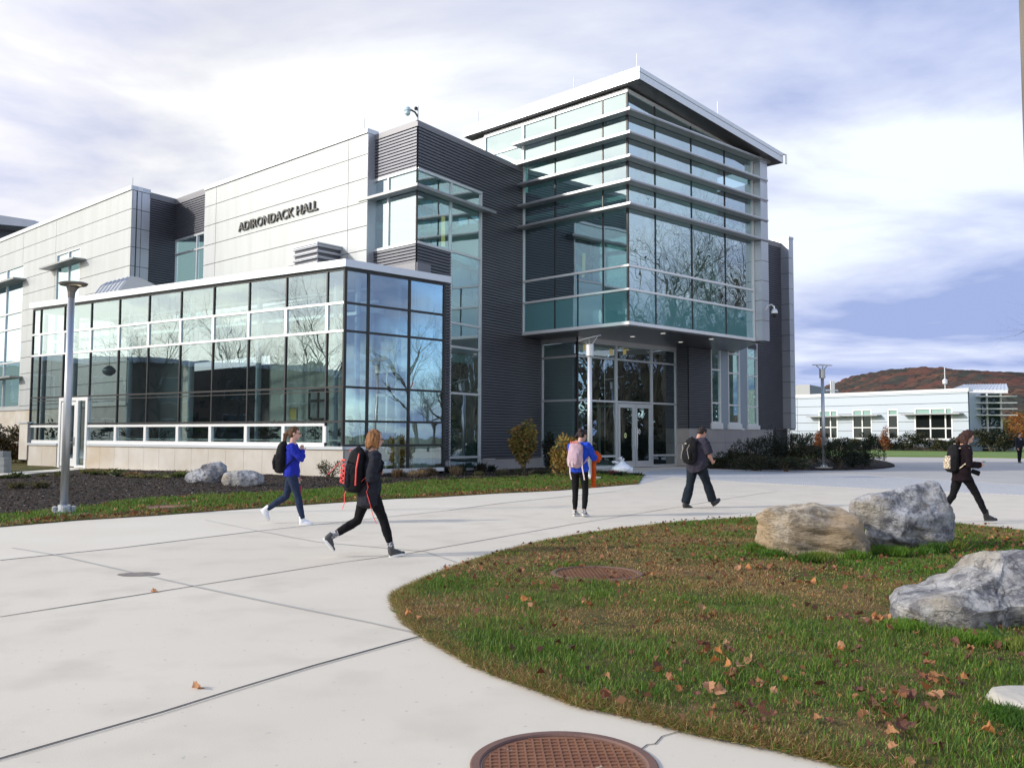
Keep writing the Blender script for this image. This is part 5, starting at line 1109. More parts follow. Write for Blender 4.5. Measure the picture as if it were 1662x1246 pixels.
boulder([(1606, 728), (1607, 721), (1620, 720.5), (1640, 722), (1650, 728), (1650, 732), (1606, 732)], 731.5, 1.0, MR3, 'long low boulder far away on the lawn edge by the glazed hall end', 47, sub=4, facet=.9, rough=.1, nplanes=10, exp=.6)
boulder([(1375, 727), (1376, 719.5), (1388, 719), (1392, 722), (1392, 728)], 728, .7, mat('white_rock', (.6, .6, .6), .8), 'small whitish boulder between the far bushes and the lawn', 49, sub=4, facet=.9, rough=.05, nplanes=8)
# concrete block pier at the far left
b = MB(); q = PZ(-14, 769); e_ = empty('block_wall', (q[0], q[1], 0), 0, 'short grey concrete block garden wall at the far left edge', 'wall')
for j in range(2):
    for i in range(3): b.box(q[0] - .9 + i * .5, q[0] - .42 + i * .5, q[1] - .2, q[1] + .3, .03 + j * .3, .32 + j * .3)
b.build('block', mat('grey_block', (.3, .31, .3), .9, c2=(.24, .25, .24), scale=6), e_)
b = MB(); b.box(q[0] - 2.5, q[0] + .2, q[1] + .35, q[1] + .9, .0, .85); b.build('cap', mat('grey_block2', (.24, .25, .25), .9), e_)
# cafe table
P = PZ(1571, 733); e_ = empty('picnic_table', (P[0], P[1], 0), 0, 'small dark pedestal table on the far lawn behind the woman with the phone', 'table')
b = MB(); zt_ = .82; b.box(P[0] - .9, P[0] + .55, P[1] - .4, P[1] + .4, zt_, zt_ + .06); b.build('tabletop', M_blk, e_); b = MB(); b.tube([(P[0], P[1], 0.05), (P[0], P[1], zt_)], .07, 8); b.lathe([(.3, 0), (.3, .04), (0, .05)], (P[0], P[1], .08), 14); b.build('leg', M_blk, e_)
# white rubbish bag by the doors
P = PZ(1010, 771); bm = bmesh.new(); bmesh.ops.create_icosphere(bm, subdivisions=4, radius=1)
for v in bm.verts:
    p = v.co.copy(); k = mnoise.fractal(p * 2.2, 1, 2, 4) * .07; top = max(0, p.z)
    r_ = 1 - .35 * top ** 6; v.co = Vector((p.x * .27 * r_ + k * .35, p.y * .24 * r_, p.z * .19 + .17 + (.12 * top ** 14) + k * .25))
me = bpy.data.meshes.new('rubbish_bag'); bm.to_mesh(me); bm.free(); M_bag = mat('white_plastic', (.72, .76, .80), .3, bump=.8, bscale=14); me.materials.append(M_bag)
me.polygons.foreach_set('use_smooth', [True] * len(me.polygons))
o = bpy.data.objects.new('rubbish_bag', me); COL.objects.link(o); o.location = (P[0], P[1], .0); o.scale = (1.55, 1.3, 1.25); tag(o, 'knotted white plastic rubbish bag on the ground left of the doors', 'rubbish bag')
b = MB(); b.tube([(0, 0, .42), (-.03, 0, .5), (-.06, 0, .56)], [.05, .025, .07], 7); b.tube([(0, 0, .42), (.03, .02, .5), (.05, .02, .52)], [.04, .02, .04], 7); b.tube([(-.08, 0, .37), (-.2, -.02, .42), (-.24, 0, .40)], [.05, .03, .05], 7); b.build('knot', M_bag, o, world=False, smooth=True)
# ------------------------------------------------------------------ plants
RS = np.random.RandomState(12)
def leaves_arr(centers, dirs, size, asp=.45, jit=.3, rs_=RS, fold=.25):
    """each leaf: two triangles folded along its midrib (4 verts)"""
    n = len(centers); d = dirs / (np.linalg.norm(dirs, axis=1)[:, None] + 1e-9); r_ = rs_.normal(size=(n, 3)); s = np.cross(d, r_); s /= np.linalg.norm(s, axis=1)[:, None] + 1e-9; u = np.cross(s, d)
    L = size * rs_.uniform(1 - jit, 1 + jit, n)[:, None]; W = L * asp
    a = centers; t = centers + d * L; l = centers + d * L * .45 + s * W * .5 + u * W * fold; r = centers + d * L * .45 - s * W * .5 + u * W * fold
    V = np.stack([a, r, t, l], 1).reshape(-1, 3); F = np.stack([np.arange(n) * 4, np.arange(n) * 4 + 1, np.arange(n) * 4 + 2, np.arange(n) * 4 + 3], 1); return V, F
def cols4(n, pal, rs_=RS, var=.2):
    pal = np.array(pal); c = pal[rs_.randint(0, len(pal), n)] * rs_.uniform(1 - var, 1 + var, (n, 1)); return np.repeat(c, 4, 0)
M_leafv = mat('leaf_tinted', (1, 1, 1), .6, attr=True, c2=(.85, .85, .85), scale=5, trans=.35)
M_bark = mat('bark', (.10, .075, .055), .9, c2=(.15, .12, .09), scale=8, bump=.5)
def shrub(loc, rx, ry, h, n, leaf, pal, name, label, cat='shrub', shape='round', seed=1, group=None, stems=9, z0=.02, asp=.45, spiky=0):
    r_ = np.random.RandomState(seed); e_ = empty(name, (loc[0], loc[1], z0), 0, label, cat, group)
    # sub clumps
    k = max(5, stems); th = r_.uniform(0, 2 * PI, k); q = np.sqrt(r_.uniform(0, 1, k)); 
    if shape == 'vase': zc_ = r_.uniform(.35, .95, k); cr_ = .25 + .75 * np.sin(np.clip(zc_, 0, 1) * PI * .72)
    elif shape == 'cone': zc_ = r_.uniform(.1, .98, k); cr_ = (1 - zc_) * .9 + .08
    else: zc_ = r_.uniform(.2, .9, k); cr_ = np.sqrt(1 - np.clip(zc_ - .3, 0, .69) ** 2 * 1.6)
    C = np.stack([loc[0] + rx * q * cr_ * np.cos(th) * .8, loc[1] + ry * q * cr_ * np.sin(th) * .8, z0 + h * zc_ * .95], 1)
    idx = r_.randint(0, k, n); off = r_.normal(size=(n, 3)); off /= np.linalg.norm(off, axis=1)[:, None]; off *= (r_.uniform(0, 1, (n, 1)) ** .4)
    R_ = np.array([rx * .42, ry * .42, h * .2]); p = C[idx] + off * R_ * r_.uniform(.6, 1.1, k)[idx][:, None]; p[:, 2] = np.maximum(p[:, 2], z0 + .03)
    if spiky:   # upright leafy shoots rising above the body
        m_ = int(n * .3); si = r_.randint(0, spiky, m_); sx_ = r_.uniform(-1, 1, spiky) * rx * .9; sy_ = r_.uniform(-1, 1, spiky) * ry * .7; t_ = r_.uniform(.3, 1, m_); sh = r_.uniform(.85, 1.3, spiky) * h * np.sqrt(1 - (sx_ / rx) ** 2 * .8)
        p[:m_] = np.stack([loc[0] + sx_[si] + r_.normal(size=m_) * .045, loc[1] + sy_[si] + r_.normal(size=m_) * .045, z0 + sh[si] * t_], 1)
    d = off + np.array([0, 0, .5]) + r_.normal(size=(n, 3)) * .5
    if shape == 'vase': d[:, 2] -= 1.1
    V, F = leaves_arr(p, d, leaf, asp, .35, r_)
    np_mesh('foliage', V, F, M_leafv, e_, col=cols4(n, pal, r_, .35))
    b = MB()
    for i in range(min(k, 14)): c = C[i]; m_ = (loc[0] + (c[0] - loc[0]) * .4, loc[1] + (c[1] - loc[1]) * .4, z0 + (c[2] - z0) * .5); b.tube([(loc[0] + r_.uniform(-.04, .04), loc[1] + r_.uniform(-.04, .04), z0 - .02), m_, tuple(c)], [.02, .014, .006], 5)
    b.build('stems', M_bark, e_); return e_
GOLD = [(.34, .23, .05), (.42, .30, .07), (.20, .20, .05), (.35, .17, .06), (.14, .16, .05), (.26, .24, .06)]
DKG = [(.014, .032, .017), (.02, .04, .018), (.03, .045, .02), (.012, .022, .014), (.045, .035, .02)]
OLV = [(.05, .06, .02), (.08, .08, .03), (.10, .07, .03), (.035, .05, .02)]
P = PZ(850, 768.5); shrub(P, .52, .5, 2.15, 2600, .15, GOLD, 'golden_shrub', 'tall gold and green shrub, narrow at its foot, before the dark wall', shape='vase', seed=3, stems=26)
P = PZ(917, 775); shrub(P, .60, .55, 1.55, 2600, .13, GOLD[:4] + [(.3, .22, .05)], 'golden_shrub', 'low round golden shrub behind the student with the pink backpack', seed=4, stems=26)
P = PZ(892, 767); shrub(P, .32, .3, 1.65, 900, .12, DKG, 'dark_shrub', 'thin dark green shrub between the two golden shrubs', seed=5, stems=14)
P = PZ(536, 779); shrub(P, .5, .35, .65, 900, .06, OLV, 'low_shrub', 'small twiggy olive shrub at the foot of the stone corner', seed=6, stems=12)
# bushes right of the entrance
for k, (u, v, rx, h, pal, sp_) in enumerate([(1165, 760, .9, .55, OLV + DKG, 0), (1192, 760, 1.0, .8, OLV + DKG, 4), (1222, 760, 1.1, 1.45, DKG, 9), (1252, 759, 1.15, 1.6, DKG, 10), (1281, 759, 1.05, 1.55, DKG, 8), (1306, 760, .95, 1.15, DKG + OLV, 5), (1228, 764, 1.2, .6, OLV + DKG, 0), (1275, 765, 1.3, .6, OLV + DKG, 0)]):
    P = PZ(u, v); lab = ['low brown-green ground shrub nearest the entrance doors', 'low dark shrub second from the entrance doors', 'upright dark green bush with tall shoots below the tall windows', 'tallest dark green bush under the ribbed siding', 'dark green bush under the silver pier', 'dark bush just left of the grey disc lamp', 'low spreading olive shrub on the kerb under the tall windows', 'low spreading olive shrub on the kerb beneath the tallest dark bush'][k]
    shrub(P, rx, .8, h, 2600, .085, pal, 'dark_shrub', lab, seed=20 + k, stems=22, group='bushes right of the entrance', spiky=sp_)
for k, (u, v, rx, h) in enumerate([(1362, 762, .75, 1.45), (1405, 758, .95, 1.35), (1385, 760, .7, .8), (1322, 752, 1.0, 1.2)]):
    P = PZ(u, v); shrub(P, rx, .7, h, 3000, .08, DKG, 'dark_shrub', ['dark rounded bush right beside the grey disc lamp', 'broad dark bush at the right tip of the bush bed', 'low dark bush wedged between the two round bushes', 'dark bush behind the grey disc lamp'][k], seed=40 + k, stems=24, group='bushes right of the entrance', spiky=6 if k < 2 else 0)
# far shrubs along the low hall
k = 0
fl = ['under the wall left of the first window', 'below the first window', 'between first and second windows', 'below the second window', 'left of the narrow window', 'beneath the narrow window', 'left of the wide window', 'below the wide window, left half', 'below the wide window, right half', 'at the wall right of the wide window', 'at the foot of the glazed end', 'right of the glazed end']
for (u, rx, h, pal, lf) in [(1300, 2, 1.8, DKG, .2), (1330, 2.2, 1.9, DKG, .2), (1378, 1.5, 1.3, DKG + OLV, .2), (1408, 1.4, 1.2, OLV, .2), (1432, 1.8, 2.0, DKG, .2), (1448, 1.5, 1.5, DKG, .2), (1480, 1.9, 1.8, DKG, .2), (1502, 2.0, 2.0, DKG + OLV, .2), (1540, 1.3, 1.2, OLV, .2), (1560, 1.2, 1.3, DKG, .2), (1590, 2.3, 2.3, [(.05, .06, .03), (.14, .13, .07), (.03, .04, .02)], .25), (1612, 2.0, 2.4, DKG, .2)]:
    Wq = WF if u < 1572 else WG; P = Wq.P(Wq.s_(u, 700), 0, 2.0 if u < 1572 else 2.6); shrub(P, rx, 1.2, h, 1600, lf, pal, 'far_shrub', 'distant green shrub ' + fl[k], seed=60 + k, stems=12, z0=.1, group='shrubs along the low hall'); k += 1
OR = [(.30, .09, .025), (.24, .06, .02), (.35, .14, .04)]
for u, lab in ((1354, 'small rust-orange conifer left of the second window of the low hall'), (1461, 'slim rust-orange conifer under the narrow window of the low hall')):
    P = WF.P(WF.s_(u, 700), 0, 3.4); shrub(P, .8, .8, 2.2 if u < 1400 else 2.7, 900, .16, OR, 'orange_shrub', lab, shape='cone', seed=int(u), stems=16, z0=.1)
# left bushes by the masonry
for k, (u, v, rx, h, pal, lab) in enumerate([(12, 752, 1.2, 1.9, [(.16, .07, .03), (.10, .06, .02), (.2, .12, .03)] + OLV, 'rust and olive bush at the far left before the stone wall'), (38, 750, .8, 1.0, GOLD, 'small yellow bush against the left stone pier'), (30, 741, 1.0, 1.7, DKG, 'dark green bush behind the small yellow one'), (-25, 752, 1.3, 2.0, DKG, 'dark bush cut by the left edge of the photo')]):
    P = PZ(u, v); shrub(P, rx, .9, h, 4500, .13, pal, 'autumn_shrub', lab, seed=80 + k, stems=16)
# strips of low perennials in the mulch: nobody could count them
def scatter(poly, n, seed=0, bias=None):
    r_ = np.random.RandomState(seed); xs = [p[0] for p in poly]; ys = [p[1] for p in poly]; out_ = []
    x = r_.uniform(min(xs), max(xs), n * 6); y = r_.uniform(min(ys), max(ys), n * 6); k = inpoly(x, y, poly); x, y = x[k], y[k]
    return x[:n], y[:n]
def tufts(name, px_line, n, h, pal, seed, width, spread=.25, wd=.012, z=.03):
    r_ = np.random.RandomState(seed); P = np.array([PZ(u, v)[:2] for u, v in px_line]); seg = np.linalg.norm(np.diff(P, axis=0), axis=1); cum = np.append(0, np.cumsum(seg))
    nc = max(3, int(cum[-1] / .28)); tc_ = r_.uniform(0, cum[-1], nc); cxs = np.stack([np.interp(tc_, cum, P[:, 0]), np.interp(tc_, cum, P[:, 1])], 1) + r_.normal(size=(nc, 2)) * width; hh = r_.uniform(.5, 1.1, nc) * h
    i = r_.randint(0, nc, n); base = cxs[i] + r_.normal(size=(n, 2)) * .07; d = r_.normal(size=(n, 3)) * spread; d[:, 2] = r_.uniform(.6, 1, n); L = hh[i] * r_.uniform(.5, 1.1, n)
    a = np.column_stack([base, np.full(n, z)]); s = np.cross(d, r_.normal(size=(n, 3))); s /= np.linalg.norm(s, axis=1)[:, None]; t = a + d * L[:, None]; mdl = a + d * L[:, None] * .55
    V = np.stack([a, mdl - s * wd, t, mdl + s * wd], 1).reshape(-1, 3); F = np.arange(n * 4).reshape(-1, 4); pal = np.array(pal); c = pal[r_.randint(0, len(pal), nc)][i] * r_.uniform(.6, 1.3, (n, 1))
    o = np_mesh(name, V, F, M_leafv, col=np.repeat(c, 4, 0)); return tag(o, kind='stuff')
TAN = [(.30, .21, .12), (.24, .17, .09), (.36, .27, .16), (.16, .10, .05), (.10, .10, .04)]
tufts('dry_perennials', [(640, 775), (700, 773), (760, 772), (790, 774)], 6000, .36, TAN, 1, .28)
tufts('dry_perennials', [(790, 773), (840, 772), (900, 771), (955, 769)], 5000, .26, [(.12, .10, .06), (.08, .09, .04), (.18, .15, .09), (.05, .05, .03)], 2, .25)
tufts('evergreen_perennials', [(690, 768), (730, 768), (800, 765)], 3000, .42, DKG + [(.05, .07, .03)], 3, .2, wd=.02)
tufts('ground_plants', [(150, 769), (220, 776), (300, 776), (340, 770)], 3500, .22, [(.10, .13, .03), (.16, .16, .05), (.2, .12, .04), (.06, .08, .03)], 4, .35, spread=.7, wd=.03)
tufts('ground_plants', [(0, 778), (60, 776), (110, 774)], 1400, .2, [(.08, .10, .03), (.12, .12, .04)], 5, .3, spread=.6, wd=.03)
tufts('ground_plants', [(0, 800), (30, 796)], 700, .25, [(.07, .08, .03), (.10, .09, .04)], 6, .3, spread=.6, wd=.02)
tufts('ground_plants', [(600, 783), (690, 781), (900, 775), (960, 770)], 1800, .16, [(.08, .10, .03), (.14, .11, .06)], 7, .2, spread=.6, wd=.02)
tufts('bed_plants', [(975, 769), (1000, 772), (1030, 775)], 1500, .22, DKG + [(.12, .03, .03), (.07, .06, .03)], 8, .25, spread=.5, wd=.02)
# ------------------------------------------------------------------ grass
def greenness(x, y):
    """photo: brown and thin at the upper left of the island, green towards the camera and the boulders"""
    u = np.empty(len(x)); v = np.empty(len(x)); 
    n_ = np.array([mnoise.fractal(Vector((a * .8, b_ * .8, 3.3)), 1, 2, 5) for a, b_ in zip(x, y)])
    g_ = .66 + n_ * .75
    for u0, v0, r0_, A in ((950, 885, 1.7, .55), (1230, 960, .9, .55), (1090, 862, 1.6, .40), (1110, 945, .9, .4), (700, 1010, .35, .4), (1450, 975, .7, .35), (830, 915, .9, .3), (960, 1010, .35, .3)):
        c_ = PZ(u0, v0); g_ = g_ - A * np.exp(-((x - c_[0]) ** 2 + ((y - c_[1]) * .8) ** 2) / (2 * r0_ * r0_))
    ed = np.array(ISL); dm = np.full(len(x), 9.)
    for q_ in ed: dm = np.minimum(dm, np.hypot(x - q_[0], y - q_[1]))
    g_ = g_ - .45 * np.exp(-(dm / .16) ** 2) * (y < 9)
    return g_
GP = np.array([(.080, .19, .012), (.13, .25, .022), (.055, .14, .010), (.20, .25, .04)]); BP = np.array([(.42, .25, .10), (.54, .36, .16), (.30, .14, .055), (.33, .27, .08)])
def blades(name, poly, n, hmin, hmax, wdt, seed, gf, z=.02, ymax=99, dens=None, lean=.5):
    r_ = np.random.RandomState(seed); x, y = scatter(poly, n, seed)
    if dens is not None: k = r_.uniform(0, 1, len(x)) < dens(x, y); x, y = x[k], y[k]
    k = y < ymax; x, y = x[k], y[k]; n = len(x)
    # evaluate the patchiness on a coarse grid
    gx, gy = np.linspace(x.min(), x.max(), 90), np.linspace(y.min(), y.max(), 90); GX, GY = np.meshgrid(gx, gy, indexing='ij'); Gv = gf(GX.ravel(), GY.ravel()).reshape(90, 90)
    ii = np.clip(((x - gx[0]) / (gx[1] - gx[0])).astype(int), 0, 89); jj = np.clip(((y - gy[0]) / (gy[1] - gy[0])).astype(int), 0, 89); g_ = Gv[ii, jj] + r_.normal(size=n) * .28
    gr = g_ > .42; c = np.where(gr[:, None], GP[r_.randint(0, 4, n)], BP[r_.randint(0, 4, n)]) * r_.uniform(.6, 1.35, (n, 1))
    tall = np.array([mnoise.noise(Vector((a * 2.6, b_ * 2.6, 1.7))) for a, b_ in zip(GX.ravel(), GY.ravel())]).reshape(90, 90)[ii, jj]
    L = r_.uniform(hmin, hmax, n) * np.where(gr, 1.0, .62) * np.clip(1 + tall * 1.1, .5, 1.6); W = wdt * r_.uniform(.7, 1.3, n); az = r_.uniform(0, 2 * PI, n); ln = np.where(gr, lean, lean * 1.7) * r_.uniform(.2, 1.3, n)
    d = np.column_stack([np.cos(az) * ln, np.sin(az) * ln, np.ones(n)]); d /= np.linalg.norm(d, axis=1)[:, None]
    sa = az + PI / 2 + r_.normal(size=n) * .6; s = np.column_stack([np.cos(sa), np.sin(sa), np.zeros(n)]) * W[:, None]
    a = np.column_stack([x, y, np.full(n, z - .005)]); m_ = a + d * L[:, None] * .55; t = a + d * L[:, None] + np.column_stack([np.cos(az), np.sin(az), -np.ones(n) * .6]) * (L * ln * .35)[:, None]
    V = np.stack([a - s * .5, a + s * .5, m_ + s * .45, t, m_ - s * .45], 1)
    F = np.array([[0, 1, 2, 4], [4, 2, 3, 3]])
    V = V.reshape(-1, 3); b0 = np.arange(n)[:, None] * 5
    q = np.concatenate([b0 + np.array([[0, 1, 2]]), b0 + np.array([[0, 2, 4]]), b0 + np.array([[4, 2, 3]])], 0)
    o = np_mesh(name, V, q, M_leafv, col=np.repeat(c, 5, 0)); return tag(o, kind='stuff')
vis = [PZ(u, v)[:2] for u, v in ((600, 830), (1720, 830), (1720, 1260), (600, 1260))]
xs_ = lambda x, y: (x < y * .64 + 3.0)
nearp = ISL
MHC = PZ(968, 930, .02); nomh = lambda x, y: (np.hypot(x - MHC[0], y - MHC[1]) > .44)
blades('grass', nearp, 430000, .025, .065, .0045, 1, greenness, ymax=9.0, dens=lambda x, y: xs_(x, y) * nomh(x, y) * np.clip(1.35 - (y - 4) * .12, .5, 1), lean=.5)
blades('grass', nearp, 280000, .022, .05, .008, 2, greenness, dens=lambda x, y: xs_(x, y) * nomh(x, y) * (y >= 8.6), lean=.55)
lg = lambda x, y: .62 + np.array([mnoise.fractal(Vector((a * .5, b_ * .5, 8.3)), 1, 2, 3) for a, b_ in zip(x, y)]) * .5 - .35 * (y < np.interp(x, *zip(*sorted([(PZ(u, v)[0], PZ(u, v)[1] + .55) for u, v in left[1:12]]))))
blades('grass', LFT, 110000, .05, .10, .012, 3, lg, dens=lambda x, y: (x > -14) & (x < 7), lean=.5)
# shaggy dry fringe spilling on the concrete along the island's edge
r_ = np.random.RandomState(9); A_ = np.array(ISL); n = 60000; i = r_.randint(0, len(A_), n); t = r_.uniform(0, 1, (n, 1)); p = A_[i] * (1 - t) + A_[(i + 1) % len(A_)] * t; cen = A_.mean(0)
k = (p[:, 1] < 15) & (p[:, 0] < p[:, 1] * .64); p = p[k]; n = len(p); inw = cen - p; inw /= np.linalg.norm(inw, axis=1)[:, None]; p = p + inw * r_.uniform(-.05, .20, (n, 1)) * (.4 + .9 * r_.uniform(0, 1, (n, 1))); d = -inw * r_.uniform(.1, 1.1, (n, 1)) + r_.normal(size=(n, 2)) * .5; d = np.column_stack([d, r_.uniform(.05, .7, n)]); d /= np.linalg.norm(d, axis=1)[:, None]
L = r_.uniform(.02, .075, n); s = np.cross(d, r_.normal(size=(n, 3))); s /= np.linalg.norm(s, axis=1)[:, None]; a = np.column_stack([p, np.full(n, .012)]); t_ = a + d * L[:, None]; t_[:, 2] = np.maximum(t_[:, 2], .006)
V = np.stack([a - s * .002, a + s * .002, t_], 1).reshape(-1, 3); c = BP[r_.randint(0, 4, n)] * r_.uniform(.5, 1.2, (n, 1)); g_ = r_.uniform(0, 1, n) < .3; c[g_] = GP[r_.randint(0, 4, g_.sum())]
tag(np_mesh('dry_grass_edge', V, np.arange(n * 3).reshape(-1, 3), M_leafv, col=np.repeat(c, 3, 0)), kind='stuff')
# ------------------------------------------------------------------ fallen leaves
M_dead = mat('dead_leaf', (.34, .14, .055), .65, c2=(.20, .075, .035), scale=14, trans=.2)
M_dead2 = mat('pale_dead_leaf', (.46, .25, .13), .65, c2=(.36, .17, .08), scale=14, trans=.2)
def leaf_mesh(k, mt):
    r_ = random.Random(k); lob = [(0, 0), (.14, .05), (.30, .06), (.29, .20), (.44, .34), (.33, .44), (.31, .60), (.17, .62), (0, .85)]
    half = [(a * r_.uniform(.85, 1.15), b_ * r_.uniform(.92, 1.08)) for a, b_ in lob]; c1, c2 = r_.uniform(.5, 2.0), r_.uniform(-1.6, 2.2); tw_ = r_.uniform(-1, 1)
    vs = []; mid = [(0, b_) for _, b_ in half]
    def f(a, b_): return (a, b_ - .4, .10 + c1 * a * a + c2 * (b_ - .4) ** 2 * .6 + tw_ * a * (b_ - .4) + r_.uniform(-.035, .035))
    L = [f(-a, b_) for a, b_ in half]; R = [f(a, b_) for a, b_ in half]; Mi = [f(0, b_) for _, b_ in half]
    vs = L + Mi + R; n = len(half); fs = []
    for i in range(n - 1): fs += [(i, i + 1, n + i + 1, n + i), (n + i, n + i + 1, 2 * n + i + 1, 2 * n + i)]
    vs += [(.012, -.4, .1), (-.012, -.4, .1), (.03 + tw_ * .1, -.75, .16)]; fs.append((3 * n, 3 * n + 1, 3 * n + 2))
    me = bpy.data.meshes.new('fallen_leaf'); me.from_pydata(vs, [], fs); me.materials.append(mt); me.update(); return me
M_dead3 = mat('dark_dead_leaf', (.17, .065, .035), .7, c2=(.10, .04, .025), scale=14, trans=.15)
M_dead4 = mat('orange_leaf', (.55, .24, .07), .6, c2=(.42, .15, .05), scale=14, trans=.25)
LM = [leaf_mesh(k, (M_dead, M_dead2, M_dead3, M_dead, M_dead4, M_dead3, M_dead2, M_dead, M_dead3)[k]) for k in range(9)]
r_ = np.random.RandomState(77); cnt = 0
def put_leaf(x, y, s, z, label, group=None):
    o = bpy.data.objects.new('fallen_leaf', LM[r_.randint(0, 9)]); COL.objects.link(o); o.location = (x, y, z); o.rotation_euler = (r_.uniform(-.9, .9), r_.uniform(-.9, .9), r_.uniform(0, 6.28)); o.scale = (s * r_.uniform(.6, 1.1), s, s * r_.uniform(.8, 1.3)); tag(o, label, 'leaf', group)
clusters = [PZ(u, v)[:2] for u, v in [(1125, 1060), (1140, 1073), (1170, 1075), (1215, 1100), (1225, 1125), (1060, 1090), (1010, 1130), (1205, 1160), (1265, 1165), (1300, 1115), (1365, 1075), (1378, 1010), (1420, 1020), (1445, 1020), (1440, 1140), (1500, 1145), (1505, 1110), (1425, 1170), (1420, 1200), (1570, 1060), (1610, 1050), (1560, 1135), (1650, 1080), (1390, 1145), (1180, 1165), (1120, 1000), (1230, 930), (1440, 850), (1500, 860), (1630, 880)]]
while cnt < 276:
    if cnt < 150: c = clusters[r_.randint(0, len(clusters))]; x, y = c[0] + r_.normal() * .13, c[1] + r_.normal() * .13
    else: x, y = r_.uniform(-1, 9), r_.uniform(4.0, 14) ** 1.0
    if not inpoly(np.array([x]), np.array([y]), ISL)[0] or x > y * .62: continue
    put_leaf(x, y, r_.uniform(.055, .105), .03 + r_.uniform(0, .035), 'curled brown fallen leaf lying in the lawn grass', 'fallen leaves scattered over the lawn'); cnt += 1
c = PZ(318, 1118); put_leaf(c[0], c[1], .13, -.008, 'curled orange-brown leaf alone on the foreground concrete')
c = PZ(251, 960.5); put_leaf(c[0], c[1], .10, .0, 'small brown leaf lying on the second concrete joint')
c = PZ(697, 808); 
# small crumbled leaves further off, past counting
def litter(name, poly, n, size, seed, dens=None, z=.05, zj=.03):
    r_ = np.random.RandomState(seed); x, y = scatter(poly, n, seed)
    if dens is not None: k = dens(x, y) > r_.uniform(0, 1, len(x)); x, y = x[k], y[k]
    n = len(x); c = np.column_stack([x, y, z + r_.uniform(0, zj, n)]); V, F = leaves_arr(c, r_.normal(size=(n, 3)) * np.array([1, 1, .35]), size, .8, .5, r_, .5); pal = [(.26, .10, .04), (.18, .06, .03), (.35, .17, .07), (.14, .06, .035)]
    return tag(np_mesh(name, V, F, M_leafv, col=cols4(n, pal, r_, .4)), kind='stuff')
litter('leaf_litter', ISL, 3000, .045, 5, dens=lambda x, y: (x < y * .62) * np.where(y > 8.5, .95, .25))
edge = [PZ(u, v)[:2] for u, v in left[1:12]]
lp = [tuple(p) for p in edge] + [(p[0], p[1] + .7) for p in edge[::-1]]
litter('leaf_litter', lp, 4200, .06, 6, z=.04)
litter('leaf_litter', LFT, 1600, .06, 7, dens=lambda x, y: (x > -14) * 1.0, z=.05)
# stones and chips in the mulch
n = 26000; x, y = scatter(MUL, n, 8); k = (x > -16); x, y = x[k], y[k]; n = len(x); V, F = leaves_arr(np.column_stack([x, y, np.full(n, .04)]), RS.normal(size=(n, 3)) * np.array([1, 1, .3]), .06, .5, .5, RS, .3); tag(np_mesh('wood_chips', V, F, M_leafv, col=cols4(n, [(.04, .03, .026), (.16, .14, .13), (.02, .015, .013), (.07, .052, .045), (.10, .06, .035)])), kind='stuff')
# longer grass left unmown round the boulders
GRN = [tuple(c) for c in GP]
tufts('grass_fringe', [(1232, 897), (1262, 910), (1300, 914), (1350, 914), (1400, 908), (1425, 900)], 5000, .13, GRN + GRN, 11, .04, spread=.35, wd=.004)
tufts('grass_fringe', [(1425, 898), (1450, 904), (1478, 908), (1505, 902), (1545, 893)], 4500, .15, GRN + GRN, 12, .04, spread=.35, wd=.004)
tufts('grass_fringe', [(1453, 1012), (1465, 1028), (1492, 1038), (1515, 1034), (1560, 1042), (1600, 1050), (1662, 1058)], 6000, .11, GRN + GRN, 13, .03, spread=.35, wd=.003)
tufts('grass_fringe', [(1610, 1152), (1625, 1166), (1662, 1182), (1700, 1190)], 3000, .08, GRN + GRN, 14, .02, spread=.35, wd=.0025)
# broad weed leaves beside the long boulder
P = PZ(1610, 1042); V, F = leaves_arr(np.tile(np.array([P[0], P[1] - .1, .03]), (9, 1)) + RS.normal(size=(9, 3)) * .03, RS.normal(size=(9, 3)) * np.array([1, 1, .1]) + np.array([0, 0, .7]), .12, .35); o = np_mesh('weed', V, F, M_leafv, col=cols4(9, [(.08, .16, .03)]), origin=(P[0], P[1], 0)); tag(o, 'broad leaved green weed at the foot of the long grey boulder', 'weed')
# ------------------------------------------------------------------ trees (right and left of the view they show in the glass)
def tree_mesh(seed, h, spread=.55, levels=5, r0_=.22, nb=4, up=.25):
    r_ = random.Random(seed); tr = MB(); br = MB()
    def grow(p, d, L, r, lv):
        n = 4; pts = [p]; q = Vector(p); dd = Vector(d)
        for i in range(n):
            dd = (dd + Vector((r_.gauss(0, .10), r_.gauss(0, .10), r_.gauss(0, .05) + up * .12))).normalized(); q = q + dd * (L / n); pts.append(q.copy())
        (tr if lv == 0 else br).tube(pts, [r * (1 - .55 * i / n) for i in range(n + 1)], 6 if lv < 2 else 3, cap=False)
        if lv >= levels: return
        k = nb + (2 if lv == 0 else 0) + r_.randint(0, 1)
        for j in range(k):
            t = r_.uniform(.35, 1.0) if lv else r_.uniform(.28, 1.0); idx = min(n, max(1, int(round(t * n)))); s = pts[idx]
            a = r_.uniform(0, 2 * PI); ang = r_.uniform(.35, .35 + spread); o_ = dd.orthogonal().normalized(); o_ = Matrix.Rotation(a, 3, dd) @ o_; nd = (dd * math.cos(ang) + o_ * math.sin(ang)).normalized()
            grow(s, nd, L * r_.uniform(.5, .78), r * (1 - .5 * t) * .55, lv + 1)
    grow(Vector((0, 0, -.1)), Vector((0, 0, 1)), h * .42, r0_, 0); return tr, br
M_bark2 = mat('grey_bark', (.035, .03, .024), .9, c2=(.055, .048, .038), scale=4)
protos = []
for k, (h, r0_) in enumerate(((20, .30), (18, .26), (23, .34), (16, .22))):
    tr, br = tree_mesh(100 + k, h, .5 + .1 * (k % 2), 5, r0_, 4); protos.append((tr, br))
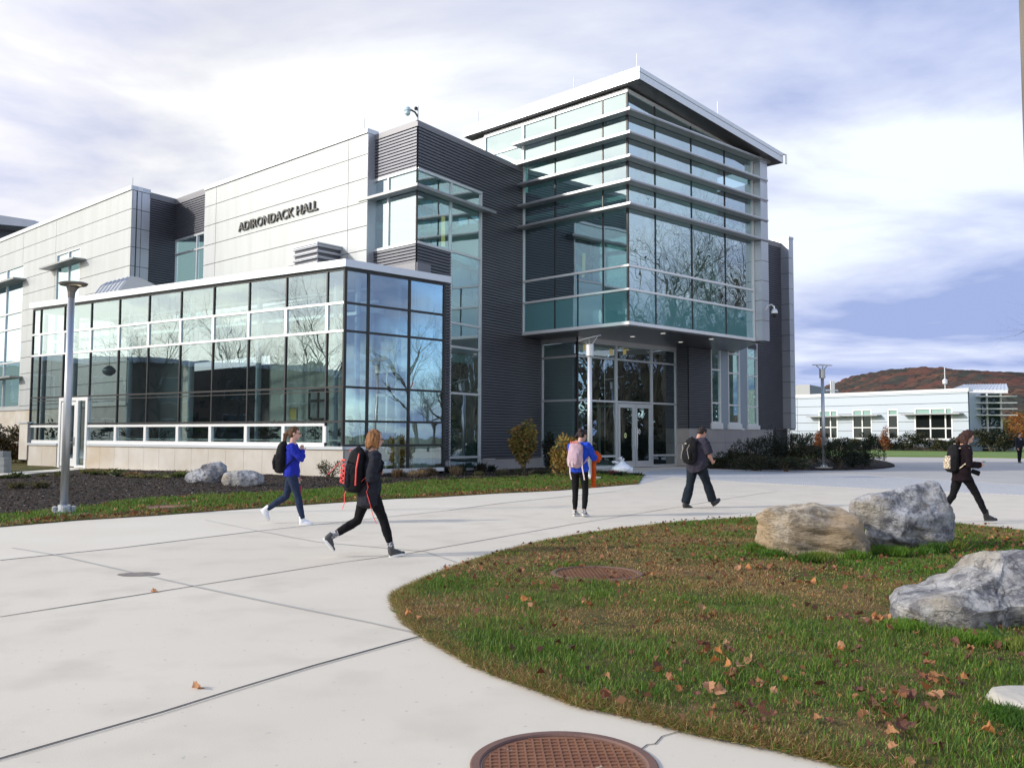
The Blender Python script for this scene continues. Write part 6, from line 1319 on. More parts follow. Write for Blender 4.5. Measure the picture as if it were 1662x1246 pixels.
def put_tree(k, x, y, s, rz, first, label, group, name='bare_tree'):
    e_ = empty(name, (x, y, 0), rz, label, 'tree', group); e_.scale = (s, s, s)
    for nm, i in (('trunk', 0), ('crown', 1)):
        key = (k, i)
        if key not in first: o = protos[k][i].build(nm, M_bark2, e_, world=False); first[key] = o.data
        else: o = bpy.data.objects.new(nm, first[key]); COL.objects.link(o); o.parent = e_
    return e_
first = {}; r_ = random.Random(4)
LBL = 'leafless tree of the grove right of the plaza, mirrored in the glass'
TP = [(36, 45), (42, 42), (47, 47), (41, 50), (54, 44), (60, 49), (52, 52), (66, 46), (58, 56), (74, 52), (47, 56), (64, 60), (82, 57), (70, 66), (50, 62), (90, 64), (57, 68), (44, 28), (52, 31), (60, 36), (38, 33.5)]
TP = TP[:17] + [(40, 39.6), (47, 40.2), (54, 40.6), (61, 41.5), (68, 42), (50, 44), (57, 46), (45, 51), (76, 46), (84, 50)] + TP[17:] + [(46, 26.5), (50, 27.5), (56, 29), (43, 25.5)]
for i, (x, y) in enumerate(TP): put_tree(i % 4, x, y, 1.12 + r_.uniform(-.1, .12) + (x - 36) * .006 if i < 27 else .70, r_.uniform(0, 6.28), first, LBL, 'bare trees right of the plaza')
LBL2 = 'leafless tree of the row left of the plaza, mirrored in the glass'
for i, (x, y) in enumerate([(-50, 30), (-54, 22), (-58, 33), (-52, 26), (-57, 14), (-59, 38), (-60, 27), (-56, 43), (-60, 50), (-55, 35), (-61, 19)]): put_tree(i % 4, x, y, .80 + r_.uniform(-.1, .12), r_.uniform(0, 6.28), first, LBL2, 'bare trees left of the plaza')
def thicket(name, cx, cy, rx, ry, h, n, leaf, pal, label, seed, group=None, cat='tree'):
    r_ = np.random.RandomState(seed); e_ = empty(name, (cx, cy, 0), 0, label, cat, group); k = 26
    th = r_.uniform(0, 2 * PI, k); q = np.sqrt(r_.uniform(0, 1, k)); zc_ = r_.uniform(.12, .92, k); w_ = np.sqrt(np.clip(1 - zc_ ** 2 * .9, .05, 1)); C = np.stack([cx + rx * q * w_ * np.cos(th), cy + ry * q * w_ * np.sin(th), zc_ * h], 1)
    i = r_.randint(0, k, n); off = r_.normal(size=(n, 3)); off /= np.linalg.norm(off, axis=1)[:, None]; off *= r_.uniform(0, 1, (n, 1)) ** .4; p = C[i] + off * np.array([rx * .35, ry * .35, h * .13]); V, F = leaves_arr(p, off + r_.normal(size=(n, 3)) * .6, leaf, .7, .4, r_)
    np_mesh('crown', V, F, M_leafv, e_, col=cols4(n, pal, r_, .4)); b = MB(); b.tube([(cx, cy, -.1), (cx, cy, h * .35), (cx + .2, cy, h * .75)], [h * .03, h * .022, h * .008], 7)
    for j in range(8): b.tube([(cx, cy, h * .3), tuple(C[j])], [h * .012, h * .004], 4)
    b.build('trunk', M_bark, e_); return e_
for i, (x, y) in enumerate([(70, 40), (78, 48), (86, 56), (96, 66), (90, 44), (66, 54)]): thicket('evergreen_tree', x, y, 4.5, 4.5, 9 + i % 3, 2600, .5, DKG + OLV, 'dark evergreen behind the bare grove right of the plaza', 200 + i, 'evergreens right of the plaza')
for i, (x, y) in enumerate([(-66, 27), (-74, 34), (-72, 16), (-90, 40), (-84, 20)]): thicket('evergreen_tree', x, y, 5, 5, 7.5 + i % 3, 2400, .5, DKG + OLV, 'dark evergreen behind the bare row left of the plaza', 220 + i, 'evergreens left of the plaza')
# autumn trees visible beyond the low hall
k = 0
tl = ['yellow-brown tree just right of the glazed hall end', 'bright orange tree above the far walker', 'dark olive tree between the yellow and the orange tree', 'orange tree cut by the right edge of the photo', 'tall dark tree behind the orange ones', 'brown tree behind the glazed hall end']
for u, y, h, rx, pal in [(1630, 150, 9, 3.0, [(.30, .2, .05), (.18, .14, .05)]), (1648, 140, 10, 3.2, [(.42, .16, .03), (.35, .11, .03), (.28, .15, .04)]), (1640, 165, 12, 4, OLV), (1672, 145, 9, 4, [(.38, .15, .04), (.25, .12, .04)]), (1662, 180, 14, 6, OLV + [(.12, .05, .02)]), (1618, 170, 12, 5, [(.14, .07, .03), (.08, .06, .03)])]:
    X = PD(u, 700, y); h *= .55; rx *= .6; thicket('autumn_tree', X[0], X[1], rx, rx, h, 1500, .28, pal, tl[k], 240 + k, 'autumn trees beyond the low hall'); k += 1
# long brick hall left of the plaza, whose reflection darkens the lower conservatory panes
BH = empty('brick_hall', (-64, 30, 0), 0, 'long dark brick hall left of the plaza, seen only mirrored in the glass', 'building')
b = MB(); b.box(-76, -64, -14, 72, 0, 8.2); b.build('wall', mat('dark_brick', (.10, .07, .055), .9, c2=(.13, .09, .07), scale=1.5), BH)
b = MB(); b.box(-76.3, -63.7, -14.3, 72.3, 8.2, 8.7); b.build('coping', M_silver, BH)
for k in range(14):
    for z0 in (1.1, 4.8):
        y0 = -10 + k * 5.8; b = MB(); b.box(-64.02, -63.9, y0 - .1, y0 + 2.6, z0 - .1, z0 + 2.1); wn = b.build('window', M_shade, BH); b = MB(); b.box(-63.895, -63.88, y0, y0 + 2.5, z0, z0 + 2); b.build('pane', mat('brick_hall_glass', (.02, .025, .03), .08), wn)
# a bank of scrub closing the view right of the far hall
sc = MB(); 
def bank(name, u0, u1, y, h, pal, seed, n=9000):
    r_ = np.random.RandomState(seed); a, c = PD(u0, 700, y), PD(u1, 700, y); t = r_.uniform(0, 1, n); hh = h * (.6 + .4 * np.array([mnoise.noise(Vector((q * 14, seed, 0))) for q in t])); p = np.column_stack([a[0] + (c[0] - a[0]) * t, y + r_.uniform(-3, 3, n), r_.uniform(0, 1, n) ** .8 * hh]); V, F = leaves_arr(p, r_.normal(size=(n, 3)), .7, .8, .4, r_)
    return tag(np_mesh(name, V, F, M_leafv, col=cols4(n, pal, r_, .4)), kind='stuff')
bank('distant_woods', 1585, 1900, 200, 9, OLV + [(.12, .06, .03), (.2, .1, .03)], 3)
# ------------------------------------------------------------------ potted plants in the conservatory
M_pot = mat('pot_grey', (.10, .11, .12), .6)
def potted(u, v, off, pw, h, n, leaf, pal, label, seed, kind='bush', base=.9, W=None):
    W = W or WCL
    q = W.at(u, v, off); x, y = q[0], q[1]; e_ = empty('potted_plant', (x, y, base), 0, label, 'potted plant', 'potted plants in the conservatory'); r_ = np.random.RandomState(seed)
    b = MB(); b.lathe([(pw * .75, 0), (pw, .32), (pw * .9, .33), (pw * .88, .28)], (x, y, base), 14); b.build('pot', M_pot, e_)
    if kind == 'fan':
        d = r_.normal(size=(n, 3)); d[:, 2] = np.abs(d[:, 2]) * .8 - .15; p = np.tile([x, y, base + .33 + h * .45], (n, 1)); V, F = leaves_arr(p, d, leaf, .09, .2, r_)
    elif kind == 'big':
        k = 6; pth = []; p = []; d = []
        for j in range(n):
            t = r_.uniform(.1, 1); a = r_.uniform(0, 2 * PI); rad = .5 * t * h * .5 + .05; p.append([x + rad * math.cos(a), y + rad * math.sin(a), base + .3 + t * h]); d.append([math.cos(a), math.sin(a), r_.uniform(-.3, .7)])
        V, F = leaves_arr(np.array(p), np.array(d), leaf, .5, .25, r_)
    else:
        p = np.column_stack([x + r_.normal(size=n) * pw * .9, y + r_.normal(size=n) * pw * .9, base + .35 + r_.uniform(0, 1, n) * h]); V, F = leaves_arr(p, r_.normal(size=(n, 3)) + np.array([0, 0, .4]), leaf, .35, .35, r_)
    np_mesh('foliage', V, F, M_leafv, e_, col=cols4(n, pal, r_, .3))
    b = MB(); b.tube([(x, y, base + .3), (x + .02, y, base + .33 + h * .5)], [.02, .015], 6)
    if kind == 'big':
        for j in range(5): a = j * 1.3; b.tube([(x, y, base + .3), (x + .15 * math.cos(a), y + .15 * math.sin(a), base + .4 + h * .5), (x + .3 * math.cos(a), y + .3 * math.sin(a), base + .3 + h)], .012, 5)
    b.build('stems', M_bark, e_)
PG = [(.03, .07, .025), (.045, .09, .03), (.025, .05, .02)]
lb = 'plant behind the long glass wall, '
for a in [(85, 690, -.9, .2, .9, 60, .25, PG, 'cactus-like dark ' + lb + 'left of the door', 1, 'bush'), (178, 690, -.9, .2, 1.0, 70, .55, PG, 'spiky yucca with sword leaves just right of the conservatory door', 2, 'fan'), (158, 700, -1.2, .25, .4, 90, .18, PG, 'low leafy ' + lb + 'under the spiky yucca', 3, 'bush'), (206, 695, -.9, .25, .6, 60, .45, PG, 'fan shaped ' + lb + 'second bay from the yucca', 4, 'fan'), (255, 700, -1.0, .3, .4, 120, .2, PG, 'low wide ' + lb + 'third bay from the yucca', 5, 'bush'), (325, 700, -.9, .25, .5, 120, .2, [(.05, .11, .04)], 'brighter green ' + lb + 'above the jagged boulder', 6, 'bush'), (358, 695, -1.1, .2, .7, 50, .3, PG, 'thin ' + lb + 'above the blocky boulder', 7, 'big'), (437, 690, -1.0, .25, .8, 60, .32, PG, 'broad leaved ' + lb + 'left of the woman in blue', 8, 'big'), (512, 680, -1.1, .3, .9, 160, .16, [(.10, .04, .08), (.04, .07, .03), (.06, .05, .05)], 'purple flowering ' + lb + 'behind the woman in blue', 9, 'bush'), (545, 700, -.9, .2, .7, 70, .35, PG, 'long leaved plant in a grey pot right at the glass corner', 10, 'fan')]:
    potted(a[0], a[1], a[2], a[3], a[4], a[5], a[6], a[7], a[8], a[9], a[10])
for a in [(590, 690, -1.2, .25, 1.5, 34, .36, PG, 'tall rubber plant with large oval leaves behind the corner glass', 11, 'big', .6), (625, 700, -1.4, .25, 1.6, 60, .33, PG, 'bushy tall plant before the inner door', 12, 'big', .5), (572, 716, -.6, .13, .5, 20, .18, PG, 'small cactus on the sill right of the glass corner', 13, 'bush', 1.0), (668, 705, -1.3, .2, 1.2, 40, .4, PG, 'drooping palm-like plant right of the inner door', 14, 'fan', .6)]:
    potted(*a, W=WCR)
# ------------------------------------------------------------------ people
def tube_piece(mb, pts, rads, ref=(1, 0, 0), n=14, capf=.5):
    """closed tapered tube; rads = (half width along ref, half width across)"""
    pts = [Vector(p) for p in pts]; rads = [(r, r) if isinstance(r, (int, float)) else r for r in rads]
    # round caps
    d0_ = (pts[0] - pts[1]).normalized(); d1_ = (pts[-1] - pts[-2]).normalized(); r0_, r1_ = min(rads[0]), min(rads[-1])
    P_, R_ = [], []
    for f_, s_ in ((1., .15), (.72, .7)): P_.append(pts[0] + d0_ * r0_ * f_ * capf); R_.append((rads[0][0] * s_, rads[0][1] * s_))
    P_ += pts; R_ += rads
    for f_, s_ in ((.72, .7), (1., .15)): P_.append(pts[-1] + d1_ * r1_ * f_ * capf); R_.append((rads[-1][0] * s_, rads[-1][1] * s_))
    ref = Vector(ref); vs = []; k = len(P_)
    for i, p in enumerate(P_):
        t = (P_[min(i + 1, k - 1)] - P_[max(i - 1, 0)]).normalized(); a = ref - t * ref.dot(t)
        if a.length < .05: a = t.orthogonal()
        a.normalize(); b_ = t.cross(a)
        for j in range(n): th = 2 * PI * j / n; vs.append((p + a * math.cos(th) * R_[i][0] + b_ * math.sin(th) * R_[i][1])[:])
    mb.add(vs, [(i * n + j, i * n + (j + 1) % n, (i + 1) * n + (j + 1) % n, (i + 1) * n + j) for i in range(k - 1) for j in range(n)] + [tuple(range(n))[::-1], tuple(range((k - 1) * n, k * n))])
def ell(mb, c, r, rot=None, n=16):
    vs = []; k = 10
    for i in range(k + 1):
        ph = -PI / 2 + PI * (i + .0) / k
        if i in (0, k): ph *= .97
        for j in range(n):
            q = Vector((r[0] * math.cos(ph) * math.cos(2 * PI * j / n), r[1] * math.cos(ph) * math.sin(2 * PI * j / n), r[2] * math.sin(ph)))
            if rot is not None: q = rot @ q
            vs.append((Vector(c) + q)[:])
    mb.add(vs, [(i * n + j, i * n + (j + 1) % n, (i + 1) * n + (j + 1) % n, (i + 1) * n + j) for i in range(k) for j in range(n)] + [tuple(range(n))[::-1], tuple(range(k * n, (k + 1) * n))])
def remesh(mb, name, mt, parent, vox=.01, smooth=2, wrinkle=0.0, wscale=14, label=None, colfn=None):
    """weld the pieces into one continuous skin"""
    me = bpy.data.meshes.new(name + '_src'); me.from_pydata(mb.v, [], mb.f); bm = bmesh.new(); bm.from_mesh(me); bmesh.ops.recalc_face_normals(bm, faces=bm.faces); bm.to_mesh(me); bm.free()
    o = bpy.data.objects.new(name + '_src', me); COL.objects.link(o)
    r = o.modifiers.new('r', 'REMESH'); r.mode = 'VOXEL'; r.voxel_size = vox; r.use_smooth_shade = True
    if smooth: s = o.modifiers.new('s', 'SMOOTH'); s.iterations = smooth; s.factor = .5
    bpy.context.view_layer.update(); nm = bpy.data.meshes.new_from_object(o.evaluated_get(bpy.context.evaluated_depsgraph_get())); bpy.data.objects.remove(o); bpy.data.meshes.remove(me)
    nm.name = name; nm.materials.clear(); nm.materials.append(mt)
    if wrinkle:
        co = np.zeros(len(nm.vertices) * 3, np.float32); nm.vertices.foreach_get('co', co); co = co.reshape(-1, 3); no = np.array([v.normal[:] for v in nm.vertices])
        dn = np.array([mnoise.noise(Vector((p[0] * wscale, p[1] * wscale, p[2] * wscale * .55))) + .5 * mnoise.noise(Vector((p[0] * wscale * 2.1 + p[2] * 9, p[1] * wscale * 2.1, p[2] * wscale * 1.6))) for p in co]); co += no * dn[:, None] * wrinkle * 1.7; nm.vertices.foreach_set('co', co.ravel()); nm.update()
    nm.polygons.foreach_set('use_smooth', [True] * len(nm.polygons))
    q = bpy.data.objects.new(name, nm); COL.objects.link(q); q.parent = parent
    if label: q['label'] = label
    return q
def rotx(a): return Matrix.Rotation(a, 3, 'X')
rad = math.radians
def skeleton(H, pose):
    """local frame: +Y forward, +X the person's right. returns joints; feet rest on z = 0"""
    J = {}; lean = rad(pose.get('lean', 3)); hp = .53 * H; J['pelvis'] = Vector((0, 0, hp))
    T = rotx(-lean); tw = Matrix.Rotation(rad(pose.get('twist', 0)), 3, 'Z')
    up = lambda v: J['pelvis'] + T @ (tw @ Vector(v))
    J['waist'] = up((0, .005, .10 * H)); J['chest'] = up((0, .01, .21 * H)); J['neck'] = up((0, -.005, .29 * H))
    hb = T @ rotx(-rad(pose.get('head', 0))) @ Matrix.Rotation(rad(pose.get('turn', 0)), 3, 'Z'); J['hrot'] = hb; J['head'] = J['neck'] + T @ rotx(-rad(pose.get('head', 0)) * .6) @ Vector((0, .012, .065 * H)) + hb @ Vector((0, .015, .055 * H)); J['T'] = T @ tw
    sw = pose.get('shoulder', .115) * H
    for s, k in ((1, 'R'), (-1, 'L')):
        J['sh' + k] = up((s * sw, -.005, .268 * H)); fl, ab, el, inw = pose['arm' + k]
        def dr(fl, ab): return Vector((s * math.sin(rad(ab)), math.sin(rad(fl)) * math.cos(rad(ab)), -math.cos(rad(fl)) * math.cos(rad(ab))))
        d1 = T @ dr(fl, ab); J['el' + k] = J['sh' + k] + d1 * .172 * H
        d2 = T @ dr(fl + el, ab - inw); J['wr' + k] = J['el' + k] + d2 * .145 * H; J['hd' + k] = d2
        J['hip' + k] = J['pelvis'] + Vector((s * .052 * H, 0, 0)); th, kn, ank = pose['leg' + k][:3]; ab2 = pose['leg' + k][3] if len(pose['leg' + k]) > 3 else 2
        dl = lambda a: Vector((s * math.sin(rad(ab2)), math.sin(rad(a)), -math.cos(rad(a)))).normalized()
        J['kn' + k] = J['hip' + k] + dl(th) * .245 * H; J['an' + k] = J['kn' + k] + dl(th - kn) * .24 * H
        fa = rad(ank); fd = Vector((0, math.cos(fa), math.sin(fa))); J['fd' + k] = fd; fu = Vector((0, -math.sin(fa), math.cos(fa))); J['fu' + k] = fu
    lo = min(min((J['an' + k] - J['fu' + k] * .048 * H).z, (J['an' + k] - J['fu' + k] * .048 * H + J['fd' + k] * .10 * H).z, (J['an' + k] - J['fu' + k] * .048 * H - J['fd' + k] * .035 * H).z) for k in 'RL')
    for k, v in J.items():
        if isinstance(v, Vector) and not k.startswith(('hd', 'fd', 'fu')): v.z -= lo
    return J
def hand(mb, w_, d, s, H, curl=.5, side=None):
    """palm, four fingers of unequal length and a thumb leaving the palm's side"""
    d = Vector(d).normalized(); side = Vector(side or (0, 1, 0)); side = (side - d * side.dot(d)).normalized(); nrm = d.cross(side) * s   # side points to the thumb
    k = H / 1.65; c = Vector(w_) + d * .045 * k
    tube_piece(mb, [Vector(w_) - d * .01, c, Vector(w_) + d * .085 * k], [(.024 * k, .016 * k), (.036 * k, .015 * k), (.038 * k, .013 * k)], ref=side, n=10)
    for i, (o_, L) in enumerate(((.028, .068), (.010, .076), (-.009, .071), (-.027, .056))):
        p = Vector(w_) + d * .082 * k + side * o_ * k; q = p + (d * math.cos(curl * .5) - nrm * math.sin(curl * .5)) * L * .45 * k; r_ = q + (d * math.cos(curl * 1.6) - nrm * math.sin(curl * 1.6)) * L * .32 * k; t = r_ + (d * math.cos(curl * 2.4) - nrm * math.sin(curl * 2.4)) * L * .25 * k
        tube_piece(mb, [p - d * .02, q, r_, t], [.0085 * k, .008 * k, .0075 * k, .0065 * k], n=7)
    p = Vector(w_) + d * .03 * k + side * .026 * k; q = p + (d * .6 + side * .8).normalized() * .032 * k - nrm * .008; t = q + (d * .9 + side * .3 - nrm * .4).normalized() * .032 * k; tube_piece(mb, [p, q, t], [.012 * k, .010 * k, .008 * k], n=7)
def person(loc, yaw, H, label, pose, o):
    e_ = empty('person', (loc[0], loc[1], o.get('z', 0)), yaw, label, 'person'); J = skeleton(H, pose); g = o.get('girth', 1.0); k = H / 1.65; fem = o.get('fem', True)
    T = J['T']; rx_ = T @ Vector((1, 0, 0))
    def torso(mb, add=0.0, zlo=None, hem=None, hemr=0.0):
        hipw = (.165 if fem else .160) * g; pts = [J['pelvis'] + Vector((0, -.005, -.045 * k)), J['pelvis'] + Vector((0, 0, .03 * k)), J['waist'], (J['waist'] + J['chest']) / 2, J['chest'] + T @ Vector((0, 0, .02)), J['neck'] - T @ Vector((0, 0, .045 * k))]
        R_ = [(hipw * k * .92, .105 * k * g), (hipw * k, .112 * k * g), ((.125 if fem else .145) * k * g, .092 * k * g), (.14 * k * g, .10 * k * g), (.155 * k * (1 if fem else 1.1) * (g * .5 + .5), .105 * k * g), (.10 * k, .065 * k)]
        if zlo is not None: pts, R_ = pts[zlo:], R_[zlo:]
        R_ = [(a + add, b_ + add) for a, b_ in R_]
        if hem: pts = [J['pelvis'] + Vector((0, 0, -hem * k))] + pts; R_ = [(R_[0][0] + hemr, R_[0][1] + hemr)] + R_
        tube_piece(mb, pts, R_, ref=rx_, n=20, capf=.3)
        for s in 'RL': tube_piece(mb, [J['neck'] - T @ Vector((0, 0, .035 * k)), J['sh' + s] + (J['neck'] - J['sh' + s]) * .0], [(.045 * k + add, .05 * k + add), (.048 * k * (g * .6 + .4) + add, .05 * k + add)], ref=T @ Vector((0, 0, 1)), n=12)
    def arm(mb, s, add=0.0, to=1.0, cuff=0.0):
        A, E_, W_ = J['sh' + s], J['el' + s], J['wr' + s]; gg = g * .5 + .5; pts = [A, A + (E_ - A) * .35, A + (E_ - A) * .8, E_, E_ + (W_ - E_) * .3, W_]; R_ = [.047, .043, .036, .034, .035, .022]
        if to < 1: t = to * 2; pts = [A, A + (E_ - A) * .35, A + (E_ - A) * min(1, t)]; R_ = [.050, .052, .054]
        elif cuff: R_[-1] += cuff
        tube_piece(mb, pts, [r * k * gg + add for r in R_], n=12, capf=.6 if not add else .1)
    def leg(mb, s, add=0.0, to=1.0, flare=0.0):
        A, E_, W_ = J['hip' + s], J['kn' + s], J['an' + s]; gg = g; W2 = E_ + (W_ - E_) * to; pts = [A + Vector((0, 0, .02)), A + (E_ - A) * .3, A + (E_ - A) * .75, E_, E_ + (W_ - E_) * .3, E_ + (W_ - E_) * .62, W2]; R_ = [.082, .080, .060, .052, .053, .044, .036 + flare]
        if flare: R_[4] += flare * .4; R_[5] += flare * .8
        tube_piece(mb, pts, [r * k * gg + add for r in R_], n=14, capf=.25)
    # ---- body: one continuous skin
    mb = MB(); torso(mb)
    for s in 'RL':
        arm(mb, s); leg(mb, s)
        hand(mb, J['wr' + s], J['hd' + s], 1 if s == 'R' else -1, H, pose.get('curl' + s, .5), side=T @ Vector(pose.get('thumb' + s, (0, 1, 0))))
        a, fd, fu = J['an' + s], J['fd' + s], J['fu' + s]; tube_piece(mb, [a - fu * .01, a - fu * .05 * k + fd * .04 * k, a - fu * .06 * k + fd * .09 * k], [.03 * k, .022 * k, .014 * k], n=10)
    hc, hr = J['head'], J['hrot']; tube_piece(mb, [J['neck'] - T @ Vector((0, 0, .05 * k)), hc + hr @ Vector((0, -.02, -.075 * k))], [(.056 * k, .054 * k), (.050 * k, .052 * k)], n=14)
    hv = lambda x, y, z: hc + hr @ Vector((x * k, y * k, z * k))
    ell(mb, hv(0, -.008, .025), (.073 * k, .090 * k, .083 * k), hr); ell(mb, hv(0, .022, -.035), (.056 * k, .066 * k, .075 * k), hr); ell(mb, hv(0, .048, -.082), (.028 * k, .026 * k, .024 * k), hr)
    tube_piece(mb, [hv(0, .082, .012), hv(0, .102, -.022), hv(0, .094, -.032)], [.010 * k, .014 * k, .012 * k], n=8); ell(mb, hv(0, .078, -.058), (.024 * k, .014 * k, .010 * k), hr, 10); ell(mb, hv(0, .078, .020), (.045 * k, .012 * k, .008 * k), hr, 10)
    for s in (1, -1): ell(mb, hv(s * .074, -.008, -.008), (.010 * k, .018 * k, .028 * k), hr, 8)
    remesh(mb, 'body', o['skin'], e_, .0075, 2)
    for s in (1, -1):
        b = MB(); ell(b, hv(s * .030, .078, .004), (.012 * k, .008 * k, .007 * k), hr, 10); b.build('eye', mat('eye_dark', (.03, .02, .015), .2), e_, world=False, smooth=True)
    b = MB(); ell(b, hv(0, .0905, -.059), (.020 * k, .005 * k, .006 * k), hr, 10); b.build('mouth', mat('lip', (.30, .09, .08), .5), e_, world=False, smooth=True)
    # ---- clothes
    if 'top' in o:
        mb = MB(); torso(mb, .016 + o.get('topadd', 0), zlo=0 if not o.get('hem') else 0, hem=o.get('hem'), hemr=o.get('hemr', 0))
        for s in 'RL': arm(mb, s, .012 + o.get('topadd', 0) * .8, to=o.get('sleeve', 1.0), cuff=o.get('cuff', .004))
        if o.get('collar'): tube_piece(mb, [J['neck'] - T @ Vector((0, .0, .03)), J['neck'] + T @ Vector((0, -.005, .03 * k))], [(.085 * k, .08 * k), (.072 * k, .07 * k)], n=16, capf=.1)
        if o.get('hood'): ell(mb, J['neck'] + T @ Vector((0, -.07 * k, -.02 * k)), (.11 * k, .055 * k, .05 * k), T)
        remesh(mb, o.get('topname', 'sweater'), o['top'], e_, .011, 2, o.get('wr', .006), 13, o.get('toplabel'))
    mb = MB(); pts = [J['pelvis'] + Vector((0, 0, -.06 * k)), J['pelvis'] + Vector((0, 0, .045 * k))]; hw = (.165 if fem else .160) * g * k; tube_piece(mb, pts, [(hw * .9 + .008, .108 * k * g + .008), (hw * .97 + .008, .108 * k * g + .008)], n=18, capf=.4)
    for s in 'RL': leg(mb, s, .008 + o.get('legadd', 0), to=o.get('legto', .96), flare=o.get('flare', 0))
    remesh(mb, o.get('botname', 'trousers'), o['bottom'], e_, .011, 2, o.get('wrb', .004), 16, o.get('botlabel'))
    if 'sock' in o:
        for s in 'RL':
            mb = MB(); W_ = J['an' + s]; E_ = J['kn' + s]; tube_piece(mb, [W_ + (E_ - W_) * .28, W_], [.045 * k, .04 * k], n=12, capf=.1); remesh(mb, 'sock', o['sock'], e_, .01, 1)
    for s in 'RL':
        a, fd, fu = J['an' + s], J['fd' + s], J['fu' + s]; sc_ = o.get('shoe_s', 1.0) * k; mb = MB(); P_ = lambda f_, u_: a + fd * f_ * sc_ + fu * u_ * sc_
        tube_piece(mb, [P_(-.03, -.052), P_(.03, -.052), P_(.10, -.058), P_(.155, -.062)], [(.036 * sc_, .030 * sc_), (.040 * sc_, .030 * sc_), (.047 * sc_, .024 * sc_), (.036 * sc_, .018 * sc_)], n=14)
        tube_piece(mb, [P_(-.005, -.04), P_(-.012, o.get('shaft', .02))], [(.042 * sc_, .050 * sc_), (.040 * sc_, .044 * sc_)], n=14, capf=.1); tube_piece(mb, [P_(.0, -.015), P_(.05, -.035), P_(.10, -.052)], [.038 * sc_, .037 * sc_, .030 * sc_], n=10)
        sh = remesh(mb, 'shoe', o['shoe'], e_, .008, 2)
        mb = MB(); n = 22; out_ = []
        for j in range(n):
            t = 2 * PI * j / n; f_ = .062 + .112 * math.cos(t); wdt = .047 * (1 - .18 * (math.cos(t) < 0) * abs(math.cos(t))) * math.sin(t); out_.append((f_, wdt))
        vs = [tuple(P_(f_, -.088) + Vector((w_ * sc_, 0, 0))) for f_, w_ in out_] + [tuple(P_(f_, -.062) + Vector((w_ * sc_, 0, 0))) for f_, w_ in out_]
        mb.add(vs, [(i, (i + 1) % n, n + (i + 1) % n, n + i) for i in range(n)] + [tuple(range(n))[::-1], tuple(range(n, 2 * n))]); mb.build('sole', o['sole'], sh, world=False, smooth=False)
    # ---- hair
    mb = MB(); ht = o.get('hair_t', 'short'); ell(mb, hv(0, -.022, .038), (.084 * k, .094 * k, .088 * k), hr); ell(mb, hv(0, -.055, -.005), (.076 * k, .062 * k, .075 * k), hr)
    if ht == 'pony':
        ell(mb, hv(0, -.115, .03), (.03 * k, .03 * k, .03 * k), hr); pr = [hv(0, -.12, .03)]; b0 = pr[0]; tube_piece(mb, [b0, b0 + Vector((0, -.045, -.05)), b0 + Vector((0, -.05, -.15)), b0 + Vector((0, -.03, -.24))], [.026, .036, .034, .012])
    if ht == 'bob':
        for a in np.linspace(-98, 98, 12):
            q = rad(a); x, y = math.sin(q) * .080, -math.cos(q) * .088; tube_piece(mb, [hv(x * .9, y * .9 - .01, .06), hv(x * 1.08, y * 1.05 - .008, -.03), hv(x * 1.2, y * 1.12, -.115 - .02 * math.cos(q * 3))], [.030 * k, .033 * k, .02 * k], n=8)
    if ht == 'long':
        r3 = random.Random(3)
        for a in np.linspace(-78, 78, 11):
            q = rad(a); x, y = math.sin(q) * .078, -math.cos(q) * .085; e3 = hv(x, y, .06); m3 = hv(x * 1.12, y * 1.1 - .02, -.04); t3 = m3 + Vector((x * .4, -.05 + r3.uniform(-.02, .02), -.12 + r3.uniform(-.02, .02))) * k; tube_piece(mb, [e3, m3, (m3 + t3) / 2 + Vector((0, -.02, 0)), t3], [.030 * k, .034 * k, .03 * k, .012 * k], n=8)
    if ht == 'bun': ell(mb, hv(0, -.105, .055), (.045 * k, .04 * k, .04 * k), hr); tube_piece(mb, [hv(.05, -.08, .0), hv(.055, -.085, -.07)], [.02, .012]); tube_piece(mb, [hv(-.05, -.08, .02), hv(-.065, -.10, -.07)], [.03, .018])
    # keep the face clear
    hs = remesh(mb, 'hair', o['hair'], e_, .009, 1, .006, 30)
    me = hs.data; inv = hr.inverted(); bm = bmesh.new(); bm.from_mesh(me); dead = []
    for v in bm.verts:
        q = inv @ (v.co - hc) / k
        if ht in ('bob', 'long'):
            if q.y > .028 and q.z < .055: dead.append(v)
        elif q.y > .035 + (0 if q.z > -.02 else -.03) and q.z < .052: dead.append(v)
        elif ht in ('pony', 'short', 'bun') and q.y > -.01 and q.z < -.0 : dead.append(v)
    bmesh.ops.delete(bm, geom=dead, context='VERTS'); bm.to_mesh(me); bm.free()
    if o.get('glasses'):
        b = MB(); 
        for s in (1, -1):
            pts = [hv(s * (.032 + .020 * math.cos(t)), .094, .002 + .015 * math.sin(t)) for t in np.linspace(0, 2 * PI, 13)]; b.tube(pts, .002, 5); b.tube([hv(s * .052, .094, .006), hv(s * .074, .0, .006)], .002, 5)
        b.tube([hv(-.012, .096, .004), hv(.012, .096, .004)], .002, 5); b.build('glasses', M_blk, e_, world=False)
    return e_, J
def at_person(e_, name, label, cat, c):
    """a thing carried by a person: its own top-level Empty, standing in the same turned frame"""
    p = Matrix.Rotation(e_.rotation_euler.z, 3, 'Z') @ Vector(c) + e_.location
    return empty(name, p, e_.rotation_euler.z, label, cat), Vector(c)
def shift(mb, c): mb.v = [(p[0] - c[0], p[1] - c[1], p[2] - c[2]) for p in mb.v]; return mb
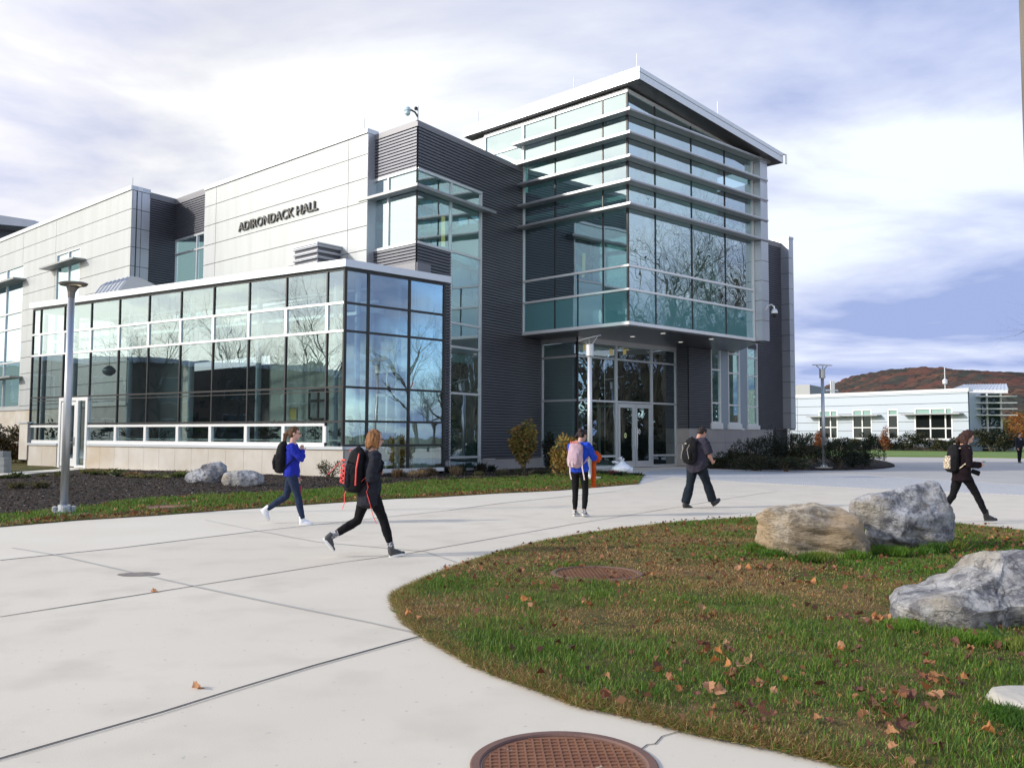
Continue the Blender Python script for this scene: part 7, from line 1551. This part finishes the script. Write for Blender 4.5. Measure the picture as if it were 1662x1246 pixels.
def backpack(e_, J, label, m1, m2, sz=(.15, .10, .24), drop=.02, m3=None, cords=None, off=.16, tails=None, tail_m=None, side_off=0., cat='backpack'):
    T = J['T']; ch = J['chest'] + T @ Vector((side_off, -off, -drop)); t_, c = at_person(e_, 'backpack', label, cat, ch - T @ Vector((0, 0, sz[2])))
    tp = lambda x, y, z: ch + T @ Vector((x, y, z))
    mb = MB(); tube_piece(mb, [tp(0, 0, -sz[2]), tp(0, -.01, -sz[2] * .5), tp(0, 0, .0), tp(0, .02, sz[2] * .7), tp(0, .035, sz[2] * .95)], [(sz[0] * .95, sz[1]), (sz[0] * 1.03, sz[1] * 1.1), (sz[0], sz[1] * 1.0), (sz[0] * .85, sz[1] * .8), (sz[0] * .45, sz[1] * .4)], ref=T @ Vector((1, 0, 0)), n=18, capf=.35)
    remesh(shift(mb, c), 'pack_body', m1, t_, .011, 2, .007, 11)
    mb = MB(); tube_piece(mb, [tp(0, -sz[1] * .85, -sz[2] * .85), tp(0, -sz[1] * 1.0, -sz[2] * .4), tp(0, -sz[1] * .8, .02)], [(sz[0] * .72, sz[1] * .4), (sz[0] * .75, sz[1] * .42), (sz[0] * .62, sz[1] * .3)], ref=T @ Vector((1, 0, 0)), n=14, capf=.3); remesh(shift(mb, c), 'front_pocket', m2, t_, .010, 2, .005, 14)
    for s in 'RL':
        sg = 1 if s == 'R' else -1; sh = J['sh' + s]; nx = sg * .085; fr = .125
        pts = [tp(nx * .7, .05, sz[2] * .72), J['neck'] + T @ Vector((nx, -.06, -.03)), J['neck'] + T @ Vector((nx * 1.05, .0, -.000)), J['chest'] + T @ Vector((nx * 1.25, fr - .01, .03)), J['chest'] + T @ Vector((sg * .145, .085, -.07)), J['waist'] + T @ Vector((sg * .17, -.03, .02)), tp(sg * sz[0] * .8, .06, -sz[2] * .8)]
        mb = MB(); tube_piece(mb, pts, [(.028, .008)] * len(pts), ref=T @ Vector((1, 0, 0)), n=8); shift(mb, c).build('strap', m3 or m1, t_, world=False, smooth=True)
    b = MB(); b.tube([tp(-.03, .03, sz[2] * .93), tp(-.02, .03, sz[2] * 1.08), tp(.02, .03, sz[2] * 1.08), tp(.03, .03, sz[2] * .93)], .008, 6); shift(b, c).build('top_handle', m3 or m1, t_, world=False)
    if cords:
        b = MB(); y = -sz[1] * 1.45; zs_ = np.linspace(-sz[2] * .75, sz[2] * .2, 5)
        for i in range(4):
            for s in (1, -1): b.tube([tp(s * sz[0] * .6, y + .015, zs_[i]), tp(0, y - .012, (zs_[i] + zs_[i + 1]) / 2), tp(-s * sz[0] * .6, y + .015, zs_[i + 1])], .007, 5)
        for s in (1, -1): b.tube([tp(s * sz[0] * .6, y + .015, z) for z in zs_], .005, 5); b.tube([tp(s * sz[0] * .97, -.02, -sz[2] * .8), tp(s * sz[0] * 1.06, -.03, 0), tp(s * sz[0] * .8, 0, sz[2] * .7)], .010, 5)
        b.tube([tp(-.1, y + .01, sz[2] * .35), tp(.1, y + .01, sz[2] * .35)], .012, 5); shift(b, c).build('cord', cords, t_, world=False)
    for k_, tl_ in enumerate(tails or []):
        b = MB(); pts = [tp(*p) for p in tl_]; vs = []
        for p in pts: vs += [tuple(p + Vector((-.012, 0, 0))), tuple(p + Vector((.012, 0, 0))), tuple(p + Vector((.012, .004, 0))), tuple(p + Vector((-.012, .004, 0)))]
        n = len(pts); b.add(vs, [(4 * i + j, 4 * i + (j + 1) % 4, 4 * i + 4 + (j + 1) % 4, 4 * i + 4 + j) for i in range(n - 1) for j in range(4)] + [(0, 1, 2, 3), tuple(range(4 * n - 4, 4 * n))]); shift(b, c).build('loose_strap', tail_m or m1, t_, world=False)
    return t_, tp, c
SK1 = mat('skin_fair', (.58, .34, .26), .5); SK2 = mat('skin_light', (.50, .29, .21), .5); SK3 = mat('skin_ruddy', (.50, .25, .18), .5)
def hairm(n, a, b_): return mat(n, a, .62, c2=b_, spec=.25, scale=22, stretch=(1, 1, .15), bump=.6, bscale=40)
def cloth(n, c, c2=None, s=25, r=.9): return mat(n, c, r, c2=c2 or tuple(x * .75 for x in c), scale=s, bump=.25, bscale=160, spec=.2)
B_blue = cloth('royal_blue_knit', (.018, .03, .36)); B_denim = cloth('dark_denim', (.022, .035, .075)); B_black = cloth('black_cloth', (.012, .012, .014)); B_navy = cloth('charcoal_jacket', (.022, .024, .034)); B_jet = cloth('black_leggings', (.008, .008, .010)); B_grey = cloth('grey_purple_tee', (.04, .037, .055)); B_ink = cloth('dark_trousers', (.012, .018, .026)); B_plum = cloth('plum_top', (.011, .006, .009))
S_white = mat('white_canvas', (.72, .74, .80), .7); S_sole = mat('white_rubber', (.75, .75, .73), .6); S_blk = mat('black_shoe', (.02, .02, .022), .5); S_bsole = mat('dark_rubber', (.05, .045, .04), .8); S_boot = mat('black_leather', (.02, .019, .018), .25)
Coral = mat('coral_webbing', (.75, .07, .06), .6)
def put(u, v): p = PZ(u, v); return (p[0], p[1])
# 1: woman in the blue sweater walking right
e_, J = person(put(472, 850), -PI / 2 + .10, 1.66, 'woman with a ponytail in a blue sweater and jeans, one hand at her neck',
    dict(lean=1, head=3, armR=(45, 8, 148, 62), armL=(4, 8, 8, 4), legR=(18, 6, 2), legL=(-14, 42, -52), curlR=.9, curlL=.9, thumbL=(0, 1, 0)),
    dict(skin=SK1, top=B_blue, topadd=.012, bottom=B_denim, shoe=S_white, sole=S_sole, hair=hairm('hair_brown', (.13, .065, .03), (.05, .025, .012)), hair_t='pony', glasses=True, shaft=.06, hem=.0, toplabel='royal blue sweater', botname='jeans', shoe_s=1.02))
backpack(e_, J, 'plain black backpack worn by the woman in the blue sweater', B_black, B_black, sz=(.15, .11, .25), drop=.06, off=.19)
w_ = J['wrL'] + J['hdL'] * .10; t_, c = at_person(e_, 'water_bottle', 'red water bottle hanging from the hand of the woman in the blue sweater', 'bottle', w_ - Vector((0, -.02, .22)))
b = MB(); b.lathe([(.033, 0), (.036, .01), (.036, .14), (.022, .165)], (0, 0, 0), 14); b.build('bottle_body', mat('red_bottle', (.28, .015, .02), .3), t_, world=False, smooth=False); b = MB(); b.lathe([(.023, .165), (.023, .19), (0, .192)], (0, 0, 0), 12); b.tube([(-.02, 0, .18), (-.02, 0, .22), (.02, 0, .22), (.02, 0, .18)], .005, 5); b.build('lid', M_blk, t_, world=False)
# 2: woman in the dark jacket, nearer
e_, J = person(put(598, 903), -PI / 2 + .42, 1.60, 'woman with a ginger bob in a long charcoal jacket and black leggings, striding right',
    dict(lean=4, head=2, armR=(-12, 8, 122, 62), armL=(-12, 8, 122, 62), legR=(24, 8, 8, 3), legL=(-18, 42, -50, 3), curlR=.9, curlL=.9),
    dict(skin=SK1, top=B_navy, topadd=.022, topname='jacket', hem=.17, hemr=.012, collar=True, hood=True, bottom=B_jet, botname='leggings', legto=.74, sock=mat('patterned_sock', (.05, .055, .07), .9, c2=(.45, .45, .48), scale=60, lo=.48, hi=.52), shoe=mat('grey_canvas', (.06, .06, .06), .8), sole=S_sole, shaft=.045, hair=hairm('hair_ginger', (.27, .125, .045), (.13, .055, .022)), hair_t='bob', glasses=True, wr=.008))
backpack(e_, J, 'black backpack laced with coral cords on the woman in the charcoal jacket', B_black, B_navy, sz=(.155, .115, .26), drop=.06, off=.21, cords=Coral, m3=B_black, tail_m=Coral,
    tails=[[(-.12, -.05, -.24), (-.14, -.08, -.34), (-.13, -.07, -.44), (-.14, -.09, -.52)], [(.16, .10, -.10), (.18, .13, -.22), (.16, .12, -.28), (.19, .16, -.40), (.18, .22, -.56), (.19, .27, -.66)], [(.13, .05, -.16), (.15, .10, -.10), (.17, .17, -.0)], [(-.05, -.15, .10), (-.07, -.24, .0), (-.09, -.32, -.10)], [(.03, .0, .26), (.02, -.06, .25), (0, -.1, .2)]])
# 3: student with the pink backpack
e_, J = person(put(940, 838), -.55, 1.63, 'dark haired student in a blue sweatshirt seen from behind with head bowed',
    dict(lean=3, head=34, turn=-12, armR=(34, 10, 72, 30), armL=(26, 8, 82, 40), legR=(10, 22, -12, 2), legL=(4, 5, -2, 1)),
    dict(skin=SK2, top=cloth('blue_sweatshirt', (.02, .07, .55)), topadd=.016, topname='sweatshirt', bottom=B_jet, shoe=mat('grey_white_trainer', (.5, .5, .5), .6, c2=(.08, .08, .09), scale=30, lo=.5, hi=.55), sole=S_sole, legto=.92, hair=hairm('hair_black', (.018, .012, .012), (.03, .018, .018)), hair_t='bun', shoe_s=1.05))
M_pink = mat('pink_canvas', (.48, .33, .38), .85, c2=(.38, .26, .31), scale=9, bump=.4, bscale=50); 
t_, tp, c = backpack(e_, J, 'pale pink backpack with orange lettering and loose straps, on the student in blue', M_pink, mat('pink_canvas_pocket', (.42, .29, .34), .85, bump=.4), sz=(.155, .10, .23), drop=.06, off=.18, m3=M_pink, tail_m=mat('pale_webbing', (.55, .45, .46), .8), tails=[[(-.09, -.04, -.22), (-.07, -.07, -.36), (-.04, -.06, -.48)], [(.15, -.02, -.10), (.17, -.04, -.26), (.20, -.03, -.40), (.21, -.02, -.48)], [(-.06, -.13, -.10), (-.07, -.14, -.22)], [(.0, -.13, -.12), (.01, -.14, -.25)]])
b = MB()
for i in range(5):   # orange print across the shoulders, above the pack
    x = -.085 + i * .035; p = lambda dx, dz: tp(x + dx, -.035 - .0, .19 + dz)
    b.tube([p(0, 0), p(.0, .045), p(.02, .045), p(.02, .022), p(.0, .022)] if i % 2 else [p(0.02, .045), p(0, .045), p(0, 0), p(.02, 0)], .006, 5)
shift(b, c).build('orange_print', mat('orange_print', (.85, .22, .05), .6), t_, world=False)
hand_ = (J['wrR'] + J['wrL']) / 2; t_, c = at_person(e_, 'orange_garment', 'bright orange jacket hanging over the arm of the student with the pink backpack', 'jacket', (J['elR'] + J['wrR']) / 2 + Vector((.03, 0, -.55)))
mb = MB(); q = (J['elR'] + J['wrR']) / 2 + Vector((.03, .02, 0)); tube_piece(mb, [q + Vector((-.03, -.05, .02)), q + Vector((.04, .03, .05)), q + Vector((.06, .10, -.02)), q + Vector((.03, .12, -.08))], [.05, .075, .06, .035]); tube_piece(mb, [q + Vector((0, .03, .0)), q + Vector((.0, .02, -.15)), q + Vector((-.01, .02, -.32)), q + Vector((.0, .0, -.50)), q + Vector((.02, -.01, -.58))], [(.045, .03), (.04, .028), (.055, .03), (.045, .026), (.05, .02)])
mb.v = [(p[0] - .05, p[1] - .03, p[2]) for p in mb.v]; remesh(shift(mb, c), 'fabric', cloth('orange_fleece', (.62, .09, .015)), t_, .012, 2, .014, 11)
# 4: heavy-set man in the grey tee
e_, J = person(put(1131, 824), -.95, 1.76, 'heavy-set man in a grey T-shirt and dark trousers walking away with his head down',
    dict(lean=5, head=40, turn=0, shoulder=.125, armR=(18, 10, 48, 34), armL=(18, 10, 50, 30), legR=(26, 4, 32, 3), legL=(-10, 8, -4, 3)),
    dict(skin=SK3, top=B_grey, topadd=.022, topname='tee_shirt', sleeve=.42, hem=.05, hemr=.01, bottom=B_ink, flare=.022, legadd=.006, girth=1.28, fem=False, shoe=S_blk, sole=S_bsole, hair=hairm('hair_dark', (.02, .014, .012), (.035, .025, .02)), wr=.009, shoe_s=1.12))
t_, tp, c = backpack(e_, J, 'black backpack with tan piping on the man in the grey T-shirt', B_black, B_black, sz=(.165, .11, .26), drop=.08, off=.22)
b = MB()
for s in (1, -1): b.tube([tp(s * .10, -.14, .10), tp(s * .06, -.168, .0), tp(s * .09, -.17, -.09), tp(s * .11, -.15, -.2)], .004, 5)
b.tube([tp(-.02, -.15, .12), tp(.02, -.15, .12)], .012, 5); shift(b, c).build('piping', mat('tan_piping', (.55, .48, .4), .6), t_, world=False)
# 5: woman with the phone
e_, J = person(put(1563, 848), -PI / 2 + .02, 1.68, 'woman in a plum top and black trousers looking down at her phone',
    dict(lean=3, head=30, armR=(2, 8, 92, 26), armL=(4, 8, 88, 26), legR=(30, 6, 3, 1), legL=(-17, 22, -30, 1), curlR=1.0, curlL=1.0, thumbR=(0, .3, 1), thumbL=(0, .3, 1)),
    dict(skin=SK1, top=B_plum, topadd=.012, topname='tunic', hem=.10, hemr=.022, bottom=B_jet, legto=.88, shoe=S_boot, sole=S_bsole, shaft=.10, hair=hairm('hair_darkbrown', (.055, .022, .014), (.025, .012, .01)), hair_t='long', cuff=.016, shoe_s=1.05))
M_leo = bpy.data.materials.new('leopard_print'); M_leo.use_nodes = True; _t = M_leo.node_tree; _tc = nn(_t, 'ShaderNodeTexCoord'); _v = nn(_t, 'ShaderNodeTexVoronoi'); _v.inputs['Scale'].default_value = 42; _t.links.new(_tc.outputs['Object'], _v.inputs[0]); _r = nn(_t, 'ShaderNodeValToRGB'); _t.links.new(_v.outputs['Distance'], _r.inputs[0])
_r.color_ramp.elements[0].position = .2; _r.color_ramp.elements[0].color = (.12, .08, .05, 1); _r.color_ramp.elements[1].position = .52; _r.color_ramp.elements[1].color = (.62, .52, .40, 1); q = _r.color_ramp.elements.new(.34); q.color = (.02, .015, .012, 1); _t.links.new(_r.outputs[0], _t.nodes['Principled BSDF'].inputs[0]); _t.nodes['Principled BSDF'].inputs['Roughness'].default_value = .8
backpack(e_, J, 'leopard print backpack on the woman with the phone', B_black, M_leo, sz=(.145, .10, .23), drop=.07, off=.18, m3=M_leo)
ph = (J['wrR'] + J['wrL']) / 2 + Vector((0, .10, .03)); t_, c = at_person(e_, 'phone', 'teal cased phone held in both hands of the woman in the plum top', 'phone', ph)
b = MB(); R_ = rotx(rad(25)); vs = [R_ @ Vector((x, y, z)) for z in (-.006, .006) for x, y in ((-.038, -.075), (.038, -.075), (.038, .075), (-.038, .075))]; b.hexa(vs); b.build('case', mat('teal_case', (.10, .42, .42), .4), t_, world=False)
b = MB(); vs = [R_ @ Vector((x, y, z)) for z in (.006, .0075) for x, y in ((-.034, -.07), (.034, -.07), (.034, .07), (-.034, .07))]; b.hexa(vs); b.build('screen', mat('phone_screen', (.02, .02, .025), .1), t_, world=False)
wq = J['wrL'] + Vector((.05, .06, -.05)); t_, c = at_person(e_, 'wallet', 'flat black pouch dangling from the wrist of the woman with the phone', 'pouch', wq - Vector((0, 0, .09)))
mb = MB(); tube_piece(mb, [Vector((0, -.07, .03)), Vector((0, .07, -.02))], [(.012, .045), (.012, .05)], n=10); remesh(mb, 'pouch', B_black, t_, .008, 1)
# 6: far walker at the right edge
e_, J = person(put(1655, 751), PI + .2, 1.80, 'distant person in dark clothes walking towards the camera at the far right',
    dict(lean=2, head=10, armR=(8, 8, 20, 8), armL=(10, 8, 40, 10), legR=(8, 5, 0, 2), legL=(-5, 8, -6, 2)),
    dict(skin=SK2, top=B_navy, topadd=.025, topname='jacket', hem=.08, bottom=B_black, fem=False, flare=.01, shoe=S_blk, sole=S_bsole, hair=hairm('hair_black2', (.02, .015, .012), (.03, .02, .02)), wr=.006, girth=1.05))
b = MB(); T = J['T']; b.box(-.055, .055, .135, .15, J['chest'].z - .08, J['chest'].z + .12); b.build('shirt_front', mat('pale_shirt', (.5, .52, .6), .8), e_, world=False)
